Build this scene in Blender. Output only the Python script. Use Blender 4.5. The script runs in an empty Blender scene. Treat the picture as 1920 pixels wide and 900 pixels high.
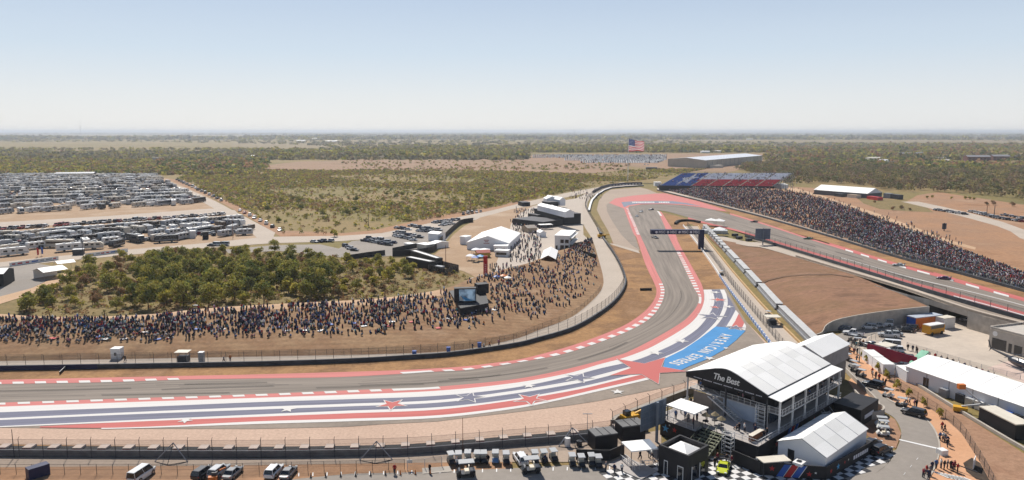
import bpy, math, random
import numpy as np
from mathutils import Vector, Matrix
from mathutils.geometry import delaunay_2d_cdt
random.seed(7); rng = np.random.default_rng(7)
sc = bpy.context.scene
COL = sc.collection

# ---------------------------------------------------------------- camera, sky, sun, exposure
F, CH, YH = 1400.0, 58.0, 246.0
PT = math.atan((450 - YH) / F); SP, CP = math.sin(PT), math.cos(PT)
cam = bpy.data.cameras.new('camera'); camo = bpy.data.objects.new('camera', cam); COL.objects.link(camo)
camo.location = (0, 0, CH); camo.rotation_euler = (math.pi / 2 - PT, 0, 0)
cam.sensor_width = 36; cam.lens = 36 * F / 1920; cam.clip_start = 0.5; cam.clip_end = 150000
sc.camera = camo
SUN_EL, SUN_AZ = math.radians(47), math.radians(-18)      # azimuth from +Y, clockwise
w = bpy.data.worlds.new('World'); sc.world = w; w.use_nodes = True
nt = w.node_tree; bg = nt.nodes['Background']
sky = nt.nodes.new('ShaderNodeTexSky'); sky.sky_type = 'NISHITA'; sky.sun_disc = False
sky.sun_elevation = SUN_EL; sky.sun_rotation = SUN_AZ; sky.air_density = 1.0; sky.dust_density = 0.6; sky.ozone_density = 3.0; sky.altitude = 100
tc = nt.nodes.new('ShaderNodeTexCoord'); sx = nt.nodes.new('ShaderNodeSeparateXYZ'); nt.links.new(tc.outputs['Generated'], sx.inputs[0])
rp = nt.nodes.new('ShaderNodeValToRGB'); e = rp.color_ramp.elements          # the milky band of a dry, hazy midday sky
e[0].position = 0; e[0].color = (.715, .715, .71, 1); e[1].position = .17; e[1].color = (.45, .53, .65, 1); q = e.new(.045); q.color = (.65, .675, .70, 1); q = e.new(.10); q.color = (.53, .61, .695, 1)
nt.links.new(sx.outputs['Z'], rp.inputs[0])
sca = nt.nodes.new('ShaderNodeVectorMath'); sca.operation = 'SCALE'; sca.inputs['Scale'].default_value = 15.2; nt.links.new(rp.outputs[0], sca.inputs[0])
fr_ = nt.nodes.new('ShaderNodeMapRange'); fr_.inputs['From Min'].default_value = .12; fr_.inputs['From Max'].default_value = .5; fr_.inputs['To Min'].default_value = .86; fr_.inputs['To Max'].default_value = .0; nt.links.new(sx.outputs['Z'], fr_.inputs[0])
mxs = nt.nodes.new('ShaderNodeMix'); mxs.data_type = 'RGBA'; nt.links.new(fr_.outputs[0], mxs.inputs['Factor']); nt.links.new(sky.outputs[0], mxs.inputs['A']); nt.links.new(sca.outputs[0], mxs.inputs['B'])
nt.links.new(mxs.outputs['Result'], bg.inputs[0]); bg.inputs[1].default_value = 0.066
sl = bpy.data.lights.new('sun', 'SUN'); sl.energy = 4.7; sl.angle = math.radians(0.53); sl.color = (1.0, 0.94, 0.855)
so = bpy.data.objects.new('sun', sl); COL.objects.link(so)
sd = Vector((math.sin(SUN_AZ) * math.cos(SUN_EL), math.cos(SUN_AZ) * math.cos(SUN_EL), math.sin(SUN_EL)))
so.rotation_euler = sd.to_track_quat('Z', 'Y').to_euler(); so.location = (0, 0, 300)
vs = sc.view_settings; vs.view_transform = 'Standard'; vs.look = 'None'; vs.exposure = 0.32; vs.gamma = 1; vs.use_curve_mapping = False
sc.cycles.max_bounces = 6; sc.cycles.transparent_max_bounces = 12; sc.cycles.volume_bounces = 0
sc.cycles.use_denoising = True

# ---------------------------------------------------------------- photo geometry: pixel -> world
def V(x, y, z=0.0):
    xc = (x - 960) / F; yc = (y - 450) / F
    d = Vector((xc, CP - yc * SP, -SP - yc * CP)); t = (z - CH) / d.z
    return Vector((d.x * t, d.y * t, z))
def PX(p):
    a = p[2] - CH; dep = p[1] * CP - a * SP
    return 960 + F * p[0] / dep, 450 - F * (p[1] * SP + a * CP) / dep
def HT(x, y, yt, z=0):
    Y = V(x, y, z).y; u = (450 - yt) / F
    return CH + Y * (u * CP - SP) / (CP + u * SP)
def zs(x):                                                   # the straight climbs towards the right
    return 5.0 * min(1, max(0, (x - 1360) / 380.0))
def cat(pts, n):                                             # Catmull-Rom then resample to n points by arc length
    P = [np.array(p, float) for p in pts]
    P = [2 * P[0] - P[1]] + P + [2 * P[-1] - P[-2]]
    o = []
    for i in range(1, len(P) - 2):
        for t in np.linspace(0, 1, 24, endpoint=False):
            a, b, c, d = P[i - 1:i + 3]
            o.append(.5 * ((2 * b) + (c - a) * t + (2 * a - 5 * b + 4 * c - d) * t * t + (3 * b - a - 3 * c + d) * t ** 3))
    o.append(P[-2]); return res(o, n)
def res(pts, n):
    P = np.array(pts, float); s = np.r_[0, np.cumsum(np.linalg.norm(np.diff(P, axis=0), axis=1))]
    q = np.linspace(0, s[-1], n)
    return [tuple(np.interp(q, s, P[:, k]) for k in range(P.shape[1])) for q in q] if False else list(map(tuple, np.stack([np.interp(q, s, P[:, k]) for k in range(P.shape[1])], 1)))
def inside(x, y, poly):
    c = False; j = len(poly) - 1
    for i in range(len(poly)):
        xi, yi = poly[i][0], poly[i][1]; xj, yj = poly[j][0], poly[j][1]
        if (yi > y) != (yj > y) and x < (xj - xi) * (y - yi) / (yj - yi) + xi: c = not c
        j = i
    return c
ONES = 'zeroth first second third fourth fifth sixth seventh eighth ninth tenth eleventh twelfth thirteenth fourteenth fifteenth sixteenth seventeenth eighteenth nineteenth'.split()
TENS = ['', '', 'twent', 'thirt', 'fort', 'fift', 'sixt', 'sevent', 'eight', 'ninet']
def ordn(n):
    if n < 20: return ONES[n]
    if n >= 100: return 'hundred and ' + ordn(n - 100) if n > 100 else 'hundredth'
    return TENS[n // 10] + ('ieth' if n % 10 == 0 else 'y-' + ONES[n % 10])

# ---------------------------------------------------------------- materials
MATS = {}
def mat(name, c, rough=0.7, var=0.12, scale=0.6, metal=0.0, spec=0.3, bump=0.0):
    if name in MATS: return MATS[name]
    m = bpy.data.materials.new(name); m.use_nodes = True; n = m.node_tree; b = n.nodes['Principled BSDF']
    b.inputs['Roughness'].default_value = rough; b.inputs['Metallic'].default_value = metal; b.inputs['Specular IOR Level'].default_value = spec
    g = n.nodes.new('ShaderNodeNewGeometry'); no = n.nodes.new('ShaderNodeTexNoise'); no.inputs['Scale'].default_value = scale; no.inputs['Detail'].default_value = 5
    n.links.new(g.outputs['Position'], no.inputs['Vector'])
    r = n.nodes.new('ShaderNodeValToRGB'); r.color_ramp.elements[0].position = .3; r.color_ramp.elements[1].position = .7
    r.color_ramp.elements[0].color = (*[v * (1 - var) for v in c], 1); r.color_ramp.elements[1].color = (*[min(1, v * (1 + var)) for v in c], 1)
    n.links.new(no.outputs['Fac'], r.inputs[0]); n.links.new(r.outputs[0], b.inputs['Base Color'])
    MATS[name] = m; return m
def gmat(name, cols, s1, s2, var2=.25, rough=.9, stretch=(1, 1, 1), stripes=None, fleck=None):
    """ground: large patches through several colours, fine grain on top, optional mown stripes and flecks"""
    m = bpy.data.materials.new(name); m.use_nodes = True; n = m.node_tree; b = n.nodes['Principled BSDF']; L = n.links.new
    b.inputs['Roughness'].default_value = rough; b.inputs['Specular IOR Level'].default_value = .15
    g = n.nodes.new('ShaderNodeNewGeometry'); mp = n.nodes.new('ShaderNodeMapping'); mp.inputs['Scale'].default_value = stretch
    L(g.outputs['Position'], mp.inputs['Vector'])
    a = n.nodes.new('ShaderNodeTexNoise'); a.inputs['Scale'].default_value = s1; a.inputs['Detail'].default_value = 6; a.inputs['Roughness'].default_value = .62; L(mp.outputs[0], a.inputs['Vector'])
    r = n.nodes.new('ShaderNodeValToRGB'); e = r.color_ramp.elements
    for i, c in enumerate(cols):
        p = .32 + .36 * i / max(1, len(cols) - 1)
        if i < 2: e[i].position = p; e[i].color = (*c, 1)
        else: e.new(p).color = (*c, 1)
    L(a.outputs['Fac'], r.inputs[0]); out = r.outputs[0]
    f = n.nodes.new('ShaderNodeTexNoise'); f.inputs['Scale'].default_value = s2; f.inputs['Detail'].default_value = 8; f.inputs['Roughness'].default_value = .75; L(mp.outputs[0], f.inputs['Vector'])
    fm = n.nodes.new('ShaderNodeMapRange'); fm.inputs['From Min'].default_value = .3; fm.inputs['From Max'].default_value = .7; fm.inputs['To Min'].default_value = 1 - var2; fm.inputs['To Max'].default_value = 1 + var2; L(f.outputs['Fac'], fm.inputs[0])
    def mul(o, v):
        x = n.nodes.new('ShaderNodeVectorMath'); x.operation = 'SCALE'; L(o, x.inputs[0]); L(v, x.inputs['Scale']); return x.outputs[0]
    out = mul(out, fm.outputs[0])
    if stripes:
        rot, sc_, amt, dist = stripes
        m2 = n.nodes.new('ShaderNodeMapping'); m2.inputs['Rotation'].default_value = (0, 0, rot); L(g.outputs['Position'], m2.inputs['Vector'])
        wv = n.nodes.new('ShaderNodeTexWave'); wv.inputs['Scale'].default_value = sc_; wv.inputs['Distortion'].default_value = dist; wv.inputs['Detail'].default_value = 3; wv.inputs['Detail Scale'].default_value = .15; L(m2.outputs[0], wv.inputs['Vector'])
        mr = n.nodes.new('ShaderNodeMapRange'); mr.inputs['To Min'].default_value = 1 - amt; mr.inputs['To Max'].default_value = 1 + amt; L(wv.outputs['Fac'], mr.inputs[0]); out = mul(out, mr.outputs[0])
    L(out, b.inputs['Base Color']); MATS[name] = m; return m
def omat(name, rough=.5, spec=.4, var=.0, coat=0.0):           # colour from each object's own colour
    m = bpy.data.materials.new(name); m.use_nodes = True; n = m.node_tree; b = n.nodes['Principled BSDF']
    oi = n.nodes.new('ShaderNodeObjectInfo'); n.links.new(oi.outputs['Color'], b.inputs['Base Color'])
    b.inputs['Roughness'].default_value = rough; b.inputs['Specular IOR Level'].default_value = spec; b.inputs['Coat Weight'].default_value = coat
    MATS[name] = m; return m
def amat(name, rough=.8, leaf=False, spec=.2):                 # colour from a face attribute 'tint'
    m = bpy.data.materials.new(name); m.use_nodes = True; n = m.node_tree; b = n.nodes['Principled BSDF']; L = n.links.new
    at = n.nodes.new('ShaderNodeAttribute'); at.attribute_name = 'tint'; b.inputs['Roughness'].default_value = rough; b.inputs['Specular IOR Level'].default_value = spec
    L(at.outputs['Color'], b.inputs['Base Color'])
    if leaf:
        t = n.nodes.new('ShaderNodeBsdfTranslucent'); L(at.outputs['Color'], t.inputs[0]); mx = n.nodes.new('ShaderNodeMixShader'); mx.inputs[0].default_value = .34
        L(b.outputs[0], mx.inputs[1]); L(t.outputs[0], mx.inputs[2]); L(mx.outputs[0], n.nodes['Material Output'].inputs[0])
    MATS[name] = m; return m
def alphamat(name, c, a, rough=.6):
    m = bpy.data.materials.new(name); m.use_nodes = True; n = m.node_tree; b = n.nodes['Principled BSDF']
    no = n.nodes.new('ShaderNodeTexNoise'); no.inputs['Scale'].default_value = .3; g = n.nodes.new('ShaderNodeNewGeometry'); n.links.new(g.outputs['Position'], no.inputs['Vector'])
    mr = n.nodes.new('ShaderNodeMapRange'); mr.inputs['To Min'].default_value = a * .8; mr.inputs['To Max'].default_value = a * 1.2; n.links.new(no.outputs['Fac'], mr.inputs[0]); n.links.new(mr.outputs[0], b.inputs['Alpha'])
    b.inputs['Base Color'].default_value = (*c, 1); b.inputs['Roughness'].default_value = rough; MATS[name] = m; return m

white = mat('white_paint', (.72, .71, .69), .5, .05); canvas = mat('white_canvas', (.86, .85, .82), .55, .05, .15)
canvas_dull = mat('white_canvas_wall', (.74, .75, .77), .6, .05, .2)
black = mat('black_panel', (.014, .014, .017), .6, .25); dark = mat('dark_metal', (.035, .037, .045), .5, .2)
grey = mat('grey_metal', (.30, .31, .33), .45, .1, metal=.2); galv = mat('galvanised_steel', (.5, .51, .52), .45, .08, metal=.3)
conc = mat('concrete', (.33, .29, .25), .85, .15, .4); conc_l = mat('pale_concrete', (.40, .36, .31), .85, .12, .3); conc_d = mat('concrete_wall', (.40, .36, .31), .85, .22, .5)
red = mat('red_paint', (.45, .03, .03), .5); navy = mat('navy_panel', (.012, .016, .06), .45, .15); bluep = mat('blue_paint', (.03, .10, .38), .5)
maroon = mat('maroon_screen', (.28, .015, .04), .6, .15); tan = mat('tan_cladding', (.36, .28, .20), .75, .12); glass = mat('dark_glass', (.012, .015, .02), .08, .1, spec=.6)
tyre = mat('tyre_rubber', (.015, .015, .016), .8, .2); rim = mat('wheel_rim', (.35, .35, .36), .35, .05, metal=.7); lamp = mat('lamp_lens', (.75, .75, .72), .15, .03); redlamp = mat('red_lens', (.35, .01, .01), .2, .05)
wood = mat('timber', (.22, .09, .04), .6, .2, 2); bark = mat('bark', (.09, .06, .045), .9, .25, 3); orange = mat('orange_paint', (.55, .16, .03), .5, .12); yellow = mat('yellow_paint', (.62, .33, .02), .4, .06)
lime = mat('lime_paint', (.50, .55, .02), .25, .05, spec=.5); green = mat('green_panel', (.05, .16, .07), .6); cream = mat('cream_roof', (.60, .55, .46), .6, .08)
brick = mat('dark_red_brick', (.17, .075, .055), .85, .2); roofgrey = mat('grey_roof', (.26, .25, .26), .7, .15); skyblue = mat('light_blue_paint', (.06, .30, .55), .5)
paint = omat('vehicle_paint', .3, .5, coat=.3); shell = omat('caravan_shell', .45, .4); cloth = omat('shirt_cloth', .85, .1)
skin = mat('skin', (.40, .24, .17), .6, .1); hair = mat('hair', (.03, .02, .015), .7, .3); trousers = mat('trousers', (.035, .04, .06), .85, .4)
leafm = amat('leaves', .75, True); tintm = amat('mixed_clothing', .85); tintp = amat('mixed_paint', .35, spec=.5)
mesh_a = alphamat('chain_link_mesh', (.10, .10, .10), .22); screen_a = alphamat('dark_screen_mesh', (.02, .02, .025), .8)

# ---------------------------------------------------------------- object helpers
def tag(o, label=None, cat=None, group=None, kind=None):
    if label: o['label'] = label
    if cat: o['category'] = cat
    if group: o['group'] = group
    if kind: o['kind'] = kind
    return o
def link(name, me, parent=None, loc=None, rotz=0):
    o = bpy.data.objects.new(name, me); COL.objects.link(o)
    if parent is not None: o.parent = parent
    if loc is not None: o.location = loc
    if rotz: o.rotation_euler = (0, 0, rotz)
    return o
def empty(name, loc, label, cat_, group=None, rotz=0):
    o = bpy.data.objects.new(name, None); COL.objects.link(o); o.location = loc; o.rotation_euler = (0, 0, rotz)
    return tag(o, label, cat_, group)
class MB:
    def __init__(s): s.v = []; s.f = []; s.m = []; s.mats = []
    def mi(s, m):
        if m not in s.mats: s.mats.append(m)
        return s.mats.index(m)
    def poly(s, pts, m):
        b = len(s.v); s.v += [tuple(p) for p in pts]; s.f.append(tuple(range(b, b + len(pts)))); s.m.append(s.mi(m)); return s
    def mesh(s, vs, fs, m):
        b = len(s.v); s.v += [tuple(p) for p in vs]; k = s.mi(m)
        for f in fs: s.f.append(tuple(i + b for i in f)); s.m.append(k)
        return s
    def hexa(s, p, m, top=None):                              # 8 corners: bottom 4 ccw, top 4 ccw
        b = len(s.v); s.v += [tuple(q) for q in p]; k = s.mi(m); kt = s.mi(top) if top else k
        for f, kk in (((3, 2, 1, 0), k), ((4, 5, 6, 7), kt), ((0, 1, 5, 4), k), ((1, 2, 6, 5), k), ((2, 3, 7, 6), k), ((3, 0, 4, 7), k)):
            s.f.append(tuple(i + b for i in f)); s.m.append(kk)
        return s
    def box(s, c, d, m, rz=0, top=None, taper=1.0):
        x, y, z = (q / 2 for q in d); cs, sn = math.cos(rz), math.sin(rz); P = []
        for zz, t in ((-z, 1), (z, taper)):
            for a, b in ((-x, -y), (x, -y), (x, y), (-x, y)):
                P.append((c[0] + (a * cs - b * sn) * t, c[1] + (a * sn + b * cs) * t, c[2] + zz))
        return s.hexa(P, m, top)
    def prism(s, pts, z0, z1, m, top=None):                   # any simple polygon, xy
        n = len(pts); b = len(s.v); k = s.mi(m); kt = s.mi(top) if top else k
        z0s = z0 if hasattr(z0, '__len__') else [z0] * n; z1s = z1 if hasattr(z1, '__len__') else [z1] * n
        area = sum(pts[i][0] * pts[(i + 1) % n][1] - pts[(i + 1) % n][0] * pts[i][1] for i in range(n))
        idx = list(range(n)) if area > 0 else list(range(n - 1, -1, -1))
        s.v += [(pts[i][0], pts[i][1], z0s[i]) for i in idx] + [(pts[i][0], pts[i][1], z1s[i]) for i in idx]
        s.f.append(tuple(b + i for i in range(n - 1, -1, -1))); s.m.append(k); s.f.append(tuple(b + n + i for i in range(n))); s.m.append(kt)
        for i in range(n):
            j = (i + 1) % n; s.f.append((b + i, b + j, b + n + j, b + n + i)); s.m.append(k)
        return s
    def tube(s, a, b_, r, m, n=6, r2=None):
        a = Vector(a); b_ = Vector(b_); d = (b_ - a); q = d.to_track_quat('Z', 'Y') if d.length else Matrix.Identity(3).to_quaternion(); r2 = r if r2 is None else r2
        st = len(s.v); k = s.mi(m)
        for p, rr in ((a, r), (b_, r2)):
            for i in range(n):
                t = 2 * math.pi * i / n; s.v.append(tuple(p + q @ Vector((rr * math.cos(t), rr * math.sin(t), 0))))
        for i in range(n):
            j = (i + 1) % n; s.f.append((st + i, st + j, st + n + j, st + n + i)); s.m.append(k)
        s.f.append(tuple(st + i for i in range(n - 1, -1, -1))); s.m.append(k); s.f.append(tuple(st + n + i for i in range(n))); s.m.append(k); return s
    def bar(s, a, b_, wd, ht, m):                             # flat bar whose wide side stays level
        a = Vector(a); b_ = Vector(b_); d = (b_ - a).normalized(); sd_ = d.cross(Vector((0, 0, 1))); sd_ = sd_.normalized() * wd / 2 if sd_.length > .01 else Vector((wd / 2, 0, 0)); up = sd_.cross(d).normalized() * ht / 2
        return s.hexa([a - sd_ - up, b_ - sd_ - up, b_ + sd_ - up, a + sd_ - up, a - sd_ + up, b_ - sd_ + up, b_ + sd_ + up, a + sd_ + up], m)
    def data(s, name):
        me = bpy.data.meshes.new(name); me.from_pydata(s.v, [], s.f)
        for m in s.mats: me.materials.append(m)
        me.polygons.foreach_set('material_index', s.m); me.update(); return me
    def build(s, name, parent=None, loc=None, rotz=0):
        o = link(name, s.data(name), parent, loc, rotz)
        if parent is not None and loc is None and parent.parent is None:      # world coordinates -> the parent's frame
            M = Matrix.Translation(parent.location) @ parent.rotation_euler.to_matrix().to_4x4(); o.data.transform(M.inverted())
        return o
def star(c, r, rot=0, k=.4):
    return [(c[0] + (r if i % 2 == 0 else r * k) * math.cos(rot + i * math.pi / 5), c[1] + (r if i % 2 == 0 else r * k) * math.sin(rot + i * math.pi / 5)) for i in range(10)]
def text_mesh(s, bold=.0, extrude=.0, spacing=1.0, shear=0):
    cu = bpy.data.curves.new('t', 'FONT'); cu.body = s; cu.align_x = 'CENTER'; cu.align_y = 'CENTER'; cu.size = 1; cu.offset = bold; cu.extrude = extrude; cu.space_character = spacing; cu.shear = shear; cu.resolution_u = 3
    o = bpy.data.objects.new('t', cu); COL.objects.link(o); bpy.context.view_layer.update()
    me = bpy.data.meshes.new_from_object(o.evaluated_get(bpy.context.evaluated_depsgraph_get()))
    vs_ = [v.co.copy() for v in me.vertices]; fs = [tuple(p.vertices) for p in me.polygons]
    bpy.data.objects.remove(o); bpy.data.curves.remove(cu); bpy.data.meshes.remove(me); return vs_, fs
def put_text(mb, s, o, xd, yd, size, m, bold=.0, spacing=1.0, shear=0, lift=.0, wscale=1.0):
    vs_, fs = text_mesh(s, bold, 0, spacing, shear); o = Vector(o); xd = Vector(xd).normalized(); yd = Vector(yd).normalized(); nd = xd.cross(yd)
    mb.mesh([o + xd * (v.x * size * wscale) + yd * (v.y * size) + nd * lift for v in vs_], fs, m); return mb
def sheet(name, px, m, z=0.0, zf=None, grid=0, kind='structure', parent=None):
    """flat or gently shaped ground sheet from a photo outline"""
    n = len(px)
    if not grid and zf is None:
        W = [V(x, y, z) for x, y in px]; pts = [Vector((q.x, q.y)) for q in W]
        vs_, _, fs, *_ = delaunay_2d_cdt(pts, [], [list(range(n))], 1, 1e-4)
        V3 = [(q.x, q.y, z) for q in vs_]
    else:
        pts = [Vector(p) for p in px]; g = grid or 12
        xs = [p[0] for p in px]; ys = [p[1] for p in px]
        gx = min(xs)
        inn = [Vector((x + random.uniform(-.1, .1), y)) for x in np.arange(min(xs), max(xs), g) for y in np.arange(min(ys), max(ys), g * .6) if inside(x, y, px)]
        vs_, _, fs, *_ = delaunay_2d_cdt(pts + inn, [], [list(range(n))], 1, 1e-3)
        V3 = [tuple(V(q.x, q.y, zf(q.x, q.y) + z)) for q in vs_]
    me = bpy.data.meshes.new(name); me.from_pydata(V3, [], [tuple(f) for f in fs]); me.materials.append(m); me.update()
    if len(me.polygons) and sum(p.normal.z for p in me.polygons) < 0: me.flip_normals()
    o = link(name, me, parent)
    if kind: o['kind'] = kind
    return o
def ribbon(name, A, B, m, z=0.0, zf=None, kind='structure', cells=None, uv=True):
    """strip between two photo curves with the same number of points"""
    v = []; f = []
    for a, b in zip(A, B):
        for q in (a, b): v.append(tuple(V(q[0], q[1], (zf(q[0]) if zf else 0) + z)))
    for i in range(len(A) - 1):
        if cells is None or cells(i): f.append((2 * i, 2 * i + 1, 2 * i + 3, 2 * i + 2))
    me = bpy.data.meshes.new(name); me.from_pydata(v, [], f); me.materials.append(m); me.update()
    if uv:
        ul = me.uv_layers.new(name='uv'); s = [0]
        for i in range(1, len(A)): s.append(s[-1] + (Vector(v[2 * i]) - Vector(v[2 * i - 2])).length)
        for lp in me.loops:
            k = lp.vertex_index; ul.data[lp.index].uv = (s[k // 2], k % 2)
    if len(me.polygons) and sum(p.normal.z for p in me.polygons) < 0: me.flip_normals()
    o = link(name, me)
    if kind: o['kind'] = kind
    return o
def mixc(A, B, t): return [(a[0] + (b[0] - a[0]) * t, a[1] + (b[1] - a[1]) * t) for a, b in zip(A, B)]
def up(pl, z=0): return [V(x, y, z) for x, y in pl]
# ---------------------------------------------------------------- the setting: ground and air
g_ground = gmat('scrub_ground', [(.145, .12, .042), (.19, .15, .052), (.235, .165, .07), (.165, .135, .045)], .006, .35, .3)
g_field = gmat('bare_field', [(.25, .135, .07), (.34, .19, .105), (.29, .17, .10), (.36, .225, .14)], .02, .45, .22)
g_pinkfield = gmat('dry_brush_field', [(.22, .145, .08), (.29, .18, .115), (.20, .145, .07)], .012, .25, .25)
g_dust = gmat('camping_dust', [(.38, .265, .17), (.33, .22, .135), (.42, .31, .215)], .03, .6, .15)
g_bank = gmat('dry_bank_grass', [(.18, .105, .057), (.28, .175, .095), (.22, .125, .065), (.31, .20, .12)], .06, .8, .25, stripes=(1.45, .11, .07, 4))
g_orange = gmat('straw_grass', [(.25, .135, .058), (.32, .18, .08), (.21, .115, .054), (.29, .17, .09)], .06, 1.0, .3)
g_mound = gmat('mown_mound_grass', [(.155, .085, .05), (.24, .13, .078), (.19, .108, .058), (.26, .15, .095)], .05, .8, .34, stretch=(.6, 1.2, 1), stripes=(1.3, .42, .2, 5))
g_gravel = gmat('gravel_trap', [(.44, .31, .235), (.50, .36, .275)], .05, 1.6, .2)
g_gravel2 = gmat('grey_gravel', [(.33, .26, .205), (.38, .30, .235)], .03, 1.3, .12)
g_asph = gmat('worn_asphalt', [(.21, .175, .145), (.27, .225, .185), (.24, .20, .165)], .05, .9, .14)
g_lot = gmat('lot_asphalt', [(.24, .215, .19), (.30, .265, .23)], .03, .6, .10)
g_road = gmat('pale_road', [(.40, .34, .28), (.46, .39, .325)], .05, .9, .09)
g_yard = gmat('concrete_yard', [(.44, .375, .31), (.50, .425, .35), (.40, .34, .285)], .03, .6, .09)
g_plaza = gmat('plaza_paving', [(.42, .365, .31), (.48, .41, .345)], .03, .6, .08)
g_path = gmat('worn_path', [(.50, .34, .22), (.44, .29, .175)], .05, .9, .12)
g_redgr = gmat('red_gravel', [(.50, .27, .15), (.56, .32, .19)], .08, 1.2, .12)
g_brownbank = gmat('brown_bank', [(.24, .13, .08), (.32, .19, .12), (.21, .12, .07)], .06, 1.0, .25)
g_farfield = gmat('far_field', [(.19, .15, .075), (.23, .17, .09), (.17, .14, .065)], .012, .3, .15)
g_greenish = gmat('weedy_ground', [(.15, .12, .045), (.215, .155, .065), (.17, .13, .05), (.25, .175, .085)], .06, .9, .28)
def streak(name, c, amt):
    m = bpy.data.materials.new(name); m.use_nodes = True; n = m.node_tree; b = n.nodes['Principled BSDF']; L = n.links.new
    b.inputs['Roughness'].default_value = .8; b.inputs['Specular IOR Level'].default_value = .2
    uv = n.nodes.new('ShaderNodeTexCoord'); mp = n.nodes.new('ShaderNodeMapping'); mp.inputs['Scale'].default_value = (.02, 9, 1); L(uv.outputs['UV'], mp.inputs[0])
    a = n.nodes.new('ShaderNodeTexNoise'); a.inputs['Scale'].default_value = 1; a.inputs['Detail'].default_value = 6; a.inputs['Roughness'].default_value = .65; L(mp.outputs[0], a.inputs[0])
    r = n.nodes.new('ShaderNodeValToRGB'); e = r.color_ramp.elements; e[0].position = .3; e[1].position = .7
    e[0].color = (*[v * (1 - amt) for v in c], 1); e[1].color = (*[v * (1 + amt) for v in c], 1); L(a.outputs['Fac'], r.inputs[0]); L(r.outputs[0], b.inputs['Base Color']); MATS[name] = m; return m
asph = streak('racing_asphalt', (.205, .172, .143), .32)
k_pink = streak('faded_red_paint', (.50, .168, .152), .2); k_red = streak('run_off_red', (.46, .125, .112), .22)
k_white = streak('run_off_white', (.60, .58, .555), .10); k_blue = streak('run_off_blue', (.145, .148, .20), .34); k_grey = mat('faded_blue_grey', (.17, .19, .24), .8, .12)
amex_b = mat('sign_blue_ground', (.035, .21, .46), .7, .08, .3)

R = 45000.0
mb = MB()
N = 60; ring = [0, 150, 400, 900, 2000, 5000, 12000, 25000, R]
for i in range(len(ring) - 1):
    for k in range(N):
        a0, a1 = 2 * math.pi * k / N, 2 * math.pi * (k + 1) / N
        q = [(ring[i] * math.sin(a0), ring[i] * math.cos(a0), -.06), (ring[i] * math.sin(a1), ring[i] * math.cos(a1), -.06), (ring[i + 1] * math.sin(a1), ring[i + 1] * math.cos(a1), -.06), (ring[i + 1] * math.sin(a0), ring[i + 1] * math.cos(a0), -.06)]
        mb.poly((q[3], q[2], q[1], q[0]) if i else (q[3], q[2], q[1]), g_ground)
mb.build('ground')['kind'] = 'structure'

# haze: one even box of air round everything
hz = MB(); hz.box((0, 20000, 40), (100000, 56000, 84), white); hm = bpy.data.materials.new('air'); hm.use_nodes = True; hn = hm.node_tree; hn.nodes.remove(hn.nodes['Principled BSDF'])
pv = hn.nodes.new('ShaderNodeVolumePrincipled'); pv.inputs['Color'].default_value = (.78, .84, .92, 1); pv.inputs['Density'].default_value = 8.5e-5; pv.inputs['Anisotropy'].default_value = .2
hn.links.new(pv.outputs[0], hn.nodes['Material Output'].inputs['Volume'])
hz.mats = [hm]; ho = hz.build('haze'); ho['kind'] = 'stuff'; ho['label'] = 'pale haze hanging over the far plain'
HAZE = ho

# far hills and fields
def hill(name, pts, d, z):
    m = MB()
    for i in range(len(pts) - 1):
        (a, ha), (b, hb) = pts[i], pts[i + 1]
        A = Vector(((a - 960) / F * d, d, 0)); B = Vector(((b - 960) / F * d, d, 0)); k = 1.25
        m.poly([(A.x, A.y, -.5), (B.x, B.y, -.5), (B.x * 1.08, B.y * 1.08, hb), (A.x * 1.08, A.y * 1.08, ha)], z)
        m.poly([(A.x * 1.08, A.y * 1.08, ha), (B.x * 1.08, B.y * 1.08, hb), (B.x * k, B.y * k, -.5), (A.x * k, A.y * k, -.5)], z)
    m.build(name)['kind'] = 'structure'
hillm = gmat('far_hill_woods', [(.07, .075, .04), (.11, .10, .055), (.09, .085, .05)], .0012, .01, .25)
hill('hills', [(-400, 24), (100, 28), (460, 30), (700, 34), (960, 30), (1200, 36), (1380, 46), (1560, 44), (1720, 36), (1920, 34), (2300, 30)], 22000, hillm)
hill('low_ridge', [(-300, 6), (0, 14), (200, 18), (420, 16), (640, 22), (900, 20), (1100, 16), (1300, 26), (1500, 22), (1700, 28), (1920, 24), (2200, 18)], 13500, hillm)
for k, p in enumerate([[(440, 268), (560, 267), (640, 273), (620, 276), (480, 277), (430, 273)], [(600, 264), (760, 264), (800, 270), (700, 274), (640, 271)], [(1440, 264), (1920, 262), (1920, 272), (1700, 276), (1440, 276)], [(1180, 262), (1400, 262), (1440, 272), (1250, 275)], [(0, 285), (140, 280), (260, 286), (120, 292)], [(1000, 272), (1170, 268), (1250, 272), (1100, 278)]]):
    sheet('field', p, g_farfield, 0)
sheet('field', [(480, 312), (560, 303), (680, 299), (800, 300), (960, 297), (1060, 302), (1180, 311), (1170, 318), (1100, 326), (960, 324), (820, 318), (640, 322), (540, 322), (480, 320)], g_pinkfield, 0)
sheet('dirt_lot', [(960, 291), (1010, 290), (1250, 288), (1430, 288), (1450, 292), (1400, 316), (1360, 324), (1260, 322), (1180, 312), (1090, 306), (1000, 300)], g_pinkfield, .02)
sheet('dirt_lot', [(1440, 294), (1500, 296), (1506, 301), (1440, 303)], g_dust, .02)
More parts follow.
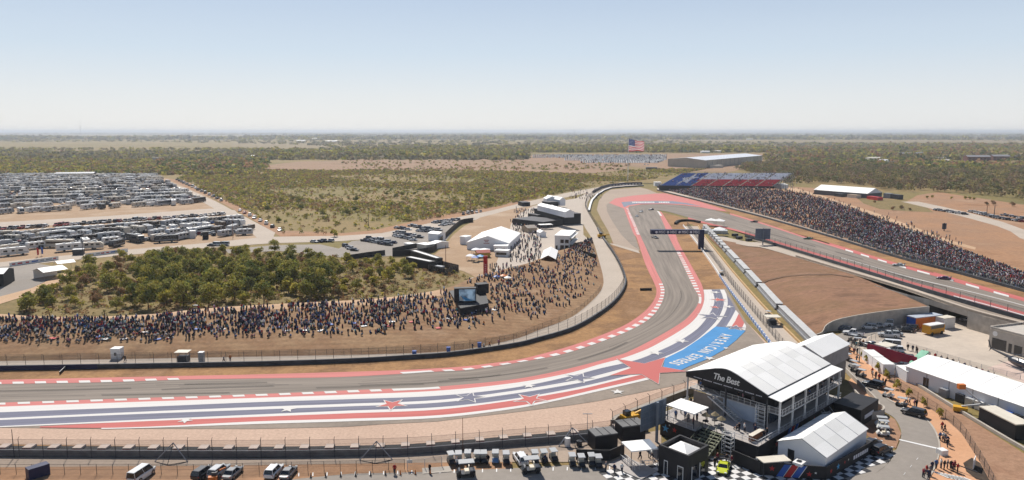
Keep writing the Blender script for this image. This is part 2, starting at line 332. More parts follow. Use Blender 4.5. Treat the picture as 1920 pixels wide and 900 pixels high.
# camping field, its lanes, perimeter road
sheet('camping_field', [(-60, 335), (90, 328), (250, 327), (310, 334), (345, 345), (420, 385), (500, 432), (500, 446), (250, 470), (130, 482), (0, 500), (-60, 505)], g_dust, .0)
sheet('verge', [(310, 334), (345, 338), (420, 374), (480, 403), (530, 432), (640, 437), (700, 432), (820, 404), (940, 386), (985, 370), (1000, 378), (940, 395), (860, 412), (720, 436), (640, 446), (530, 446), (470, 410), (400, 372), (345, 350)], g_field, .01)
sheet('road', [(-20, 418), (200, 405), (395, 391), (440, 394), (448, 402), (250, 412), (-20, 430)], g_road, .02)
sheet('road', [(300, 343), (325, 345), (345, 351), (405, 378), (470, 412), (516, 436), (512, 446), (482, 446), (455, 422), (410, 396), (370, 373), (330, 353)], g_road, .03)
sheet('road', [(-20, 494), (90, 482), (240, 468), (370, 457), (500, 444), (640, 442), (715, 437), (760, 428), (840, 411), (920, 395), (980, 380), (1060, 362), (1110, 353), (1170, 341), (1175, 345), (1120, 358), (1070, 368), (985, 388), (930, 403), (850, 422), (770, 438), (715, 446), (640, 452), (510, 456), (370, 466), (240, 478), (100, 491), (-20, 506)], g_road, .04)
sheet('parking_lot', [(635, 466), (660, 452), (716, 446), (770, 437), (850, 420), (890, 408), (885, 416), (862, 420), (846, 438), (828, 462), (812, 470), (736, 480), (650, 484), (600, 478), (520, 470), (430, 476), (420, 468), (510, 460), (600, 458)], g_lot, .05)
sheet('dirt_yard', [(885, 416), (870, 424), (850, 440), (832, 462), (812, 480), (830, 500), (868, 508), (885, 516), (905, 530), (940, 520), (955, 490), (958, 440), (985, 400), (1000, 385), (960, 392), (900, 408)], g_dust, .045)
sheet('asphalt_apron', [(-40, 504), (0, 500), (60, 493), (108, 500), (100, 520), (60, 540), (0, 556), (-40, 560)], g_lot, .05)
sheet('dirt_path', [(-40, 560), (0, 556), (60, 540), (102, 520), (128, 508), (138, 505), (142, 512), (110, 530), (60, 551), (0, 570), (-40, 575)], g_path, .06)
sheet('weedy_ground', [(0, 572), (60, 552), (110, 531), (150, 507), (240, 482), (360, 470), (520, 474), (640, 488), (700, 484), (780, 500), (810, 512), (860, 512), (880, 522), (862, 532), (830, 540), (760, 556), (700, 562), (480, 572), (280, 588), (170, 592), (60, 598), (0, 590)], g_greenish, .01)
sheet('plaza', [(960, 500), (930, 520), (905, 535), (880, 540), (865, 532), (885, 520), (908, 522), (925, 510), (935, 480), (950, 455), (958, 420), (975, 400), (1000, 386), (1030, 380), (1080, 372), (1100, 362), (1125, 354), (1120, 362), (1092, 380), (1094, 440), (1110, 456), (1060, 474), (1010, 494)], g_plaza, .06)

# ---------------------------------------------------------------- circuit curves traced in the photograph
NL = 260
BARa = [(-60, 696), (0, 694), (180, 691), (480, 685.5), (650, 680), (755, 674), (850, 667), (960, 651), (1010, 639), (1072, 620), (1122, 592), (1155, 565), (1172, 537), (1170, 515), (1157, 487), (1145, 468), (1132, 450), (1118, 425), (1106, 402), (1101, 386), (1105, 374), (1118, 363), (1140, 354), (1170, 350), (1207, 347.5)]
ROADUa = [(-60, 678), (0, 677), (240, 673), (480, 668.5), (710, 664), (855, 657), (960, 637), (1010, 619), (1072, 594), (1112, 562), (1129, 540), (1131, 520), (1122, 485), (1111, 450), (1096, 425), (1084, 400), (1083, 388), (1087, 374), (1099, 363), (1125, 353), (1165, 346)]
BAR = cat(BARa, NL); ROADU = cat(ROADUa, NL)
ribbon('service_road', ROADU, BAR, g_road, .05)
E1a = [(-60, 721), (0, 720), (200, 716.5), (333, 712), (480, 709.5), (633, 707), (751, 701), (810, 697), (871, 694), (925, 687), (960, 681.5), (1032, 669), (1072, 659), (1112, 646), (1145, 634), (1177, 621), (1207, 605), (1227, 589), (1241, 567), (1246, 548), (1243, 533), (1230, 507), (1210, 462), (1199, 438), (1190, 417), (1182, 400), (1178, 390)]
K1a = [(-60, 713.5), (0, 712), (333, 705), (480, 702), (659, 697), (751, 694), (810, 691), (871, 687), (925, 680.5), (960, 676), (995, 669), (1065, 650), (1120, 631), (1172, 609), (1207, 585), (1226, 563), (1231, 545), (1225, 527), (1210, 495), (1194, 447), (1188, 438), (1177, 410), (1170, 391)]
E2a = [(-60, 757), (0, 755), (240, 747), (480, 739), (649, 732), (756, 728), (820, 725), (960, 711.5), (1062, 692), (1157, 667), (1185, 656), (1222, 637.5), (1260, 616), (1285, 599), (1302, 581), (1310, 566), (1309, 553), (1300, 537.5), (1272.5, 480), (1256, 447.5), (1244, 419), (1236, 402), (1231, 395)]
E1 = cat(E1a, NL); K1 = cat(K1a, NL); E2 = cat(E2a, NL)
E1b = cat([(1178, 390), (1179, 387.3), (1190, 385.5), (1204, 383.6), (1240, 383), (1280, 385), (1315, 389.3), (1336, 393), (1375, 404), (1405, 413), (1440, 423.5), (1510, 446.5), (1590, 471), (1690, 501), (1752, 517.5), (1830, 540), (1920, 565), (1990, 585)], NL)
E2b = cat([(1231, 395), (1233, 394.2), (1236, 394.2), (1253, 397), (1280, 404.5), (1313, 414), (1367, 427), (1397, 435), (1418, 441), (1440, 447.5), (1540, 477), (1615, 499), (1702, 526), (1790, 549), (1865, 569), (1920, 585), (1990, 606)], NL)
ribbon('track', E1 , E2, asph, .08); ribbon('track', E1b, E2b, asph, .08, zs)
rubber = alphamat('rubber_marks', (.03, .028, .027), .3, .8); rr_ = random.Random(3)
for _ in range(26):                                          # braking and cornering marks left on the asphalt
    straight = _ > 17; A_, B_ = (E1b, E2b) if straight else (E1, E2); n_ = len(A_); i0 = rr_.randrange(60, n_ - 60) if straight else rr_.randrange(0, n_ - 50); ln = rr_.randrange(18, 46); t = rr_.uniform(.15, .8); dt = rr_.uniform(-.12, .12); sl_ = slice(i0, i0 + ln); wd_ = rr_.choice((.02, .03, .09))
    a_ = [(a[0] + (b[0] - a[0]) * (t + dt * k / ln), a[1] + (b[1] - a[1]) * (t + dt * k / ln)) for k, (a, b) in enumerate(zip(A_[sl_], B_[sl_]))]; b_ = [(a[0] + (b[0] - a[0]) * (t + wd_ + dt * k / ln), a[1] + (b[1] - a[1]) * (t + wd_ + dt * k / ln)) for k, (a, b) in enumerate(zip(A_[sl_], B_[sl_]))]
    ribbon('tyre_marks', a_, b_, rubber, .105, zs if straight else None)
grass = ribbon('grass_verge', BAR[:225], [K1[min(NL - 1, int(i * NL / 224.5))] for i in range(225)], g_orange, .03)
# far gravel and painted run-off round the hairpin
sheet('gravel_trap', [(1145, 355.5), (1200, 351), (1215, 355), (1232, 362), (1246, 362.5), (1235, 372), (1178, 391), (1188, 439), (1199, 468), (1196, 472), (1172, 463), (1150, 456), (1140, 432), (1127, 410), (1119, 393), (1123, 376), (1132, 364)], g_gravel2, .05)
sheet('run_off', [(1137, 384), (1145, 379), (1172, 389), (1190, 440), (1200, 470), (1185, 460), (1165, 440), (1148, 415), (1138, 396)], g_asph, .07)
sheet('path', [(1140, 456), (1152, 457), (1197, 470), (1200, 475), (1160, 463)], g_road, .08)
sheet('run_off_paint', [(1142, 380.5), (1153.5, 372), (1185, 367), (1228, 363), (1246, 362.5), (1280, 370), (1310, 377.5), (1347, 389), (1372, 398), (1340, 393.5), (1315, 388.8), (1280, 384.4), (1240, 382.4), (1204, 383), (1180, 386.3), (1177, 391), (1170, 391), (1166, 389.5)], k_pink, .10)
sheet('run_off_paint', [(1165, 379), (1185, 377.6), (1232, 376.6), (1262, 377.2), (1290, 381), (1315, 386.6), (1280, 382.6), (1240, 381), (1197, 381.8), (1178, 385), (1170, 388.5)], k_grey, .13)
mt = MB()
put_text(mt, 'SPEED', V(1205, 379.5, .17), (1, .02, 0), (0, 1, 0), 11, k_white, .02, wscale=1.5) if False else None
x = 1186
while x < 1256:                                              # worn white lettering, no longer readable in the photo
    wdt = random.uniform(1.5, 4.5)
    if not 1226 < x < 1234: mt.poly([V(x, 380.4, .17), V(x + wdt, 380.3, .17), V(x + wdt - 1, 378.2, .17), V(x - 1.2, 378.4, .17)], k_white)
    x += wdt + .9
o = mt.build('run_off_lettering'); o['kind'] = 'structure'

# ---------------------------------------------------------------- kerbs and painted run-off
ribbon('kerb', E1, K1, k_pink, .11); H1 = mixc(E1, K1, .5)
def dash(A, pitch_m, spans, duty=.5):
    s = [0.]
    W = up(A)
    for i in range(1, len(W)): s.append(s[-1] + (W[i] - W[i - 1]).length)
    def f(i):
        x, y = A[i]
        for t, x0, x1, y0, y1 in spans:
            if x0 <= x <= x1 and y0 <= y <= y1: return True if t == 'solid' else (s[i] / pitch_m) % 1 < duty
        return False
    return f
ND = 1600
E1d, K1d, E2d = cat(E1a, ND), cat(K1a, ND), cat(E2a, ND)
ribbon('kerb_marking', E1d, mixc(E1d, K1d, .48), k_white, .14, cells=dash(E1d, 5.0, [('solid', 755, 812, 690, 705), ('dash', -60, 340, 705, 730), ('dash', 812, 1242, 540, 698), ('dash', 1236, 1250, 530, 566), ('dash', 1176, 1200, 390, 440)]))
B1a = [(-60, 765), (0, 762.5), (240, 754), (480, 746), (650, 740), (820, 732.5), (960, 718.5), (1062, 700.5), (1124, 683), (1169, 671), (1213, 654.5), (1247, 636.7), (1280, 616.7), (1302, 599), (1315.5, 579), (1320, 562), (1318, 540), (1307.5, 517.5), (1275, 460), (1267, 440), (1254, 419), (1244, 402.7), (1240, 397)]
B1 = cat(B1a, NL); B1d = cat(B1a, ND)
ribbon('kerb', E2, B1, k_pink, .11)
ribbon('kerb_marking', E2d, mixc(E2d, B1d, .5), k_white, .14, cells=dash(E2d, 5.0, [('dash', -60, 750, 728, 760), ('solid', 750, 822, 722, 732), ('solid', 1303, 1312, 556, 569), ('dash', 1267, 1312, 470, 556), ('solid', 1231, 1238, 395, 405)]))
def P(*a): return cat(a, 160)
c1 = P((-60, 765), (0, 762.5), (240, 754), (480, 746), (650, 740), (820, 732.5), (960, 718.5), (1062, 700.5), (1124, 683), (1169, 671), (1213, 654.5), (1247, 636.7), (1280, 616.7), (1302, 599), (1315.5, 579), (1321, 559), (1319, 543))
c2 = P((-60, 776), (0, 773), (240, 764), (480, 754), (650, 748.5), (820, 742), (960, 727.3), (1062, 707), (1124, 691), (1169, 681), (1202, 672), (1235.5, 658), (1269, 642), (1302, 621), (1320, 603), (1335.5, 579), (1340, 559), (1334, 543))
c3 = P((-60, 787), (0, 784), (240, 773), (480, 763), (650, 757), (820, 750), (960, 733), (1080, 713), (1130, 701), (1175.5, 689), (1224, 677), (1269, 659), (1302, 640), (1329, 617), (1347, 596), (1357, 572), (1355.5, 557), (1350, 543))
c4 = P((-60, 790.5), (0, 787.5), (240, 777), (480, 768), (650, 762), (820, 755), (960, 738.5), (1080, 719), (1130, 707.5), (1175, 696), (1215, 685), (1247, 675.5), (1280, 661), (1313, 639), (1342, 612), (1358, 590), (1364.5, 570), (1363, 554.5), (1358, 543))
c5 = P((-60, 802), (0, 799), (240, 788), (480, 777.2), (650, 770), (820, 763.5), (960, 748), (1080, 726.7), (1170, 706), (1230, 690))
c6 = P((-60, 805), (0, 801), (240, 791), (480, 781.5), (650, 775), (820, 768), (960, 751), (1080, 731), (1155, 713.5), (1225, 697))
c7 = P((190, 802), (300, 799), (480, 790), (650, 785), (820, 778.5), (960, 762.5), (1037, 748.5), (1113, 731), (1190, 713.5), (1235, 702))
c8 = P((190, 804.5), (300, 801.5), (480, 795), (650, 790), (820, 783.5), (960, 767), (1037, 752.5), (1113, 735.5), (1210, 713), (1238, 706))
Z = .14
# surround: asphalt run-off, gravel trap, grass hem
GRT = [(-60, 801), (0, 801.5), (160, 803.5), (480, 804), (650, 800), (720, 795), (820, 790), (867, 784), (960, 773.5), (1060, 761), (1120, 752), (1200, 736), (1260, 724), (1300, 712)]
sheet('run_off', [(q[0], q[1]) for q in c1[::6]] + [(1319, 543), (1362, 541), (1385, 580), (1400, 604), (1440, 650), (1380, 720)] + GRT[::-1], g_asph, .09)
sheet('gravel_trap', GRT + [(1350, 700), (1360, 720), (1310, 730), (1254, 748), (1149, 791), (1139, 801), (960, 819), (867, 825), (735, 835), (480, 839), (0, 833), (-60, 833)], g_gravel, .04)
sheet('grass_verge', [(-60, 831), (0, 831), (480, 837), (735, 833), (867, 822), (960, 816), (1139, 798), (1150, 800), (1180, 812), (960, 834), (867, 843), (735, 853), (480, 858), (0, 856), (-60, 855)], g_orange, .02)
sheet('grass_verge', [(1340, 690), (1400, 604), (1440, 645), (1480, 700)], g_gravel, .05)
ribbon('run_off_paint', c1, c2, k_white, Z); ribbon('run_off_paint', c2, c3, k_blue, Z); ribbon('run_off_paint', c3, c4, k_white, Z); ribbon('run_off_paint', P((-60, 790.5), (0, 787.5), (240, 777), (480, 768), (650, 762), (820, 755), (960, 738.5), (1080, 719), (1130, 707.5), (1175, 696), (1215, 685), (1247, 675.5)), c5, k_blue, Z)
ribbon('run_off_paint', cat([(1300, 646), (1313, 639), (1342, 612), (1358, 590), (1364.5, 570), (1363, 554.5)], 60), cat([(1340, 640), (1361, 613), (1372, 597), (1379, 581), (1372, 566), (1363.5, 554)], 60), k_blue, Z)
ribbon('run_off_paint', c5, c6, k_white, Z)
c7b = cat([(-60, 806), (75, 801.3), (190, 802), (300, 799), (480, 790), (650, 785), (820, 778.5), (960, 762.5), (1037, 748.5), (1113, 731), (1190, 713.5), (1235, 702)], 160)
ribbon('run_off_paint', cat([(75, 799.5), (240, 791), (480, 781.5), (650, 775), (820, 768), (960, 751), (1080, 731), (1155, 713.5), (1225, 697)], 160), cat([(75, 801.5), (190, 802.2), (300, 799), (480, 790), (650, 785), (820, 778.5), (960, 762.5), (1037, 748.5), (1113, 731), (1190, 713.5), (1235, 702)], 160), k_red, Z + .005)
ribbon('run_off_paint', c7, c8, k_white, Z)
sheet('run_off_paint', [(1361, 613), (1371, 597), (1379.5, 581), (1385, 588), (1378, 603), (1371, 614)], k_white, Z + .003)
sheet('run_off_paint', [(1371, 613), (1379, 601), (1385, 588), (1395.5, 605.5), (1390, 617)], k_red, Z + .004)
sheet('run_off_paint', [(1390, 617), (1395.5, 605.5), (1399, 611), (1397.5, 619)], k_white, Z + .006)
sheet('sign_ground', [(1247, 672), (1280, 656), (1313, 634), (1342, 612), (1364.5, 614), (1398, 620), (1380, 638), (1358, 655.5), (1324.5, 674), (1291, 687), (1275.5, 694.5), (1243, 689)], amex_b, Z + .03)
# lettering painted on the blue ground: letter by letter along the curve, read from the far side
word = 'AMERICAN EXPRESS'; path = cat([(1361, 628), (1342, 645), (1318, 660), (1290, 672.5), (1264, 681.5)], len(word)); tm = MB(); Wp = up(path, Z + .06)
for i, ch in enumerate(word):
    if ch == ' ': continue
    a = Wp[max(0, i - 1)]; b = Wp[min(len(word) - 1, i + 1)]; d = (b - a).normalized(); step = (b - a).length / (min(len(word) - 1, i + 1) - max(0, i - 1))
    vs_, fs = text_mesh(ch, .025); xw = max(abs(v.x) for v in vs_); size = 3.4; ws = min(step * .43 / xw, 3.1)
    n = Vector((-d.y, d.x, 0)); tm.mesh([Wp[i] + d * v.x * ws + n * v.y * size * 1.25 for v in vs_], fs, k_white)
tm.build('ground_lettering')['kind'] = 'structure'
def gstar(px, r, rot, m, outline=None, k=.4, z=.2):
    c = V(*px); b = MB()
    if outline:
        b.poly([(*q, z) for q in star(c, r * 1.22, rot, k)], outline)
    b.poly([(*q, z + .03) for q in star(c, r, rot, k)], m); b.build('painted_star')['kind'] = 'structure'
gstar((348, 790), 1.6, 1.2, k_white); gstar((540, 769), 1.8, 1.55, k_white); gstar((735, 760), 3.0, -1.5, k_red, k_white); gstar((880, 746.5), 3.0, 1.4, k_blue, k_white); gstar((992, 725), 1.7, 1.5, k_white)
gstar((994, 750), 3.4, 1.0, k_red, k_white); gstar((1085, 709.6), 3.3, 1.2, k_blue, k_white); gstar((1158, 736), 1.7, 1.5, k_white); gstar((1230, 663), 2.1, 1.1, k_white); gstar((1278, 640.5), 2.1, .9, k_white)
gstar((1334, 594), 4.2, -1.3, k_blue, k_white); gstar((1341, 549), 2.2, 1.0, k_white); gstar((1348, 563), 2.8, 1.6, k_red, k_white); gstar((1341, 577), 1.8, 1.2, k_red, k_white); gstar((1365.5, 576), 2.0, 1.0, k_white); gstar((1379, 615.5), 2.8, 1.2, k_blue, k_white); gstar((1330, 673), 1.7, .7, k_white); gstar((1361, 654), 1.0, .7, k_white)
tips = up([(1156.7, 674.4), (1247.1, 671.6), (1288.9, 697.8), (1234.9, 721.6), (1143.3, 705.6)]); cc = sum(tips, Vector()) / 5; b = MB()
for s_, zz, m_ in ((1.035, .22, k_white), (1.0, .25, k_red)):
    pts = []
    for i in range(5):
        pts.append(cc + (tips[i] - cc) * s_); pts.append(cc + ((tips[i] + tips[(i + 1) % 5]) / 2 - cc) * .48 * s_)
    b.poly([(q.x, q.y, zz) for q in pts], m_)
b.build('painted_star')['kind'] = 'structure'
# track lines on the right-hand straight
ribbon('kerb', E1b[120:], [(x, y - (3.5 if x < 1500 else 5.5 if x < 1750 else 7)) for x, y in E1b[120:]], k_red, .12, zs)
E1f = res(E1b, 1400); ribbon('kerb_marking', E1f[700:], [(x, y - (1.8 if x < 1500 else 2.8 if x < 1750 else 3.5)) for x, y in E1f[700:]], k_white, .15, zs, cells=dash(E1f[700:], 14, [('dash', 0, 2500, 0, 900)]))
ribbon('kerb', E1b[60:130], [(x, y - 2.6) for x, y in E1b[60:130]], k_pink, .14, zs)
ribbon('kerb', E2b[20:], [(x, y + (3 if x < 1450 else 6 if x < 1750 else 8)) for x, y in E2b[20:]], k_red, .12, zs)
ribbon('track_line', [(x, y - 2 - (x - 1440) * .022) for x, y in E2b[118:]], [(x, y - 1.1 - (x - 1440) * .022) for x, y in E2b[118:]], k_white, .13, zs)
ribbon('track_line', [(x, y + (4 if x < 1750 else 5.5)) for x, y in E2b[190:]], [(x, y + (5 if x < 1750 else 7)) for x, y in E2b[190:]], white, .15, zs)
# infield inside the hairpin
sheet('grass_verge', [(1243, 398), (1280, 408), (1313, 417.5), (1345, 425), (1330, 430), (1311, 428), (1296, 420), (1283, 424), (1298, 446), (1313, 466), (1337, 500), (1362, 538), (1362, 541), (1319, 543), (1318, 538), (1307.5, 517), (1275, 460), (1267, 440), (1256, 421), (1246, 404)], g_orange, .03)
WALL = cat([(1281, 424), (1297, 445), (1313, 466), (1337, 500), (1362, 538), (1399, 587), (1443, 645), (1475, 690)], 120)
RAIL = cat([(1309, 424), (1320, 442), (1348, 478), (1384, 522), (1440, 585), (1505, 650), (1560, 705)], 120)
ribbon('service_road', WALL, RAIL, g_road, .07)
# straight: grass hem and spectator bank on the far side
FB = cat([(1232, 357), (1246, 361), (1300, 374.5), (1360, 390), (1440, 411), (1560, 446), (1690, 486), (1790, 512), (1920, 548), (1990, 568)], NL)
K1b = [(x, y - (3 if x < 1440 else 4.5 if x < 1700 else 6)) for x, y in E1b]
ribbon('grass_verge', [q for q in FB], cat([(1246, 364), (1300, 377), (1347, 390), (1400, 410)] + [(x, y) for x, y in K1b[125:]], NL), g_orange, .06, zs)
# ---------------------------------------------------------------- raised banks
CRESTa = [(-60, 594), (0, 592), (80, 597), (175, 597), (287, 592), (380, 582), (480, 575), (600, 569), (705, 563), (800, 551), (850, 540), (880, 527), (930, 512), (975, 500), (1020, 488), (1060, 472), (1092, 456), (1104, 448)]
CREST = cat(CRESTa, 200); LOW = cat([q for q in ROADUa if q[1] >= 450], 200)
def zc(x): return 5.0 if x < 850 else 5 - 3 * min(1, (x - 850) / 200)
BANK = []                                                     # rows of world points, v = 0 at the road to 1 at the crest
for j in range(200):
    A = V(*LOW[j]); B = V(*CREST[j], zc(CREST[j][0])); row = []
    for k in range(13):
        t = k / 12; q = A.lerp(B, t); q.z = B.z * (t ** .85); row.append(q)
    d = (B - A); d.z = 0; d.normalize(); row.append(B + d * 2.5); row.append(Vector((B.x + d.x * 14, B.y + d.y * 14, -.2))); BANK.append(row)
def bank(u, v):
    j = u * 198.999; a = int(j); k = v * 11.999; b = int(k); fa, fb = j - a, k - b
    return BANK[a][b].lerp(BANK[a + 1][b], fa).lerp(BANK[a][b + 1].lerp(BANK[a + 1][b + 1], fa), fb)
def gridmesh(name, rows, m, m2=None, split=None):
    nr, nc = len(rows), len(rows[0]); me = bpy.data.meshes.new(name)
    me.from_pydata([tuple(p) for r in rows for p in r], [], [(i * nc + j, i * nc + j + 1, (i + 1) * nc + j + 1, (i + 1) * nc + j) for i in range(nr - 1) for j in range(nc - 1)])
    me.materials.append(m)
    if m2:
        me.materials.append(m2)
        for p in me.polygons:
            if split(p.index // (nc - 1), p.index % (nc - 1)): p.material_index = 1
    me.update()
    if sum(p.normal.z for p in me.polygons) < 0: me.flip_normals()
    o = link(name, me); o['kind'] = 'structure'; return o
gridmesh('spectator_bank', BANK, g_bank, g_path, lambda i, j: j in (11, 12) and i < 150)
# far-side bank along the straight
SL = [(x, y - 5) for x, y in res(FB, 160)]
SC = cat([(1236, 349), (1262, 349.5), (1300, 350.5), (1440, 354), (1480, 358.5), (1540, 372), (1600, 393), (1700, 431), (1760, 454), (1820, 479), (1880, 502), (1940, 524), (1990, 543)], 160)
SB = []
for a, b in zip(SL, SC):
    A = V(a[0], a[1], zs(a[0]) + .2); B = V(b[0], b[1], zs(b[0]) + float(np.interp(b[0], [1262, 1325, 1600, 1880], [.6, 6.5, 7, 2.2]))); row = [V(a[0], a[1] + 5, zs(a[0]) + .05), A] + [A.lerp(B, k / 10) for k in range(1, 11)]
    d = B - A; d.z = 0; d.normalize(); row += [B + d * 5, Vector((B.x + d.x * 60, B.y + d.y * 60, -.3))]; SB.append(row)
for x in (2090, 2190, 2290):                                  # the bank, straight and verges run on past the picture's edge
    k = .286 * (x - 1990); A = V(x, 563 + k, 5.2); B = V(x, 543 + k, 7.2); d = B - A; d.z = 0; d.normalize(); SB.append([V(x, 568 + k, 5.05), A] + [A.lerp(B, j / 10) for j in range(1, 11)] + [B + d * 5, Vector((B.x + d.x * 60, B.y + d.y * 60, -.3))])
def ext(name, y0, y1, m, z): ribbon(name, [(1989.5, y0), (2300, y0 + .286 * 310)], [(1989.5, y1), (2300, y1 + .286 * 310)], m, z, lambda x: 5.0)
ext('grass_verge', 568, 577.5, g_orange, .06); ext('kerb', 578, 585, k_red, .12); ext('track', 585, 606, asph, .08); ext('kerb', 606, 614, k_red, .12); ext('track_shoulder', 606, 622, g_asph, .04); ext('service_road', 621, 632, g_road, .10)
gridmesh('spectator_bank', SB, g_field, g_plaza, lambda i, j: j == 0)
def sbank(u, v):
    j = u * 158.999; a = int(j); k = 1 + v * 9.999; b = int(k); fa, fb = j - a, k - b
    return SB[a][b].lerp(SB[a + 1][b], fa).lerp(SB[a][b + 1].lerp(SB[a + 1][b + 1], fa), fb)
# right-hand fields and roads
sheet('field', [(1450, 345), (1480, 350), (1520, 352), (1600, 366), (1660, 372), (1700, 378), (1720, 366), (1760, 360), (1840, 372), (1920, 384), (2300, 430), (2300, 640), (1990, 545), (1900, 520), (1800, 478), (1700, 430), (1600, 392), (1540, 370)], g_field, .0)
sheet('path', [(1462, 349), (1490, 352), (1540, 366), (1600, 386), (1640, 398), (1700, 420), (1780, 450), (1830, 464), (1828, 468), (1780, 456), (1700, 428), (1640, 405), (1590, 390), (1530, 369), (1480, 357)], g_path, .03)
sheet('weedy_ground', [(1600, 366), (1650, 372), (1690, 376), (1735, 386), (1750, 398), (1700, 396), (1650, 392), (1620, 382)], g_greenish, .02)
sheet('road', [(1690, 378), (1722, 378), (1770, 388), (1830, 402), (1880, 416), (1905, 425), (2280, 560), (2280, 580), (1912, 446), (1895, 434), (1870, 424), (1820, 410), (1750, 392)], g_road, .03)
# infield mound with its mown lines
MTOP = cat([(1330, 437), (1350, 449), (1400, 458), (1440, 466), (1500, 484), (1577, 507), (1640, 531), (1702, 557), (1742, 575)], 90)
MBOT = cat([(1330, 446), (1384, 496), (1440, 552), (1490, 600), (1517, 628), (1540, 626), (1548, 613), (1566, 603), (1600, 595), (1650, 587), (1700, 581), (1742, 577)], 90)
TOPX = [q[0] for q in MTOP]; TOPY = [q[1] for q in MTOP]; CHX = [1330, 1384, 1440, 1490, 1520, 1545]; CHY = [440, 496, 552, 600, 634, 660]
def zm(x, y):
    xl = float(np.interp(y, CHY, CHX)); f = min(1, max(0, (x - xl) / 120)); f = f * f * (3 - 2 * f); t = min(1, max(0, (y - float(np.interp(x, TOPX, TOPY))) / 95)); t = t * t * (3 - 2 * t)
    return .35 + f * (max(zs(x), .4) * (1 - t) + 3.9 * t + .4 * math.sin(math.pi * t) - .35)
sheet('grass_mound', [tuple(q) for q in MTOP] + [tuple(q) for q in MBOT[::-1]], g_mound, 0, zm, 7)
sheet('mound_path', [(1418, 533), (1440, 524), (1470, 517), (1510, 513.5), (1560, 513), (1600, 519), (1600, 520.4), (1560, 515), (1510, 515.6), (1470, 519.2), (1441, 526), (1420, 535)], mat('worn_dark_path', (.15, .085, .05), .95, .2), .16, zm, 5)
MB_ = [V(q[0], q[1], zm(*q)) for q in MBOT]; skirt = MB()
for a, b in zip(MB_, MB_[1:]): skirt.poly([(a.x, a.y, -.05), (b.x, b.y, -.05), b, a], g_mound)
skirt.build('mound_toe')['kind'] = 'structure'
ribbon('track_shoulder', E2b[105:], cat([(1397, 446), (1440, 459), (1577, 501), (1690, 534), (1815, 577), (1920, 604), (1990, 622)], NL - 105), g_asph, .04, zs)
RT = cat([(1345, 441), (1400, 453), (1440, 458.5), (1577, 500.5), (1690, 533), (1815, 576), (1920, 603), (1990, 621)], 90); RB = cat([(1345, 449), (1400, 461), (1440, 467), (1577, 508), (1690, 542), (1815, 584), (1920, 612), (1990, 632)], 90)
ribbon('service_road', RT, RB, g_road, .10, zs)
# paddock yard, curving road, red gravel path, brown bank
RL = cat([(1775, 588), (1698, 606), (1640, 610), (1600, 618), (1570, 628), (1556, 642), (1560, 660), (1568, 676), (1592, 700), (1619, 729), (1652, 767), (1678, 785), (1690, 813), (1680, 844), (1662, 872), (1619, 905), (1560, 960)], 120)
RR = cat([(1775, 600), (1698, 616), (1650, 622), (1618, 634), (1590, 645), (1588, 656), (1594, 672), (1604, 688), (1626, 714), (1650, 736), (1670, 752), (1700, 765), (1729, 780), (1752, 808), (1760, 836), (1754, 869), (1735, 905), (1690, 970)], 120)
ribbon('road', RL, RR, g_lot, .06)
sheet('concrete_yard', [(1590, 645), (1618, 634), (1650, 622), (1700, 612), (1780, 596), (1850, 600), (1990, 640), (2300, 730), (2300, 900), (2000, 840), (1920, 800), (1780, 744), (1696, 700), (1640, 668), (1600, 668)], g_yard, .02)
FEN = [(1590, 645), (1619, 672), (1652, 698), (1685, 729), (1742, 765), (1772, 785), (1803, 813), (1823, 844), (1839, 869), (1858, 905), (1880, 960)]
sheet('gravel_path', [(1588, 650), (1590, 645)] + FEN[1:] + [(1690, 970), (1735, 905), (1754, 869), (1760, 836), (1752, 808), (1729, 780), (1700, 765), (1670, 752), (1650, 736), (1626, 714), (1604, 688), (1592, 668)], g_redgr, .04)
sheet('brown_bank', FEN[1:] + [(2300, 1080), (2300, 1010), (2000, 890), (1920, 850), (1850, 806), (1780, 762), (1700, 712), (1650, 680)], g_brownbank, .03)
ribbon('kerb', RR[60:], [(x + 3, y - .8) for x, y in RR[60:]], conc_l, .14)
sheet('gravel_path', [(1600, 705), (1619, 729), (1650, 765), (1655, 776), (1640, 778), (1612, 745), (1590, 715)], g_redgr, .05)
sheet('weedy_ground', [(1612, 745), (1640, 778), (1655, 776), (1678, 786), (1690, 813), (1680, 840), (1640, 830), (1600, 790)], g_brownbank, .045)
# foreground service road, verge and parking bay
sheet('service_road', [(-80, 856), (0, 857), (480, 859), (735, 854), (867, 845), (960, 836), (1083, 827), (1190, 815), (1240, 806), (1240, 900), (1080, 866), (960, 866), (735, 868), (480, 872), (0, 876), (-80, 878)], g_gravel2, .05)
sheet('verge', [(-90, 877), (0, 876), (480, 872), (735, 868), (960, 866), (960, 878), (787, 885), (659, 888), (552, 898), (440, 930), (-120, 960), (-120, 900)], g_field, .04)
sheet('parking_bay', [(440, 930), (552, 898), (659, 888), (787, 885), (960, 878), (1100, 870), (1240, 862), (1400, 850), (1640, 850), (1680, 844), (1662, 872), (1619, 905), (1560, 960), (1500, 1010), (420, 1010)], g_lot, .035)
lines = MB()
for i in range(26):
    x = 560 + i * 26.5
    if x < 1180: y = 893 - (x - 560) * .022; lines.poly([V(x - 1, y, .08), V(x + 1, y, .08), V(x + 1.2, y - 6.5, .08), V(x - .6, y - 6.5, .08)], white)
lines.build('bay_markings')['kind'] = 'structure'
rm = MB(); rm.poly([V(1686, 823, .10), V(1756, 839, .10), V(1756, 841.5, .10), V(1686, 825, .10)], white)
for q in ((1706, 876), (1694, 890), (1718, 862)): rm.poly([V(q[0], q[1], .1), V(q[0] + 3, q[1] - 4, .1), V(q[0] + 4, q[1] - 4, .1), V(q[0] + 1, q[1], .1)], white)
rm.build('road_markings')['kind'] = 'structure'
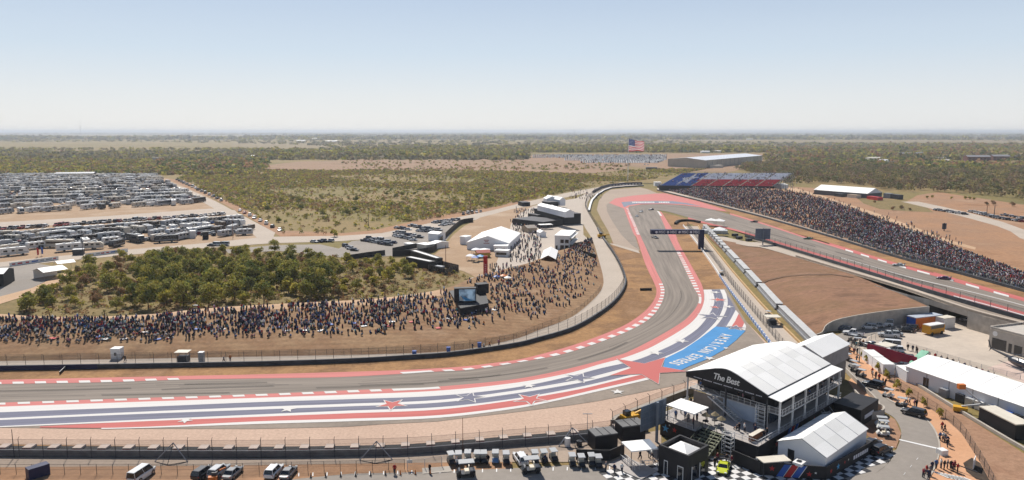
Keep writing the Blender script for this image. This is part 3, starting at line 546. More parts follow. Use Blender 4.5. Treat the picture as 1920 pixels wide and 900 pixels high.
cw = MB(); a = V(1740, 882, .1); b_ = V(1800, 894, .1)
for i in range(9):
    p = V(1746 + i * 7.2, 883 + i * 1.5, .10); cw.poly([p, p + Vector((.45, 0, 0)), p + Vector((1.9, -2.6, 0)), p + Vector((1.35, -2.6, 0))], white)
cw.build('crossing_stripes')['kind'] = 'structure'
sheet('planting_bed', [(1806, 868), (1822, 858), (1838, 868), (1858, 905), (1830, 898), (1812, 884)], mat('dark_soil', (.05, .035, .025), .95, .3), .07)
# black and white squared court in front of the black pavilion
cq = MB(); o0 = V(1180, 905); ux = (V(1660, 862) - V(1260, 905)).normalized(); ux = Vector((math.cos(math.radians(25)), math.sin(math.radians(25)), 0)); uy = Vector((-ux.y, ux.x, 0))
ck_w = mat('court_white', (.62, .61, .6), .6, .06); ck_b = mat('court_black', (.03, .03, .034), .6, .2)
court = [(1120, 890), (1190, 876), (1260, 872), (1370, 862), (1420, 872), (1540, 875), (1600, 852), (1650, 842), (1676, 862), (1594, 904), (1540, 940), (1200, 930), (1130, 905)]
cpoly = [V(*q) for q in court]; c0 = V(1300, 900)
for i in range(-30, 40):
    for j in range(-16, 20):
        c = c0 + ux * (i * 1.3) + uy * (j * 1.3)
        if inside(c.x, c.y, [(q.x, q.y) for q in cpoly]):
            cq.poly([c + Vector((0, 0, .09)), c + ux * 1.3 + Vector((0, 0, .09)), c + (ux + uy) * 1.3 + Vector((0, 0, .09)), c + uy * 1.3 + Vector((0, 0, .09))], ck_w if (i + j) % 2 else ck_b)
cq.build('squared_court')['kind'] = 'structure'
# ---------------------------------------------------------------- vegetation
def leafcloud(centres, radii, cols, per, size, flat=.75, jitter=.22, seed=1, shell=.55):
    """numpy: many small leaf clumps filling each crown; returns verts, quads, per-face colours"""
    g = np.random.default_rng(seed); n = len(centres); C = np.repeat(np.asarray(centres, float), per, 0); Rr = np.repeat(np.asarray(radii, float), per, 0); K = np.repeat(np.asarray(cols, float), per, 0); m = n * per
    d = g.normal(size=(m, 3)); d /= np.linalg.norm(d, axis=1)[:, None]; d[:, 2] = np.where(d[:, 2] < -.55, -d[:, 2], d[:, 2]); rad = (shell + (1 - shell) * g.random(m) ** .5)
    lump = 1 + .28 * np.sin(d[:, 0] * 5 + C[:, 0]) * np.cos(d[:, 1] * 4.3 + C[:, 1]) + .15 * np.sin(d[:, 2] * 7 + C[:, 0] * .7)
    pos = C + d * rad[:, None] * lump[:, None] * Rr * np.array([1, 1, flat])
    a = g.normal(size=(m, 3)) + d * .9; a /= np.linalg.norm(a, axis=1)[:, None]; t = np.cross(a, g.normal(size=(m, 3))); t /= np.linalg.norm(t, axis=1)[:, None]; u = np.cross(a, t)
    s = (np.repeat(np.asarray(size, float) * np.ones(n), per) * (.6 + .8 * g.random(m)))[:, None]; e = .55 + .5 * g.random((m, 1))
    vs_ = np.stack([pos - t * s, pos - u * s * e, pos + t * s, pos + u * s * e], 1).reshape(-1, 3)
    kc = np.clip(K * (1 + jitter * g.normal(size=(m, 1))) * (1 + .06 * g.normal(size=(m, 3))), .005, .9)
    return vs_, np.arange(m * 4).reshape(-1, 4), kc
def fastmesh(name, vs_, quads, cols, m):
    me = bpy.data.meshes.new(name); nv, nq = len(vs_), len(quads); k = quads.shape[1]
    me.vertices.add(nv); me.vertices.foreach_set('co', np.asarray(vs_, np.float32).ravel()); me.loops.add(nq * k); me.loops.foreach_set('vertex_index', quads.astype(np.int32).ravel())
    me.polygons.add(nq); me.polygons.foreach_set('loop_start', np.arange(0, nq * k, k, dtype=np.int32)); me.polygons.foreach_set('loop_total', np.full(nq, k, np.int32)); me.update(calc_edges=True)
    at = me.attributes.new('tint', 'FLOAT_COLOR', 'FACE'); at.data.foreach_set('color', np.c_[cols, np.ones(nq)].astype(np.float32).ravel()); me.materials.append(m); return me
def scatter(poly, n, z=0.0, dens=None, mind=0):
    """points spread evenly over the ground inside a photo outline"""
    W = [V(x, y, z) for x, y in poly]; xs = [q.x for q in W]; ys = [q.y for q in W]; P2 = [(q.x, q.y) for q in W]; o = []; cell = {}; tries = 0
    while len(o) < n and tries < n * 60:
        tries += 1; x = random.uniform(min(xs), max(xs)); y = random.uniform(min(ys), max(ys))
        if not inside(x, y, P2): continue
        if dens and random.random() > dens(x, y): continue
        if mind:
            k = (int(x / mind), int(y / mind))
            if any((x - a) ** 2 + (y - b) ** 2 < mind * mind for i in (-1, 0, 1) for j in (-1, 0, 1) for a, b in cell.get((k[0] + i, k[1] + j), ())): continue
            cell.setdefault(k, []).append((x, y))
        o.append((x, y))
    return o
OL, YG, DG, BR, GB = (.32, .285, .062), (.45, .39, .07), (.14, .165, .045), (.33, .20, .10), (.25, .21, .095)
def cmix(*w): return [c for c, k in w for _ in range(k)]
def nz(x, y, s): return .5 + .25 * (math.sin(x * s + 1.3) + math.sin(y * s * 1.3 + x * s * .6)) * (.8 + .2 * math.sin(x * s * 3.1))
# scrub plain behind the circuit: nobody could count the bushes
P_S = [(330, 338), (350, 326), (470, 318), (620, 320), (800, 316), (960, 322), (1110, 326), (1180, 320), (1330, 316), (1250, 332), (1190, 340), (1100, 352), (1000, 374), (920, 390), (840, 404), (700, 432), (620, 440), (530, 440), (480, 405), (420, 375), (345, 340)]
pts = scatter(P_S, 18000, dens=lambda x, y: .25 + .75 * (nz(x, y, .021) > .42)); pal = cmix((OL, 6), (YG, 4), (DG, 2), (BR, 4), (GB, 6))
r = np.array([random.uniform(.6, 1.6) * (1 + .6 * (random.random() < .12)) for _ in pts]); C = np.array([(x, y, q * .55) for (x, y), q in zip(pts, r)])
vs_, qd, kc = leafcloud(C, np.c_[r, r, r], [random.choice(pal) for _ in pts], 18, r * .36, .7, seed=3)
tag(link('scrub', fastmesh('scrub', vs_, qd, kc, leafm)), 'low olive and yellow scrub covering the plain behind the circuit', kind='stuff')
# far plain: bands of woods and brush out to the horizon
C, Rr, K, S = [], [], [], []
def band(y0, y1, x0, x1, n, rad, cols, gate=None, h=.5):
    for _ in range(n):
        x = random.uniform(x0, x1); y = random.uniform(y0, y1); q = V(x, y)
        if (gate and not gate(x, y, q)) or (988 < x < 1440 and 286 < y < 319 and not (x < 1180 and y > 307)): continue
        rr = random.uniform(*rad); C.append((q.x, q.y, rr * h * .5)); Rr.append((rr, rr, rr * h)); K.append(random.choice(cols)); S.append(rr * .34)
far = cmix(((.26, .225, .12), 4), ((.17, .16, .085), 3), (OL, 2)); woodc = cmix((OL, 5), (YG, 1), (DG, 2), (GB, 4), (BR, 2))
camp = lambda x, y: (y > 326 and 0 < x < 300) or (y > 330 and x < 340)
band(257, 300, -120, 2040, 7500, (5, 13), far, lambda x, y, q: nz(q.x, q.y, .0016) > .36 and not camp(x, y), .4)
band(250, 262, -120, 2040, 3600, (18, 50), far, lambda x, y, q: nz(q.x, q.y, .0005) > .33, .22)
band(302, 320, 640, 1180, 420, (1.2, 3), cmix((OL, 2), (DG, 2), (BR, 2)), None, .7)
band(298, 318, 1470, 2040, 900, (4, 8), cmix((DG, 3), (OL, 3), (BR, 2)), lambda x, y, q: nz(q.x, q.y, .01) > .35, .75)
band(280, 290, -60, 480, 900, (4, 9), cmix((OL, 3), (GB, 3)), lambda x, y, q: nz(q.x, q.y, .003) > .45, .6)
band(284, 328, -120, 480, 6500, (2.5, 6), woodc, lambda x, y, q: not camp(x, y) and (y > 300 or nz(q.x, q.y, .004) > .35), .6)
band(304, 322, 300, 500, 900, (4, 8), cmix((DG, 4), (BR, 3), (OL, 2)), lambda x, y, q: y < 324 - (x - 300) * .03, .8)
band(278, 298, 480, 1010, 1700, (6, 13), cmix((DG, 1), (OL, 4), (GB, 5)), lambda x, y, q: nz(q.x, q.y, .004) > .33, .7)
band(276, 289, 1000, 1440, 1500, (7, 13), cmix((DG, 1), (OL, 4), (GB, 4)), lambda x, y, q: nz(q.x, q.y, .004) > .25, .7)
band(272, 300, 1440, 2040, 2600, (6, 13), cmix((DG, 1), (OL, 3), (GB, 4), (BR, 2)), lambda x, y, q: y > 281 or nz(q.x, q.y, .004) > .5, .7)
vs_, qd, kc = leafcloud(np.array(C), np.array(Rr), K, 20, np.array(S), 1, seed=5)
tag(link('far_woods', fastmesh('far_woods', vs_, qd, kc, leafm)), 'far off brush and woods stretching to the horizon', kind='stuff')
# tree prototypes: tapered trunk with limbs, and a crown of leaf clumps
def tree_proto(seed, h, cr, cols, n, lobes):
    g = random.Random(seed); mb = MB(); base = Vector((0, 0, -.1)); top = Vector((g.uniform(-.3, .3), g.uniform(-.3, .3), h * .5)); mb.tube(base, top, .17, bark, 7, .09); cs, rs, ks = [], [], []
    for i in range(lobes):
        a = i * 2.4 + g.random(); rr = cr * g.uniform(.38, .75); p = Vector((math.cos(a) * rr, math.sin(a) * rr, h * g.uniform(.24, .8)))
        if i == 0: p = Vector((0, 0, h * .8))
        mb.tube(top * g.uniform(.6, 1), p, .07, bark, 5, .025); q = cr * g.uniform(.42, .62); cs.append(p); rs.append((q, q, q)); ks.append(g.choice(cols))
    vs_, qd, kc = leafcloud(np.array(cs), np.array(rs), ks, n // lobes, .27, .8, .26, seed, .35); return mb.data('trunk'), fastmesh('crown', vs_, qd, kc, leafm)
KINDS = {
 'dark': [tree_proto(10 + i, 6.6 + i * .7, 2.7 + .25 * i, cmix((DG, 3), ((.20, .205, .052), 3), (OL, 2)), 1700, 12) for i in range(4)],
 'olive': [tree_proto(20 + i, 5.6 + i * .6, 2.5 + .25 * i, cmix((OL, 3), ((.27, .26, .06), 3)), 1400, 11) for i in range(4)],
 'yellow': [tree_proto(30 + i, 4.2 + i * .5, 2.3 + .2 * i, cmix((YG, 3), (OL, 2)), 900, 7) for i in range(3)],
 'brown': [tree_proto(40 + i, 3.6 + i * .6, 2.2 + .3 * i, cmix((BR, 3), (GB, 3)), 700, 7) for i in range(3)]}
def plant_tree(x, y, kind, s, name, label, group, z=0, wide=1.0):
    tr, cr = random.choice(KINDS[kind]); o = empty(name, (x, y, z), label, 'tree', group, random.uniform(0, 6.28)); o.scale = (s * wide, s * wide, s)
    link('trunk', tr, o); link('crown', cr, o); return o
GROVE = [(40, 588), (60, 560), (120, 532), (150, 508), (180, 495), (250, 484), (330, 473), (520, 472), (640, 490), (700, 486), (770, 505), (800, 515), (770, 535), (700, 556), (560, 568), (440, 573), (280, 585), (170, 587)]
def gdens(x, y):
    px, py = PX((x, y, 0))
    return 1 if 200 < px < 640 else .7
pts = scatter(GROVE + [(868, 526), (864, 531), (830, 538)][::-1][:0], 212, dens=gdens, mind=4.4); pts.sort(key=lambda q: PX((q[0], q[1], 0))[0]); cnt = {}
LOOK = {'dark': 'tall dark green tree', 'olive': 'rounded olive green tree', 'yellow': 'yellow-green bushy tree', 'brown': 'brownish half-bare small tree'}
for x, y in pts:
    px, py = PX((x, y, 0)); centre = 250 < px < 620 and py > 505
    k = random.choices(list(LOOK), (4, 5, 2.5, .6) if centre else (1, 4, 4, 2.5) if px < 640 else (.4, 3, 4, 3))[0]
    where = 'front' if py > 545 else 'middle' if py > 512 else 'back'; key = (k, where); cnt[key] = cnt.get(key, 0) + 1
    plant_tree(x, y, k, random.uniform(.75, 1.2) * (1.08 if centre else .82), 'grove_tree', f'{LOOK[k]}, {ordn(cnt[key])} such from left in the grove\'s {where}', 'trees of the grove behind the crowd bank')
pts = scatter([(30, 590), (60, 556), (120, 530), (150, 508), (250, 484), (330, 473), (520, 474), (640, 491), (700, 488), (790, 506), (862, 514), (878, 523), (830, 538), (770, 552), (700, 561), (560, 570), (440, 574), (280, 587), (170, 590)], 2400); r = np.array([random.uniform(.4, 1.1) for _ in pts])
vs_, qd, kc = leafcloud(np.array([(x, y, q * .4) for (x, y), q in zip(pts, r)]), np.c_[r, r, r], [random.choice(cmix((BR, 5), (OL, 2), (GB, 4), (YG, 1))) for _ in pts], 22, r * .3, .8, seed=8)
tag(link('undergrowth', fastmesh('undergrowth', vs_, qd, kc, leafm)), 'brown and olive undergrowth between the grove trees', kind='stuff')
# bigger single bushes in front of the scrub plain
pts = scatter([(500, 428), (480, 395), (430, 365), (600, 372), (900, 358), (1100, 340), (1090, 350), (990, 374), (900, 392), (800, 410), (690, 432), (610, 438)], 64, mind=13); pts.sort(key=lambda q: PX((q[0], q[1], 0))[0]); cnt = {}
for x, y in pts:
    k = random.choices(('dark', 'olive', 'yellow'), (4, 3, 3))[0]; cnt[k] = cnt.get(k, 0) + 1
    plant_tree(x, y, k, random.uniform(.42, .68), 'scrub_tree', f'low {dict(dark="dark green", olive="olive", yellow="yellow-green")[k]} tree standing out of the scrub, {ordn(cnt[k])} from left', 'single trees standing out of the scrub', 0, 1.15)
plant_tree(V(627, 444).x, V(627, 444).y, 'yellow', .95, 'roadside_tree', 'lone bushy tree beside the perimeter road bend', None)
# woods on the right
RW = [(1400, 310), (1440, 306), (1500, 304), (1620, 310), (1760, 322), (1920, 318), (2260, 318), (2260, 410), (1920, 376), (1860, 368), (1800, 362), (1720, 360), (1660, 358), (1640, 350), (1540, 343), (1480, 346), (1440, 332), (1380, 318)]
pts = scatter(RW, 2400, mind=5); pts.sort(key=lambda q: q[1]); near = sorted(pts[:56], key=lambda q: PX((q[0], q[1], 0))[0]); cnt = {}
for x, y in near:
    k = random.choices(('dark', 'olive', 'brown', 'yellow'), (3, 3, 3, 1))[0]; cnt[k] = cnt.get(k, 0) + 1
    plant_tree(x, y, k, random.uniform(1.0, 1.5), 'woodland_tree', f'{LOOK[k].replace("small ", "")}, {ordn(cnt[k])} such along the edge of the right-hand woods', 'trees along the edge of the right-hand woods')
r = np.array([random.uniform(2.6, 5.2) for _ in pts[56:]]); wpal = cmix(((.20, .175, .075), 4), ((.23, .165, .095), 4), ((.14, .14, .055), 3), ((.30, .25, .09), 2))
vs_, qd, kc = leafcloud(np.array([(x, y, q * .75) for (x, y), q in zip(pts[56:], r)]), np.c_[r, r, r * .9], [random.choice(wpal) for _ in r], 70, r * .2, 1, seed=11, shell=.4)
tag(link('right_woods'.replace('right_', 'dense_'), fastmesh('dense_woods', vs_, qd, kc, leafm)), 'dense brown and green woods on the right', kind='stuff')
for i, (px, py, s) in enumerate([(1738, 372, .55), (1748, 371, .5), (1784, 373, .5), (1810, 374, .62), (1818, 374, .6), (1826, 375, .55), (1850, 385, .8), (1862, 385, .8), (1898, 387, .75), (1674, 394, .6), (1690, 392, .7), (1706, 395, .6), (1640, 380, .5)]):
    q = V(px, py); plant_tree(q.x, q.y, 'brown' if i > 5 else 'yellow', s, 'field_tree', f'small scattered {"brownish bush" if i > 5 else "yellowish sapling"}, {ordn(i - 5 if i > 5 else i + 1)} from the left on the right-hand field', 'saplings on the right-hand field')
for i, (px, py) in enumerate([(1622, 672), (1628, 680), (1650, 697), (1666, 712), (1686, 730), (1708, 744), (1736, 762), (1766, 782)]):
    q = V(px, py); plant_tree(q.x - .5, q.y, 'yellow', random.uniform(.36, .5), 'sapling', f'thin yellow-green sapling by the chain fence, {ordn(i + 1)} from the tent end', 'saplings along the chain fence', 0, .7)
# ---------------------------------------------------------------- vehicles
def car_meshes(kind, sep):
    L, Wd, belt, roof, cab, tb, tf = dict(saloon=(4.7, 1.84, .86, 1.42, (-1.75, 1.0), (-1.15, .25), 1), estate=(4.8, 1.92, 1.02, 1.74, (-2.25, .95), (-2.0, .35), 1), pickup=(5.7, 2.0, 1.08, 1.86, (-.75, 1.15), (-.55, .55), 1), van=(5.3, 2.0, 1.15, 2.15, (-2.6, 1.9), (-2.55, 1.15), 1), racer=(4.6, 2.0, .74, 1.18, (-1.5, .8), (-.9, .1), 1))[kind]
    body, gl, wh, lp, rl = MB(), MB(), MB(), MB(), MB(); B = body; G = gl if sep else body
    st = [(-L / 2, .80, .42, belt - .06), (-L / 2 + .25, .94, .26, belt), (-L / 4, 1, .2, belt + .02), (0, 1, .2, belt), (L / 4, 1, .2, belt - .03), (L / 2 - .45, .95, .24, belt - .12), (L / 2, .74, .38, belt - .26)]
    rings = []
    for y, s, zb, zt in st:
        h = Wd / 2 * s; rings.append([(-h * .92, y, zb), (-h, y, (zb + zt) / 2), (-h * .97, y, zt - .08), (-h * .84, y, zt), (h * .84, y, zt), (h * .97, y, zt - .08), (h, y, (zb + zt) / 2), (h * .92, y, zb)])
    vsx = [p for r_ in rings for p in r_]; fs = []
    for i in range(len(rings) - 1):
        for j in range(8): k = (j + 1) % 8; fs.append((i * 8 + k, i * 8 + j, i * 8 + 8 + j, i * 8 + 8 + k))
    fs.append(tuple(range(8))[::-1][::-1]); fs.append(tuple(range((len(rings) - 1) * 8, len(rings) * 8))[::-1]); B.mesh(vsx, fs, paint)
    y0, y1 = cab; t0, t1 = tb; wb, wt = Wd / 2 * .86, Wd / 2 * .68; z0 = belt - .02
    G.hexa([(-wb, y0, z0), (wb, y0, z0), (wb, y1, z0), (-wb, y1, z0), (-wt, t0, roof - .06), (wt, t0, roof - .06), (wt, t1, roof - .06), (-wt, t1, roof - .06)], glass)
    B.hexa([(-wt * 1.02, t0 - .04, roof - .06), (wt * 1.02, t0 - .04, roof - .06), (wt * 1.02, t1 + .04, roof - .06), (-wt * 1.02, t1 + .04, roof - .06), (-wt * .9, t0 + .1, roof), (wt * .9, t0 + .1, roof), (wt * .9, t1 - .1, roof), (-wt * .9, t1 - .1, roof)], paint)
    for sx in (-1, 1):                                         # pillars
        for (ya, yb) in ((y0, t0), (y1, t1), ((y0 + y1) / 2, (t0 + t1) / 2)): B.tube((sx * wb, ya, z0), (sx * wt, yb, roof - .05), .05, paint, 4)
    if kind == 'pickup':
        B.box((0, -1.85, belt + .03), (Wd * .72, 1.75, .05), dark)
    if kind == 'racer':
        B.box((0, -2.15, 1.22), (1.8, .34, .05), dark); B.box((-.55, -2.1, .98), (.05, .2, .46), dark); B.box((.55, -2.1, .98), (.05, .2, .46), dark); B.box((0, 2.3, .14), (1.9, .3, .06), dark)
    wr = .36 if kind in ('saloon', 'racer') else .42; WP = [(sx * (Wd / 2 - .1), sy) for sx in (-1, 1) for sy in (-L * .29, L * .31)]
    def wheel(m, x, y):
        m.tube((x - .12, y, wr), (x + .12, y, wr), wr, tyre, 10)
    def rimf(m, x, y): m.tube((x - .13, y, wr), (x + .13, y, wr), wr * .6, rim, 8)
    for sx in (-1, 1):
        lp_ = lp if sep else B; rl_ = rl if sep else B
        lp_.box((sx * Wd * .31, L / 2 - .12, belt - .25), (.38, .22, .16), lamp); rl_.box((sx * Wd * .34, -L / 2 + .06, belt - .14), (.34, .1, .18), redlamp)
    if not sep:
        for p in WP: wheel(B, *p)
        me = B.data(kind); return me
    B.data  # parts
    w1, w2 = MB(), MB(); wheel(w1, 0, 0); rimf(w2, 0, 0)
    return dict(body=B.data('body'), glass=G.data('window_glass'), lamp=lp.data('headlight'), red=rl.data('tail_light'), wheel=w1.data('wheel'), rim=w2.data('rim'), WP=WP)
CARN = {k: car_meshes(k, True) for k in ('saloon', 'estate', 'pickup', 'van', 'racer')}
CARF = {k: car_meshes(k, False) for k in ('saloon', 'estate', 'pickup', 'van')}
PAL = [('white', (.72, .72, .71), 26), ('silver', (.42, .43, .44), 20), ('black', (.012, .012, .014), 26), ('dark grey', (.06, .062, .068), 20), ('dark blue', (.02, .035, .10), 8), ('red', (.30, .018, .018), 6), ('tan', (.35, .29, .21), 3)]
KN = dict(saloon='saloon car', estate='estate car', pickup='pickup', van='van')
def rcol(): return random.choices(PAL, [p[2] for p in PAL])[0]
def near_car(kind, p, rot, col, label, group=None, name='parked_car', catn='car'):
    M = CARN[kind]; o = link(name, M['body'], None, p, rot); tag(o, label, catn, group); o.color = (*col, 1)
    g = link('window_glass', M['glass'], o); link('headlights', M['lamp'], o); link('tail_lights', M['red'], o)
    for x, y in M['WP']:
        w_ = link('wheel', M['wheel'], o, (x, y, 0)); r_ = link('rim', M['rim'], w_)
    return o
def far_car(kind, p, rot, col, label, group, name='parked_car', s=1.0):
    o = link(name, CARF[kind], None, p, rot); o.scale = (s, s, s); o.color = (*col, 1); return tag(o, label, 'car' if kind != 'van' else 'van', group)
CARS = [0]
def car_row(a, b, n, ang, where, group, kinds=(4, 4, 3, .6), jit=.12, z=.06, skip=0, pal=None, s=1.0):
    A, B = V(*a), V(*b); cnt = {}
    for i in range(n):
        if random.random() < skip: continue
        p = A.lerp(B, (i + .5) / n) + Vector((random.uniform(-.3, .3), random.uniform(-.3, .3), z)); k = random.choices(('saloon', 'estate', 'pickup', 'van'), kinds)[0]; cn, c, _ = rcol() if not pal else random.choice(pal)
        kk = (cn, k); cnt[kk] = cnt.get(kk, 0) + 1; CARS[0] += 1
        far_car(k, p, ang + random.gauss(0, jit) + (math.pi if random.random() < .5 else 0), c, f'{cn} {KN[k]}, {ordn(cnt[kk])} from left {where}', group, s=s)
# motorhomes, caravans, coaches
def rv_meshes(kind):
    L, Wd, Hh = dict(motorhome=(9.6, 2.5, 3.3), caravan=(7.6, 2.45, 3.0), coach=(11.6, 2.55, 3.5), trailer=(6.4, 2.4, 2.7))[kind]; b, wn, rf = MB(), MB(), MB(); hl = L / 2
    prof = {'motorhome': [(-hl, .5), (hl - .5, .5), (hl, .9), (hl, 1.5), (hl - .45, Hh - .5), (hl - .9, Hh), (-hl, Hh)], 'caravan': [(-hl, .5), (hl - .3, .5), (hl, 1.2), (hl - .2, 2.2), (hl - 1.1, Hh), (-hl + .3, Hh), (-hl, Hh - .5)], 'coach': [(-hl, .4), (hl - .1, .4), (hl, 1.2), (hl - .35, Hh - .2), (hl - .8, Hh), (-hl + .2, Hh), (-hl, Hh - .3)], 'trailer': [(-hl, .5), (hl - .6, .5), (hl, 1.0), (hl, Hh - .3), (hl - .4, Hh), (-hl, Hh)]}[kind]
    n = len(prof); vv = [(-Wd / 2, y, z) for y, z in prof] + [(Wd / 2, y, z) for y, z in prof]; ff = [tuple(range(n)), tuple(range(2 * n - 1, n - 1, -1))] + [(i, i + n, (i + 1) % n + n, (i + 1) % n) for i in range(n)]
    b.mesh(vv, [f[::-1] for f in ff], shell)
    for sx in (-1, 1):
        x = sx * (Wd / 2 + .012)
        if kind == 'coach': wn.box((x, -.2, 2.3), (.02, L * .84, .95), glass)
        elif kind == 'trailer': b.box((x, 0, .9), (.02, L * .9, .12), dark)
        else:
            for y, ww in ((-hl * .62, 1.3), (-hl * .1, 1.0), (hl * .42, 1.5)): wn.box((x, y, 2.1), (.02, ww, .75), glass)
            b.box((x, 0, 1.25), (.018, L * .93, .28), grey); b.box((x, hl * .16, 1.55), (.022, .7, 1.9), cream) if sx > 0 else None
        for y in ((-hl * .45, hl * .55) if kind in ('motorhome', 'coach') else (-.3, .6)): b.tube((sx * (Wd / 2 - .25), y, .42), (sx * (Wd / 2 + .01), y, .42), .42, tyre, 9)
    if kind in ('motorhome', 'coach'): wn.hexa([(-1.1, hl + .015, 1.45), (1.1, hl + .015, 1.45), (1.1, hl - .3, 2.75), (-1.1, hl - .3, 2.75), (-1.1, hl + .05, 1.47), (1.1, hl + .05, 1.47), (1.1, hl - .26, 2.77), (-1.1, hl - .26, 2.77)], glass)
    else: b.tube((-.5, hl - .3, .5), (0, hl + 1.2, .5), .06, dark, 4); b.tube((.5, hl - .3, .5), (0, hl + 1.2, .5), .06, dark, 4)
    for y in ((-hl * .4, hl * .25) if kind != 'trailer' else (0,)): rf.box((0, y, Hh + .14), (.9, 1.1, .28), white, taper=.85)
    return b.data(kind), wn.data('windows') if wn.v else None, rf.data('roof_unit')
RVM = {k: rv_meshes(k) for k in ('motorhome', 'caravan', 'coach', 'trailer')}
RVP = [('white', (.70, .69, .66), 10), ('cream', (.56, .50, .41), 7), ('light grey', (.42, .42, .42), 6), ('dark brown', (.08, .055, .04), 2), ('charcoal', (.035, .036, .04), 2)]
RVS = [0]
def rv(kind, p, rot, cn, c, label, group, name=None):
    b, wn, rf = RVM[kind]; o = link(name or kind, b, None, p, rot); o.scale = (1.22, 1.22, 1.18); o.color = (*c, 1); tag(o, label, kind, group)
    if wn: link('windows', wn, o)
    link('roof_unit', rf, o); RVS[0] += 1; return o
SH_A = math.radians(-78)
RVC = {}
def rv_row(a, b, pitch, where, group, ang=None, skip=.1, kinds=(5, 6, 1, 2), cars=.35, z=.03):
    A, B = V(*a), V(*b); d = (B - A); n = int(d.length / pitch); base = 0; cnt = {}
    for i in range(n):
        if random.random() < skip: continue
        p = A.lerp(B, (i + .5) / n) + Vector((random.uniform(-.8, .8), random.uniform(-1.2, 1.2), z))
        if random.random() < cars and CARS[0] < 78:
            k = random.choices(('saloon', 'estate', 'pickup'), (1, 2, 4))[0]; cn, c, _ = rcol(); kk = (cn, k); cnt[kk] = cnt.get(kk, 0) + 1; CARS[0] += 1
            far_car(k, p, base + (ang or 0) + random.gauss(0, .3), c, f'{cn} {KN[k]} amid campers, {ordn(cnt[kk])} from left {where}', 'cars among the campers', s=1.2); continue
        k = random.choices(('motorhome', 'caravan', 'coach', 'trailer'), kinds)[0]; cn, c, _ = random.choices(RVP, [q[2] for q in RVP])[0]; kk = (cn, k); cnt[kk] = cnt.get(kk, 0) + 1
        rv(k, p, base + (ang if ang is not None else 0) + random.gauss(0, .26) + (1.2 if random.random() < .16 else 0) + (math.pi if random.random() < .3 else 0), cn, c, f'{cn} {k}, {ordn(cnt[kk])} from left {where}', group)
GC = 'motorhomes and caravans on the camping field'
edge = lambda y: 300 + (y - 330) * 1.75 if y < 345 else 330 + (y - 345) * 1.9
for i, y in enumerate([389, 381, 374.5, 368.5, 363, 358, 353.5, 349.5, 345.8, 342.4, 339.4, 336.7, 334.4, 332.4]):
    xr = min(395, edge(y)) - 14
    rv_row((-30, y + 14 if i == 0 else y + (11 - i)), (xr, y - (8 if i == 0 else 2)), 4.3 if i > 1 else 5.4 if i else 8.5, f'in camper row {i + 1} above the lane', GC, ang=random.choice((-.55, -.75, -.4, .95)) if i else -.5, skip=.18 if i == 0 else .06, cars=.25 if i else .15, kinds=(5, 5, .8, 2.4) if i else (8, 1, 3, 1))
car_row((-8, 432), (430, 402), 46, .12, 'in the car row under the pale lane', 'cars parked in a row below the pale lane', skip=.06, s=1.22)
for i, (a, b) in enumerate([((-20, 449), (450, 414)), ((-20, 455), (462, 421)), ((-15, 463), (478, 431)), ((-10, 472), (480, 439)), ((0, 482), (330, 453))]):
    rv_row(a, b, 6.6 if i < 2 else 8 if i == 2 else 11, f'in camper row {i + 1} below the lane', GC, ang=(-.6, 1.1, -.5, -.75, -.9)[i], skip=.08 + .05 * i, cars=.3)
car_row((330, 337), (420, 379), 15, .2, 'beside the upper field road', 'cars on the verge of the field road', s=1.3); car_row((446, 394), (530, 436), 8, .2, 'beside the lower field road', 'cars on the verge of the field road', skip=.1, s=1.2)
GL = 'cars in the fenced parking lot'; dk = [('black', (.012, .012, .014), 1), ('dark grey', (.06, .062, .068), 1), ('silver', (.40, .41, .42), 1), ('dark blue', (.02, .03, .08), 1), ('white', (.65, .65, .65), 1)]
for i, (a, b, n) in enumerate([((646, 462), (668, 472), 4), ((682, 452), (732, 461), 8), ((690, 448), (740, 457), 8), ((738, 443), (778, 452), 7), ((742, 437), (790, 447), 6), ((742, 428), (768, 432), 4), ((770, 424), (790, 428), 4), ((782, 434), (812, 436), 5), ((790, 430), (826, 433), 6), ((812, 419), (860, 413), 8), ((824, 424), (848, 420), 4), ((583, 455), (626, 453), 4)]):
    car_row(a, b, n, 1.05, f'in row {i + 1} of the fenced lot', GL, pal=dk)
car_row((864, 403), (905, 397), 5, .1, 'queueing behind the marquee', 'cars on the perimeter road', (1, 1, 4, 1))
car_row((390, 462), (427, 460), 3, 1.4, 'on the road behind the grove', 'cars on the road behind the grove', (1, 1, 1, 3))
for i, (a, b, n) in enumerate([((1752, 394), (1812, 403), 11), ((1818, 397), (1868, 409), 11), ((1866, 409), (1920, 417), 9), ((1880, 404), (1925, 412), 6)]):
    car_row(a, b, n, .9, f'in line {i + 1} on the right-hand field', 'cars on the right-hand field')
car_row((1400, 418 - 108), (1448, 312), 5, .2, 'on the dirt beside the big shed', 'cars by the big shed'); car_row((1206, 309), (1218, 309.5), 2, .1, 'on the dirt left of the big shed', 'cars by the big shed'); car_row((1268, 312), (1282, 312.5), 3, .1, 'in front of the big shed', 'cars by the big shed')
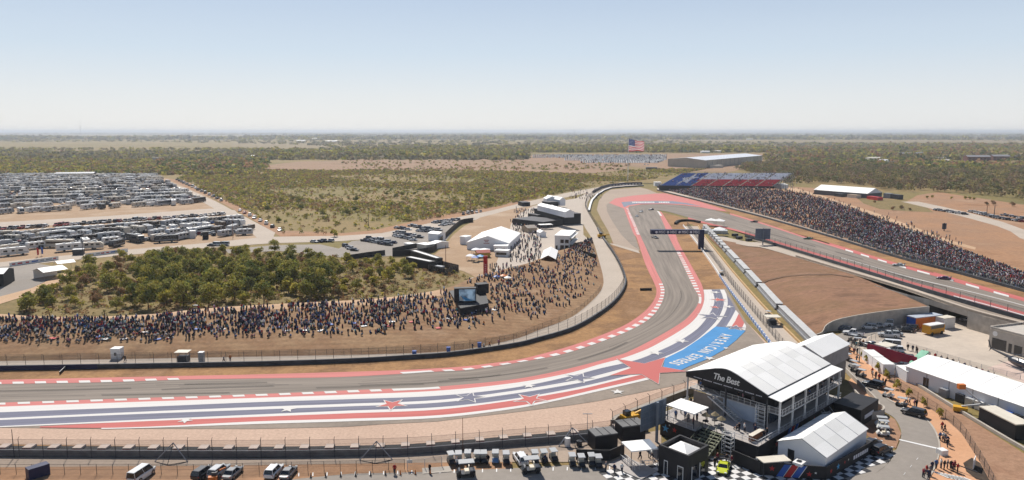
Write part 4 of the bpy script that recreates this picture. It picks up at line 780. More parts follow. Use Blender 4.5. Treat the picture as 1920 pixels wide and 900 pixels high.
# small vehicles, trailers and gear crammed between the far campers: too many and too small to count
vv, qq, cc = [], [], []
for k_ in range(1900):
    x, y = random.uniform(-30, 400), random.uniform(331, 388)
    if k_ > 1500:
        x, t_ = random.uniform(-20, 455), random.random(); y = 446 + t_ * 28 - (x + 20) * .072
    elif x > edge(y) - 14 or (x > 395) or y > 384 - x * .02: continue
    p = V(x, y); a = random.choice((.2, .4, 1.2)) + random.gauss(0, .2); ca, sa = math.cos(a), math.sin(a); c = random.choices([(.62, .62, .6), (.35, .35, .36), (.02, .02, .025), (.06, .065, .07), (.25, .03, .03), (.05, .10, .25), (.45, .35, .25)], (6, 4, 8, 5, 1, 1, 1))[0]
    for lx, ly, z0, z1, col in ((1.0, 2.3, .3, 1.0, c), (.85, 1.25, 1.0, 1.65, tuple(q * .5 + .008 for q in c)), (.8, 1.0, 1.652, 1.72, c)):
        b0 = len(vv); vv += [(p.x + ex * lx * ca - ey * ly * sa, p.y + ex * lx * sa + ey * ly * ca, zz) for zz in (z0, z1) for ex, ey in ((-1, -1), (1, -1), (1, 1), (-1, 1))]
        for f in ((4, 5, 6, 7), (0, 1, 5, 4), (1, 2, 6, 5), (2, 3, 7, 6), (3, 0, 4, 7)): qq.append([b0 + k for k in f]); cc.append(col)
tag(link('crowded_vehicles', fastmesh('crowded_vehicles', np.array(vv), np.array(qq), np.array(cc), tintp)), 'crammed small vehicles and gear between the far campers', kind='stuff')
# distant storage lot: hundreds of cars, one mass
bm = MB(); vv, qq, cc = [], [], []
for j, y in enumerate(np.arange(291.2, 306, .95)):
    x0, x1 = (1000 if y < 296 else 1060 if y < 301 else 1090), 1252 - max(0, (y - 300) * 3)
    A, B = V(x0, y), V(x1, y); L = (B - A).length; n = int(L / 4.4)
    for i in range(n):
        if random.random() < .12: continue
        p = A.lerp(B, i / n); c = random.choices([(.72, .72, .72), (.45, .46, .48), (.05, .05, .06), (.2, .03, .03)], (10, 4, 2, .3))[0]
        for (lx, ly, z0, z1, col) in ((1.3, 3.2, .2, 1.9, c), (1.1, 1.9, 1.9, 3.0, tuple(q * .55 + .01 for q in c))):
            b0 = len(vv); vv += [(p.x + sx * lx * (1 if zz == z0 else .9), p.y + sy * ly * (1 if zz == z0 else .9), zz) for zz in (z0, z1) for sx, sy in ((-1, -1), (1, -1), (1, 1), (-1, 1))]
            for f in ((4, 5, 6, 7), (0, 1, 5, 4), (1, 2, 6, 5), (2, 3, 7, 6), (3, 0, 4, 7)): qq.append([b0 + k for k in f]); cc.append(col)
tag(link('stored_cars', fastmesh('stored_cars', np.array(vv), np.array(qq), np.array(cc), tintp)), 'hundreds of pale cars stored on the far dirt lot', kind='stuff')
# racing cars on the circuit
for px, py, rot, c, lab, z in [(1194, 406.5, 2.9, (.6, .61, .62), 'silver racing car, nearest of the three leaving the hairpin', 0), (1202, 398, 2.75, (.72, .72, .7), 'white racing car leaving the hairpin behind the silver one', 0), (1221, 394, 2.2, (.05, .03, .08), 'dark racing car turning at the hairpin apex', 0), (1228, 447, .45 + 3.14, (.02, .02, .025), 'black racing car passing under the gantry', 0), (1414, 417, .95, (.05, .01, .02), 'dark maroon racing car braking beside the outer kerb', .7), (1515, 449, .95, (.01, .12, .05), 'dark green racing car on the straight', 2), (1685, 499, .95, (.5, .52, .5), 'pale silver-green racing car in the middle of the straight', 4.3), (1770, 524, .95, (.10, .01, .06), 'purple racing car nearest on the straight', 5)]:
    near_car('racer', V(px, py, z) + Vector((0, 0, .1)), rot, c, lab, 'racing cars on the circuit', 'racing_car', 'racing car')
near_car('racer', V(1356, 882) + Vector((0, 0, .1)), 2.75, (.50, .55, .02), 'lime yellow racing car displayed on the black and white squares', None, 'show_car', 'racing car')
# foreground cars
for px, py, k, r, c, lab in [(382, 893, 'estate', -.25, (.012, .012, .014), 'black estate car, leftmost of three at the foreground fence'), (411, 890, 'estate', -.2, (.45, .46, .47), 'silver car, middle of three at the foreground fence'), (437, 892, 'saloon', -.15, (.2, .205, .21), 'grey saloon, right of three at the foreground fence'), (514, 890, 'estate', -.12, (.72, .72, .72), 'white estate car on the red verge beside a grey saloon'), (541, 892, 'saloon', -.08, (.13, .132, .138), 'grey saloon beside the white estate car on the verge'), (266, 897, 'van', -.2, (.65, .66, .66), 'white van alone at the bottom edge near the low fence'), (976, 866, 'estate', .28, (.7, .7, .7), 'white car with dark roof glass among the golf carts'),
    (1653, 850, 'estate', -1.0, (.012, .012, .016), 'black estate car parked at the corner of the squared court'), (1634, 836, 'saloon', -1.0, (.02, .02, .025), 'black saloon in the shade behind the corner estate car'), (1713, 779, 'estate', .75, (.014, .016, .02), 'black estate car with rear spare wheel on the curved road'), (1638, 726, 'estate', .72, (.02, .022, .03), 'black estate car climbing the curved road beside the gravel path'),
    (1634, 653, 'pickup', .3, (.03, .04, .07), 'dark pickup truck parked left of the yard fence'), (1652, 664, 'pickup', 1.25, (.04, .05, .08), 'dark blue pickup truck in front of the maroon screen'), (1676, 660, 'estate', 1.2, (.68, .68, .68), 'white estate car behind the maroon screen'), (1668, 651, 'van', 1.2, (.7, .7, .7), 'white van parked behind the dark pickups'), (1690, 672, 'pickup', 1.2, (.02, .025, .03), 'black pickup truck behind the right end of the maroon screen'), (1676, 629, 'saloon', 1.2, (.35, .37, .38), 'grey saloon in the yard beside the light trucks'), (1666, 632, 'pickup', 1.2, (.5, .51, .52), 'silver pickup truck in the yard'), (1706, 619, 'estate', 1.3, (.03, .035, .045), 'dark estate car in front of the long orange trailer'), (1698, 622, 'saloon', 1.3, (.02, .02, .022), 'black saloon beside the dark estate car in the yard'),
    (1600, 629, 'pickup', 1.0, (.66, .66, .66), 'white pickup truck queueing by the concrete wall'), (1582, 621, 'estate', .7, (.07, .09, .13), 'slate blue estate car in the wall\'s shade'), (1628, 617, 'estate', 1.25, (.6, .6, .6), 'pale estate car in the queue along the concrete wall'), (1656, 611, 'van', 1.3, (.68, .68, .67), 'white van heading the queue along the concrete wall'), (1616, 611, 'saloon', 1.2, (.05, .07, .09), 'dark saloon tight against the concrete wall'), (1643, 613, 'saloon', 1.2, (.5, .5, .5), 'silver saloon behind the white van by the wall'), (1832, 610, 'estate', .9, (.66, .67, .66), 'white estate car near the tunnel mouth'), (1815, 603, 'saloon', .9, (.45, .45, .44), 'silver saloon near the tunnel mouth'),
    (1576, 655, 'pickup', .1, (.05, .055, .06), 'dark pickup at the head of the cart queue beside the small tent'), (1690, 690, 'saloon', 1.1, (.05, .08, .10), 'dark saloon behind the white containers'), (1699, 695, 'pickup', 1.1, (.03, .03, .035), 'black pickup behind the white containers')]:
    near_car(k, V(px, py) + Vector((0, 0, .08)), r, c, lab)
o = MB(); o.tube((0, 0, 0), (0, .3, 0), .38, tyre, 12)
# golf carts
def cart_mesh():
    p = {}; b = MB(); b.box((0, 0, .38), (1.15, 2.3, .22), paint); b.hexa([(-.55, .55, .49), (.55, .55, .49), (.5, 1.15, .49), (-.5, 1.15, .49), (-.55, .62, .95), (.55, .62, .95), (.48, .85, .88), (-.48, .85, .88)], paint); b.box((0, -.85, .62), (1.1, .6, .32), paint); p['body'] = b.data('body')
    s = MB(); s.box((0, -.15, .62), (1.05, .55, .28), cream); s.box((0, -.45, .95), (1.05, .12, .5), cream); p['seat'] = s.data('seat')
    r_ = MB(); r_.box((0, -.1, 1.86), (1.25, 1.95, .07), paint, taper=.94); p['roof'] = r_.data('roof')
    t = MB(); [t.tube((x * .52, y, .5), (x * .52, y * .95, 1.84), .025, dark, 4) for x in (-1, 1) for y in (-.95, .7)]; p['posts'] = t.data('roof_post')
    w_ = MB(); w_.tube((-.1, 0, .24), (.1, 0, .24), .24, tyre, 9); p['wheel'] = w_.data('wheel'); return p
CM = cart_mesh()
def cart(px, py, rot, c, label, group='golf carts and buggies', z=.08, s=1.0):
    o = link('golf_cart', CM['body'], None, V(px, py) + Vector((0, 0, z)), rot); o.scale = (s, s, s); o.color = (*c, 1); tag(o, label, 'golf cart', group)
    link('seat', CM['seat'], o); r_ = link('roof', CM['roof'], o); r_.color = (.40, .40, .39, 1); link('roof_frame', CM['posts'], o)
    for x in (-.5, .5):
        for y in (-.8, .8): link('wheel', CM['wheel'], o, (x, y, 0))
    return o
bl, wh_ = (.015, .016, .02), (.68, .68, .66)
for i, (px, py, r) in enumerate([(846, 869, .3), (860, 868, .1), (877, 866, 0), (895, 867, -.05), (907, 867, .1), (929, 866, 0), (949, 868, .05), (1003, 866, .1), (1020, 865, .15), (1038, 863, .25)]):
    cart(px, py, 3.14 + r, bl if i not in (1, 5) else (.10, .2, .38), f'golf cart parked in the line along the parking bay, {ordn(i + 1)} from the left')
for i, (px, py) in enumerate([(1073, 872), (1090, 874), (1109, 872), (1122, 875)]): cart(px, py, 3.2, bl, f'golf cart in front of the low black fence, {ordn(i + 1)} from the left')
for i, (px, py) in enumerate([(873, 893), (995, 886)]): cart(px, py, 1.75, bl, f'long buggy driving across the bay, {["in front of the left carts", "in front of the white car"][i]}', s=1.4)
for i, (px, py) in enumerate([(1655, 806), (1655, 817), (1652, 799)]): cart(px, py, 1.3, wh_, f'white golf cart on the grass corner inside the bend, {["middle", "lowest", "uppermost"][i]} of three')
for i, (px, py, r, c) in enumerate([(1586, 655, .3, bl), (1582, 668, .3, wh_), (1588, 676, .4, bl), (1600, 690, .5, wh_), (1604, 698, .5, bl), (1614, 707, .6, bl), (1665, 745, .8, wh_), (1690, 762, .9, bl)]): cart(px, py, r, c, f'{"black" if c is bl else "white"} cart {ordn(i + 1)} down the curved road from the small tent')
for i, (px, py, r) in enumerate([(1440, 594, .3), (1448, 604, .3), (1352, 516, .3), (368, 583, 1.2), (906, 525, 1.5), (1607, 646, 1.2), (1600, 640, .6)]): cart(px, py, r, bl, ['cart parked beside the service road canopy', 'cart just below the service road canopy', 'cart halfway along the infield service road', 'white-roofed cart on the path behind the crowd', 'white-roofed cart behind the big screen', 'cart in the crowd near the maroon screen', 'cart at the yard fence corner'][i], None)
# ---------------------------------------------------------------- tents, buildings
def frame(a, b, z=0.0, c=None):
    A, B = V(*a, z), V(*b, z); u = (B - A); L = u.length; u = u / L; n = Vector((-u.y, u.x, 0))
    if n.y < 0: n = -n
    if c: d = V(*c, z) - B; n = (n * max(.1, d.dot(n)) + u * d.dot(u) * 0).normalized()
    return A, B, u, n, L
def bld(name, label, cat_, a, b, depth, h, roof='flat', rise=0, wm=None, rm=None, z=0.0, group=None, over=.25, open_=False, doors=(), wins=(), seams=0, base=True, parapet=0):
    A, B, u, n, L = frame(a, b, z); wm = wm or canvas_dull; rm = rm or canvas; o = empty(name, A, label, cat_, group); C_, D = B + n * depth, A + n * depth
    def q(s, t, zz): return A + u * s + n * t + Vector((0, 0, zz))
    if open_:
        for s in (0.06, L - .06):
            for k in range(max(2, int(depth / 5) + 1)): MB().tube(q(s, depth * k / max(1, int(depth / 5)), 0), q(s, depth * k / max(1, int(depth / 5)), h), .06, grey, 5).build('post', o)
        if open_ == 'back': MB().hexa([q(0, depth - .1, 0), q(L, depth - .1, 0), q(L, depth, 0), q(0, depth, 0), q(0, depth - .1, h), q(L, depth - .1, h), q(L, depth, h), q(0, depth, h)], wm).build('wall', o)
    else:
        w_ = MB(); w_.hexa([q(0, 0, 0), q(L, 0, 0), q(L, depth, 0), q(0, depth, 0), q(0, 0, h), q(L, 0, h), q(L, depth, h), q(0, depth, h)], wm)
        if roof == 'depth':
            for t in (0, depth): w_.poly([q(0, t, h), q(L, t, h), q(L / 2, t, h + rise)], wm)
        if roof == 'width':
            for s in (0, L): w_.poly([q(s, 0, h), q(s, depth, h), q(s, depth / 2, h + rise)], wm)
        w_.build('wall', o)
    r = MB(); t_ = .1; e = over
    if roof == 'flat':
        r.hexa([q(-e, -e, h + .003), q(L + e, -e, h + .003), q(L + e, depth + e, h + .003), q(-e, depth + e, h + .003), q(-e, -e, h + .22), q(L + e, -e, h + .22), q(L + e, depth + e, h + .22), q(-e, depth + e, h + .22)], rm)
        if parapet:
            pb = MB(); ph = parapet
            for p0, p1 in ((q(0, 0, h + .22 + ph / 2), q(L, 0, h + .22 + ph / 2)), (q(0, depth, h + .22 + ph / 2), q(L, depth, h + .22 + ph / 2)), (q(0, .2, h + .22 + ph / 2), q(0, depth - .2, h + .22 + ph / 2)), (q(L, .2, h + .22 + ph / 2), q(L, depth - .2, h + .22 + ph / 2))): pb.bar(p0, p1, .35, ph, wm)
            pb.build('parapet', o)
    elif roof == 'hip':
        m_ = q(L / 2, depth / 2, h + rise); cs = [q(-e, -e, h), q(L + e, -e, h), q(L + e, depth + e, h), q(-e, depth + e, h)]
        for i in range(4): r.poly([cs[i], cs[(i + 1) % 4], m_], rm)
        r.poly(cs[::-1], rm)
    else:
        s_ = rise / ((L if roof == 'depth' else depth) / 2); nn = max(1, seams)
        for sd_ in (0, 1):
            for k in range(nn):
                g = .012 if nn > 1 else 0
                if roof == 'depth':
                    t0, t1 = -e + (depth + 2 * e) * (k / nn + g * .5), -e + (depth + 2 * e) * ((k + 1) / nn - g * .5); x0, x1 = (-e, L / 2) if sd_ == 0 else (L + e, L / 2); z0, z1 = h - e * s_, h + rise
                    P = [q(x0, t0, z0), q(x1, t0, z1), q(x1, t1, z1), q(x0, t1, z0)]
                else:
                    t0, t1 = -e + (L + 2 * e) * (k / nn + g * .5), -e + (L + 2 * e) * ((k + 1) / nn - g * .5); y0, y1 = (-e, depth / 2) if sd_ == 0 else (depth + e, depth / 2); z0, z1 = h - e * s_, h + rise
                    P = [q(t0, y0, z0), q(t1, y0, z0), q(t1, y1, z1), q(t0, y1, z1)]
                r.hexa([p + Vector((0, 0, .005)) for p in P] + [p + Vector((0, 0, t_)) for p in P], rm)
        if nn > 1:
            for k in range(1, nn):
                g = MB()
                if roof == 'depth': t = -e + (depth + 2 * e) * k / nn; [r.bar(q(x, t, h + rise * (0 if x != L / 2 else 1) + .04), q(L / 2, t, h + rise + .04), .14, .05, grey) for x in (0, L)]
                else: t = -e + (L + 2 * e) * k / nn; [r.bar(q(t, y, h + .04), q(t, depth / 2, h + rise + .04), .14, .05, grey) for y in (0, depth)]
    r.build('roof', o)
    for s0, s1, z0, z1 in doors: MB().hexa([q(s0 * L, -.06, z0), q(s1 * L, -.06, z0), q(s1 * L, -.003, z0), q(s0 * L, -.003, z0), q(s0 * L, -.06, z1), q(s1 * L, -.06, z1), q(s1 * L, -.003, z1), q(s0 * L, -.003, z1)], glass).build('door', o)
    for s0, s1, z0, z1 in wins: MB().hexa([q(s0 * L, -.05, z0), q(s1 * L, -.05, z0), q(s1 * L, -.003, z0), q(s0 * L, -.003, z0), q(s0 * L, -.05, z1), q(s1 * L, -.05, z1), q(s1 * L, -.003, z1), q(s0 * L, -.003, z1)], glass).build('window', o)
    o['q'] = 0; del o['q']; return o, q, L
# big white marquee of the village
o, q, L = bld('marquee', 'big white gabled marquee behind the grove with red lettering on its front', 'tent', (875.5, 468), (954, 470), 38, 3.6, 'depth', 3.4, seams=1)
mb = MB(); put_text(mb, 'THE', q(L * .46, -.04, 4.6), q(1, 0, 0) - q(0, 0, 0), (0, 0, 1), 1.1, red, .02); put_text(mb, 'SHOP', q(L * .46, -.04, 3.4), q(1, 0, 0) - q(0, 0, 0), (0, 0, 1), 1.1, red, .02)
for r_, s_, z_ in ((.42, .50, 4.6), (.41, .51, 3.9), (.425, .505, 3.2)): pass
bm = MB()
for zz, s0, s1 in ((4.7, .41, .53), (4.0, .43, .51), (3.2, .40, .54)): bm.hexa([q(L * s0, -.06, zz), q(L * s1, -.06, zz), q(L * s1, -.004, zz), q(L * s0, -.004, zz), q(L * s0, -.06, zz + .4), q(L * s1, -.06, zz + .4), q(L * s1, -.004, zz + .4), q(L * s0, -.004, zz + .4)], mat('faded_red_lettering', (.38, .2, .2), .7))
bm.build('lettering', o)
bld('site_cabin', 'white flat-roofed cabin attached to the right front of the big marquee', 'cabin', (926, 473), (951, 473.5), 5, 3.0, wins=((.1, .3, 1, 2), (.6, .85, 1, 2)))
bld('site_cabin', 'small white cabin standing left of the big marquee', 'cabin', (862.5, 458), (873, 459), 5, 4.0)
bld('delivery_truck', 'white box truck behind the black fence by the marquee\'s back right corner', 'truck', (944, 424), (953, 425), 5, 3.2) if False else None
# fan village
bp = [((1028, 391), (1047, 390), 10, 4.6, 'tall black block carrying the rear white tent', None), ((1056, 422), (1089, 420), 40, 6.6, 'large black block at the road side carrying the long white tent', None), ((1019, 428), (1055, 423), 26, 3.6, 'black stepped block in the middle of the village', None), ((1007, 413), (1022, 412), 12, 3.2, 'small dark block left of the middle tent', None), ((979, 387), (994, 386.5), 10, 2.9, 'low dark grey block beside the perimeter road', None)]
for a, b, d, h, lab, _ in bp: bld('black_block', lab, 'building', a, b, d, h, wm=black, rm=mat('charcoal_deck', (.06, .06, .07), .7), over=0)
bld('peaked_tent', 'white gabled tent at the back left of the village', 'tent', (1025, 384), (1045, 383.5), 9, 4.6, 'depth', 1.9, z=1.5)
bld('peaked_tent', 'tall narrow white gabled tent at the back right of the village', 'tent', (1049.5, 386), (1060, 385.5), 24, 4.6, 'depth', 1.8, z=1.5)
bld('peaked_tent', 'white gabled tent in the middle of the village with wide grey front', 'tent', (1029.5, 404.5), (1052, 404), 9, 4.2, 'depth', 1.9, z=3.65)
bld('peaked_tent', 'long white ridge tent on top of the large black block', 'tent', (1060, 408), (1076, 407.3), 44, 3.4, 'depth', 1.3, z=6.9)
bld('canopy', 'small white flat canopy left of the middle tent', 'canopy', (1008, 401), (1020, 400.6), 7, 3.0, z=3.45, open_=True)
bld('canopy', 'left one of two low white canopies in the village', 'canopy', (1013, 431), (1023, 430.6), 4, 2.8, open_=True); bld('canopy', 'right one of two low white canopies in the village', 'canopy', (1025, 430.5), (1036, 430), 4, 2.8, open_=True)
bld('small_tent', 'small white gabled stall tent between canopies and plaza', 'tent', (1013, 445), (1024, 444.6), 7, 2.6, 'depth', 1.0)
bld('shed', 'tan shed with grey roof on the plaza edge', 'shed', (989.5, 437), (1007, 436), 9, 2.8, 'width', 1.2, wm=tan, rm=mat('shed_roof', (.30, .26, .22), .8))
bld('white_suite_tower'.replace('tower', 'block'), 'white two-storey viewing block with balconies facing the road', 'building', (1040, 469), (1067.5, 470), 21, 7.2, wm=white, wins=((.38, .62, 3.6, 5.4), (.7, .95, 3.6, 5.4), (.38, .62, .5, 2.6), (.7, .95, .5, 2.6)), doors=((.06, .2, 0, 2.4),))
side = [o_ for o_ in sc.objects if o_.get('label', '').startswith('white two-storey viewing')][0]
A, B, u, n, L = frame((1040, 469), (1067.5, 470)); 
for k in range(5):
    for z0 in (.6, 3.7):
        p = B + n * (1.2 + k * 4); MB().hexa([p + u * .01 + Vector((0, 0, z0)), p + u * .06 + Vector((0, 0, z0)), p + u * .06 + n * 3.2 + Vector((0, 0, z0)), p + u * .01 + n * 3.2 + Vector((0, 0, z0)), p + u * .01 + Vector((0, 0, z0 + 2)), p + u * .06 + Vector((0, 0, z0 + 2)), p + u * .06 + n * 3.2 + Vector((0, 0, z0 + 2)), p + u * .01 + n * 3.2 + Vector((0, 0, z0 + 2))], glass).build('window', side)
rb = MB()
for z0 in (3.2, 6.2): rb.bar(B + u * .8 + Vector((0, 0, z0)), B + u * .8 + n * 21 + Vector((0, 0, z0)), 1.5, .15, white); rb.bar(B + u * 1.5 + Vector((0, 0, z0 + .9)), B + u * 1.5 + n * 21 + Vector((0, 0, z0 + .9)), .06, .06, white)
rb.build('balcony', side)
bld('peaked_tent', 'open-fronted white gabled tent in front of the viewing block', 'tent', (1014, 498), (1041, 498.5), 24, 3.0, 'depth', 1.6, open_=True)
A, B, u, n, L = frame((1070, 473), (1118, 487)); 
def wall_run(name, label, cat_, pts, h, m, th=.12, z=0, group=None, cap=None):
    W = [V(x, y, z) for x, y in pts] if not isinstance(pts[0], Vector) else pts; b = MB()
    for i in range(len(W) - 1):
        d = (W[i + 1] - W[i]); d.z = 0; s_ = Vector((-d.y, d.x, 0)).normalized() * th / 2; p, r_ = W[i], W[i + 1]
        b.hexa([p - s_, r_ - s_, r_ + s_, p + s_, p - s_ + Vector((0, 0, h)), r_ - s_ + Vector((0, 0, h)), r_ + s_ + Vector((0, 0, h)), p + s_ + Vector((0, 0, h))], m, cap)
    o = b.build(name); return tag(o, label, cat_, group)
wall_run('screen_fence', 'black screen fence running from the viewing block to the road', 'fence', [(1072, 474), (1095, 480), (1118, 487)], 2.4, black)
wall_run('screen_fence', 'long curving black screen fence between car lot and marquee yard', 'fence', cat([(736, 481), (775, 479), (812, 472), (826, 456), (840, 441), (853, 429), (866, 420), (887, 416.5)], 40), 2.9, black)
wall_run('screen_fence', 'straight black screen fence at the lower left edge of the car lot', 'fence', [(645, 489), (690, 482), (722, 478)], 2.4, black); wall_run('screen_fence', 'black screen fence segment between the lot\'s gate and sheds', 'fence', [(736, 473), (782, 464)], 2.2, black)
for a, b, lab in [((761, 497), (806, 507), 'nearer one of two long black trailers behind the grove'), ((770, 484), (818, 500), 'farther one of two long black trailers behind the grove')]:
    o, q, L = bld('long_trailer', lab, 'trailer', a, b, 3.2, 3.4, wm=black, rm=black, over=0); MB().hexa([q(1, .5, 3.63), q(L - 1, .5, 3.63), q(L - 1, 2.0, 3.63), q(1, 2.0, 3.63), q(1, .5, 3.7), q(L - 1, .5, 3.7), q(L - 1, 2.0, 3.7), q(1, 2.0, 3.7)], white).build('roof_strip', o)
pen = empty('screened_pen', V(804, 508), 'black mesh-screened equipment pen beside the long trailers', 'enclosure')
for a, b in (((804, 508), (836, 516)), ((836, 516), (860, 508)), ((804, 508), (828, 500)), ((828, 500), (860, 508))):
    p, r_ = V(*a), V(*b); MB().hexa([p, r_, r_ + Vector((.05, .05, 0)), p + Vector((.05, .05, 0)), p + Vector((0, 0, 2.6)), r_ + Vector((0, 0, 2.6)), r_ + Vector((.05, .05, 2.6)), p + Vector((.05, .05, 2.6))], screen_a).build('mesh_panel', pen); MB().tube(p, p + Vector((0, 0, 2.7)), .06, grey, 5).build('post', pen)
bld('generator', 'grey generator box inside the screened pen', 'generator', (815, 507), (828, 509), 2, 1.8, wm=grey, rm=grey, over=0)
for a, b, d, h, lab, wm_ in [((803, 451), (822, 453), 6, 4, 'grey arched shelter inside the car lot', canvas_dull), ((804, 465), (815, 467), 9, 2.6, 'white low shed beside the screened fence curve', white), ((782, 466), (799, 469), 5, 2.4, 'cream storage box near the lot fence', cream), ((758, 462), (768, 464), 3, 1.6, 'small white box by the lot gate', white)]: bld('storage_shed', lab, 'shed', a, b, d, h, 'width' if h > 2.5 else 'flat', .8, wm=wm_)
for i, (x, y, m_, s_) in enumerate([(874, 489, canvas_dull, 3.5), (884, 492, bluep, 3), (898, 478, canvas, 5), (884, 477, canvas_dull, 4), (893, 490, skyblue, 3.2)]):
    bld('pop_up_tent', ['pale pop-up tent', 'dark blue pop-up tent', 'white pop-up tent', 'grey pop-up tent', 'light blue pop-up tent'][i] + ' on the dirt yard below the marquee', 'tent', (x, y), (x + s_ * 3.6, y + .3), s_, 2.1, 'hip', .9, rm=m_, open_=True)
bld('food_stall', 'red and yellow food stall tent below the marquee', 'stall', (895, 484), (919, 483), 4.5, 2.4, 'width', 1.0, wm=mat('mustard_stall', (.45, .28, .04), .6), rm=mat('stall_red', (.35, .05, .03), .6, .3, 1.5))
bld('food_stall', 'white stall trailer with dark counter beside the red stall', 'stall', (928, 481), (952, 482), 4, 2.8, wm=white, wins=((.1, .9, .9, 2.0),))
# red advertising pylon and big screen
o = empty('advertising_pylon', V(910.5, 533), 'tall narrow red advertising pylon beside the big screen', 'pylon'); p = V(910.5, 533); hh = 9.6
MB().box(p + Vector((0, 0, .7)), (1.5, 1.2, 1.4), white).build('base', o); MB().box(p + Vector((0, 0, 1.4 + hh / 2)), (1.6, 1.0, hh), red).build('banner', o)
tm = MB(); put_text(tm, 'SHOP', p + Vector((0, -.52, 6)), (0, 0, -1), (1, 0, 0), .9, white, .02) if False else None
for k in range(7): tm.box(p + Vector((0, -.515, 3.4 + k * .72)), (.62, .03, .42), mat('pink_lettering', (.6, .3, .3), .6))
tm.build('lettering', o)
scr = empty('big_screen', V(876, 585, zc(876) * .75), 'big video screen on a black stage facing the hill crowd', 'screen'); a0 = V(876, 583, 3.2)
zb = 3.0; bs = [V(842, 556, zb), V(863, 590, zb), V(916, 580, zb), V(908, 548, zb)]; b = MB(); b.prism([(q_.x, q_.y) for q_ in bs], zb - 2.5, zb + 2.0, black); b.build('stage', scr)
sA, sB = V(852, 579, zb), V(893, 578, zb); du = (sB - sA).normalized(); dn = Vector((-du.y, du.x, 0)); hs = HT(872, 579, 541, zb) - zb
def sq(s, t, z_): return sA + du * (s * (sB - sA).length) + dn * t + Vector((0, 0, z_))
MB().hexa([sq(0, 0, 2), sq(1, 0, 2), sq(1, 2.2, 2), sq(0, 2.2, 2), sq(0, 0, hs), sq(1, 0, hs), sq(1, 2.2, hs), sq(0, 2.2, hs)], black).build('screen_housing', scr)
sm = bpy.data.materials.new('lit_screen'); sm.use_nodes = True; n_ = sm.node_tree; b_ = n_.nodes['Principled BSDF']; vr = n_.nodes.new('ShaderNodeTexNoise'); vr.inputs['Scale'].default_value = .55; gg = n_.nodes.new('ShaderNodeNewGeometry'); n_.links.new(gg.outputs['Position'], vr.inputs[0]); cr_ = n_.nodes.new('ShaderNodeValToRGB'); cr_.color_ramp.elements[0].color = (.03, .05, .08, 1); cr_.color_ramp.elements[1].color = (.18, .26, .34, 1); cr_.color_ramp.elements[0].position = .35; cr_.color_ramp.elements[1].position = .65
n_.links.new(vr.outputs[0], cr_.inputs[0]); n_.links.new(cr_.outputs[0], b_.inputs['Base Color']); n_.links.new(cr_.outputs[0], b_.inputs['Emission Color']); b_.inputs['Emission Strength'].default_value = .7
pic = MB(); pic.poly([sq(.22, -.05, hs * .38), sq(.96, -.05, hs * .38), sq(.96, -.05, hs * .95), sq(.22, -.05, hs * .95)], sm)
pic.poly([sq(.24, -.07, hs * .39), sq(.42, -.07, hs * .39), sq(.3, -.07, hs * .62), sq(.24, -.07, hs * .62)], cream); pic.poly([sq(.5, -.07, hs * .39), sq(.85, -.07, hs * .39), sq(.36, -.07, hs * .62), sq(.33, -.07, hs * .62)], skyblue); pic.build('screen_picture', scr)
MB().box(V(903, 560, zb) + Vector((0, 0, 3.6)), (4, 3, 3.2), black, .4).build('control_cabin', scr)
# left apron tents, banners on the camping fence
bld('open_tent', 'white open-sided tent with equipment on the asphalt apron', 'tent', (83, 526), (127, 519), 8, 3.2, 'width', 1.2, open_='back'); bld('open_tent', 'white arched frame tent at the grove corner', 'tent', (110, 510), (142, 506), 5, 3.4, 'width', .8, open_=True)
bld('open_tent', 'white tent cut off by the left edge on the apron', 'tent', (-30, 540), (8, 538), 12, 5.0, 'width', 1.2, wm=black)
def banner(name, lab, a, b, h, z=0.0):
    o = wall_run(name, lab, 'banner', [a, b], h, white, .06); A, B = V(*a), V(*b); d = (B - A); L = d.length; d /= L; n = Vector((d.y, -d.x, 0)); n = n if n.y < 0 else -n; m = MB(); s = 1.0
    while s < L - 2:
        w_ = random.uniform(1.2, 3.4); p = A + d * s + n * .04; c = random.choice((red, navy, bluep, red, grey)); z0 = h * random.uniform(.3, .4); m.poly([p + Vector((0, 0, z0)), p + d * w_ + Vector((0, 0, z0)), p + d * w_ + Vector((0, 0, h * .7)), p + Vector((0, 0, h * .7))], c); s += w_ + random.uniform(.4, 1.4)
    m.build('banner_print', o); return o
banner('banner', 'white printed banner along the camping fence, left of the gate', (18, 500), (110, 487), 1.7); banner('banner', 'white printed banner along the camping fence, right of the gate', (160, 482), (240, 472), 1.7)
bld('gate_van', 'dark box trailer parked at the camping gate', 'trailer', (136, 479), (157, 478), 3, 2.6, wm=dark, rm=white, over=0)
for x, y, m_, lab in ((70, 482, red, 'red feather flag by the camping gate'), (78, 480, bluep, 'blue feather flag by the camping gate')):
    p = V(x, y); o = empty('feather_flag', p, lab, 'flag'); MB().tube(p, p + Vector((0, 0, 4.6)), .04, grey, 5).build('pole', o); MB().poly([p + Vector((.02, -.02, .9)), p + Vector((.9, -.02, 1.1)), p + Vector((1.0, -.02, 3.8)), p + Vector((.02, -.02, 4.6))], m_).build('flag_cloth', o)
bld('long_shelter', 'long grey-roofed shelter at the far edge of the camping field', 'shelter', (103, 332.5), (176, 331.5), 14, 4.5, 'width', 1.5, wm=dark, rm=grey)
for i, (x, y, m_) in enumerate([(362, 447, white), (386, 449, black)]): bld('container', ['white upright container at the camping field\'s front', 'black upright container at the camping field\'s front'][i], 'container', (x - 6, y), (x + 5, y - .5), 4, 3.8, wm=m_, rm=m_, over=0)
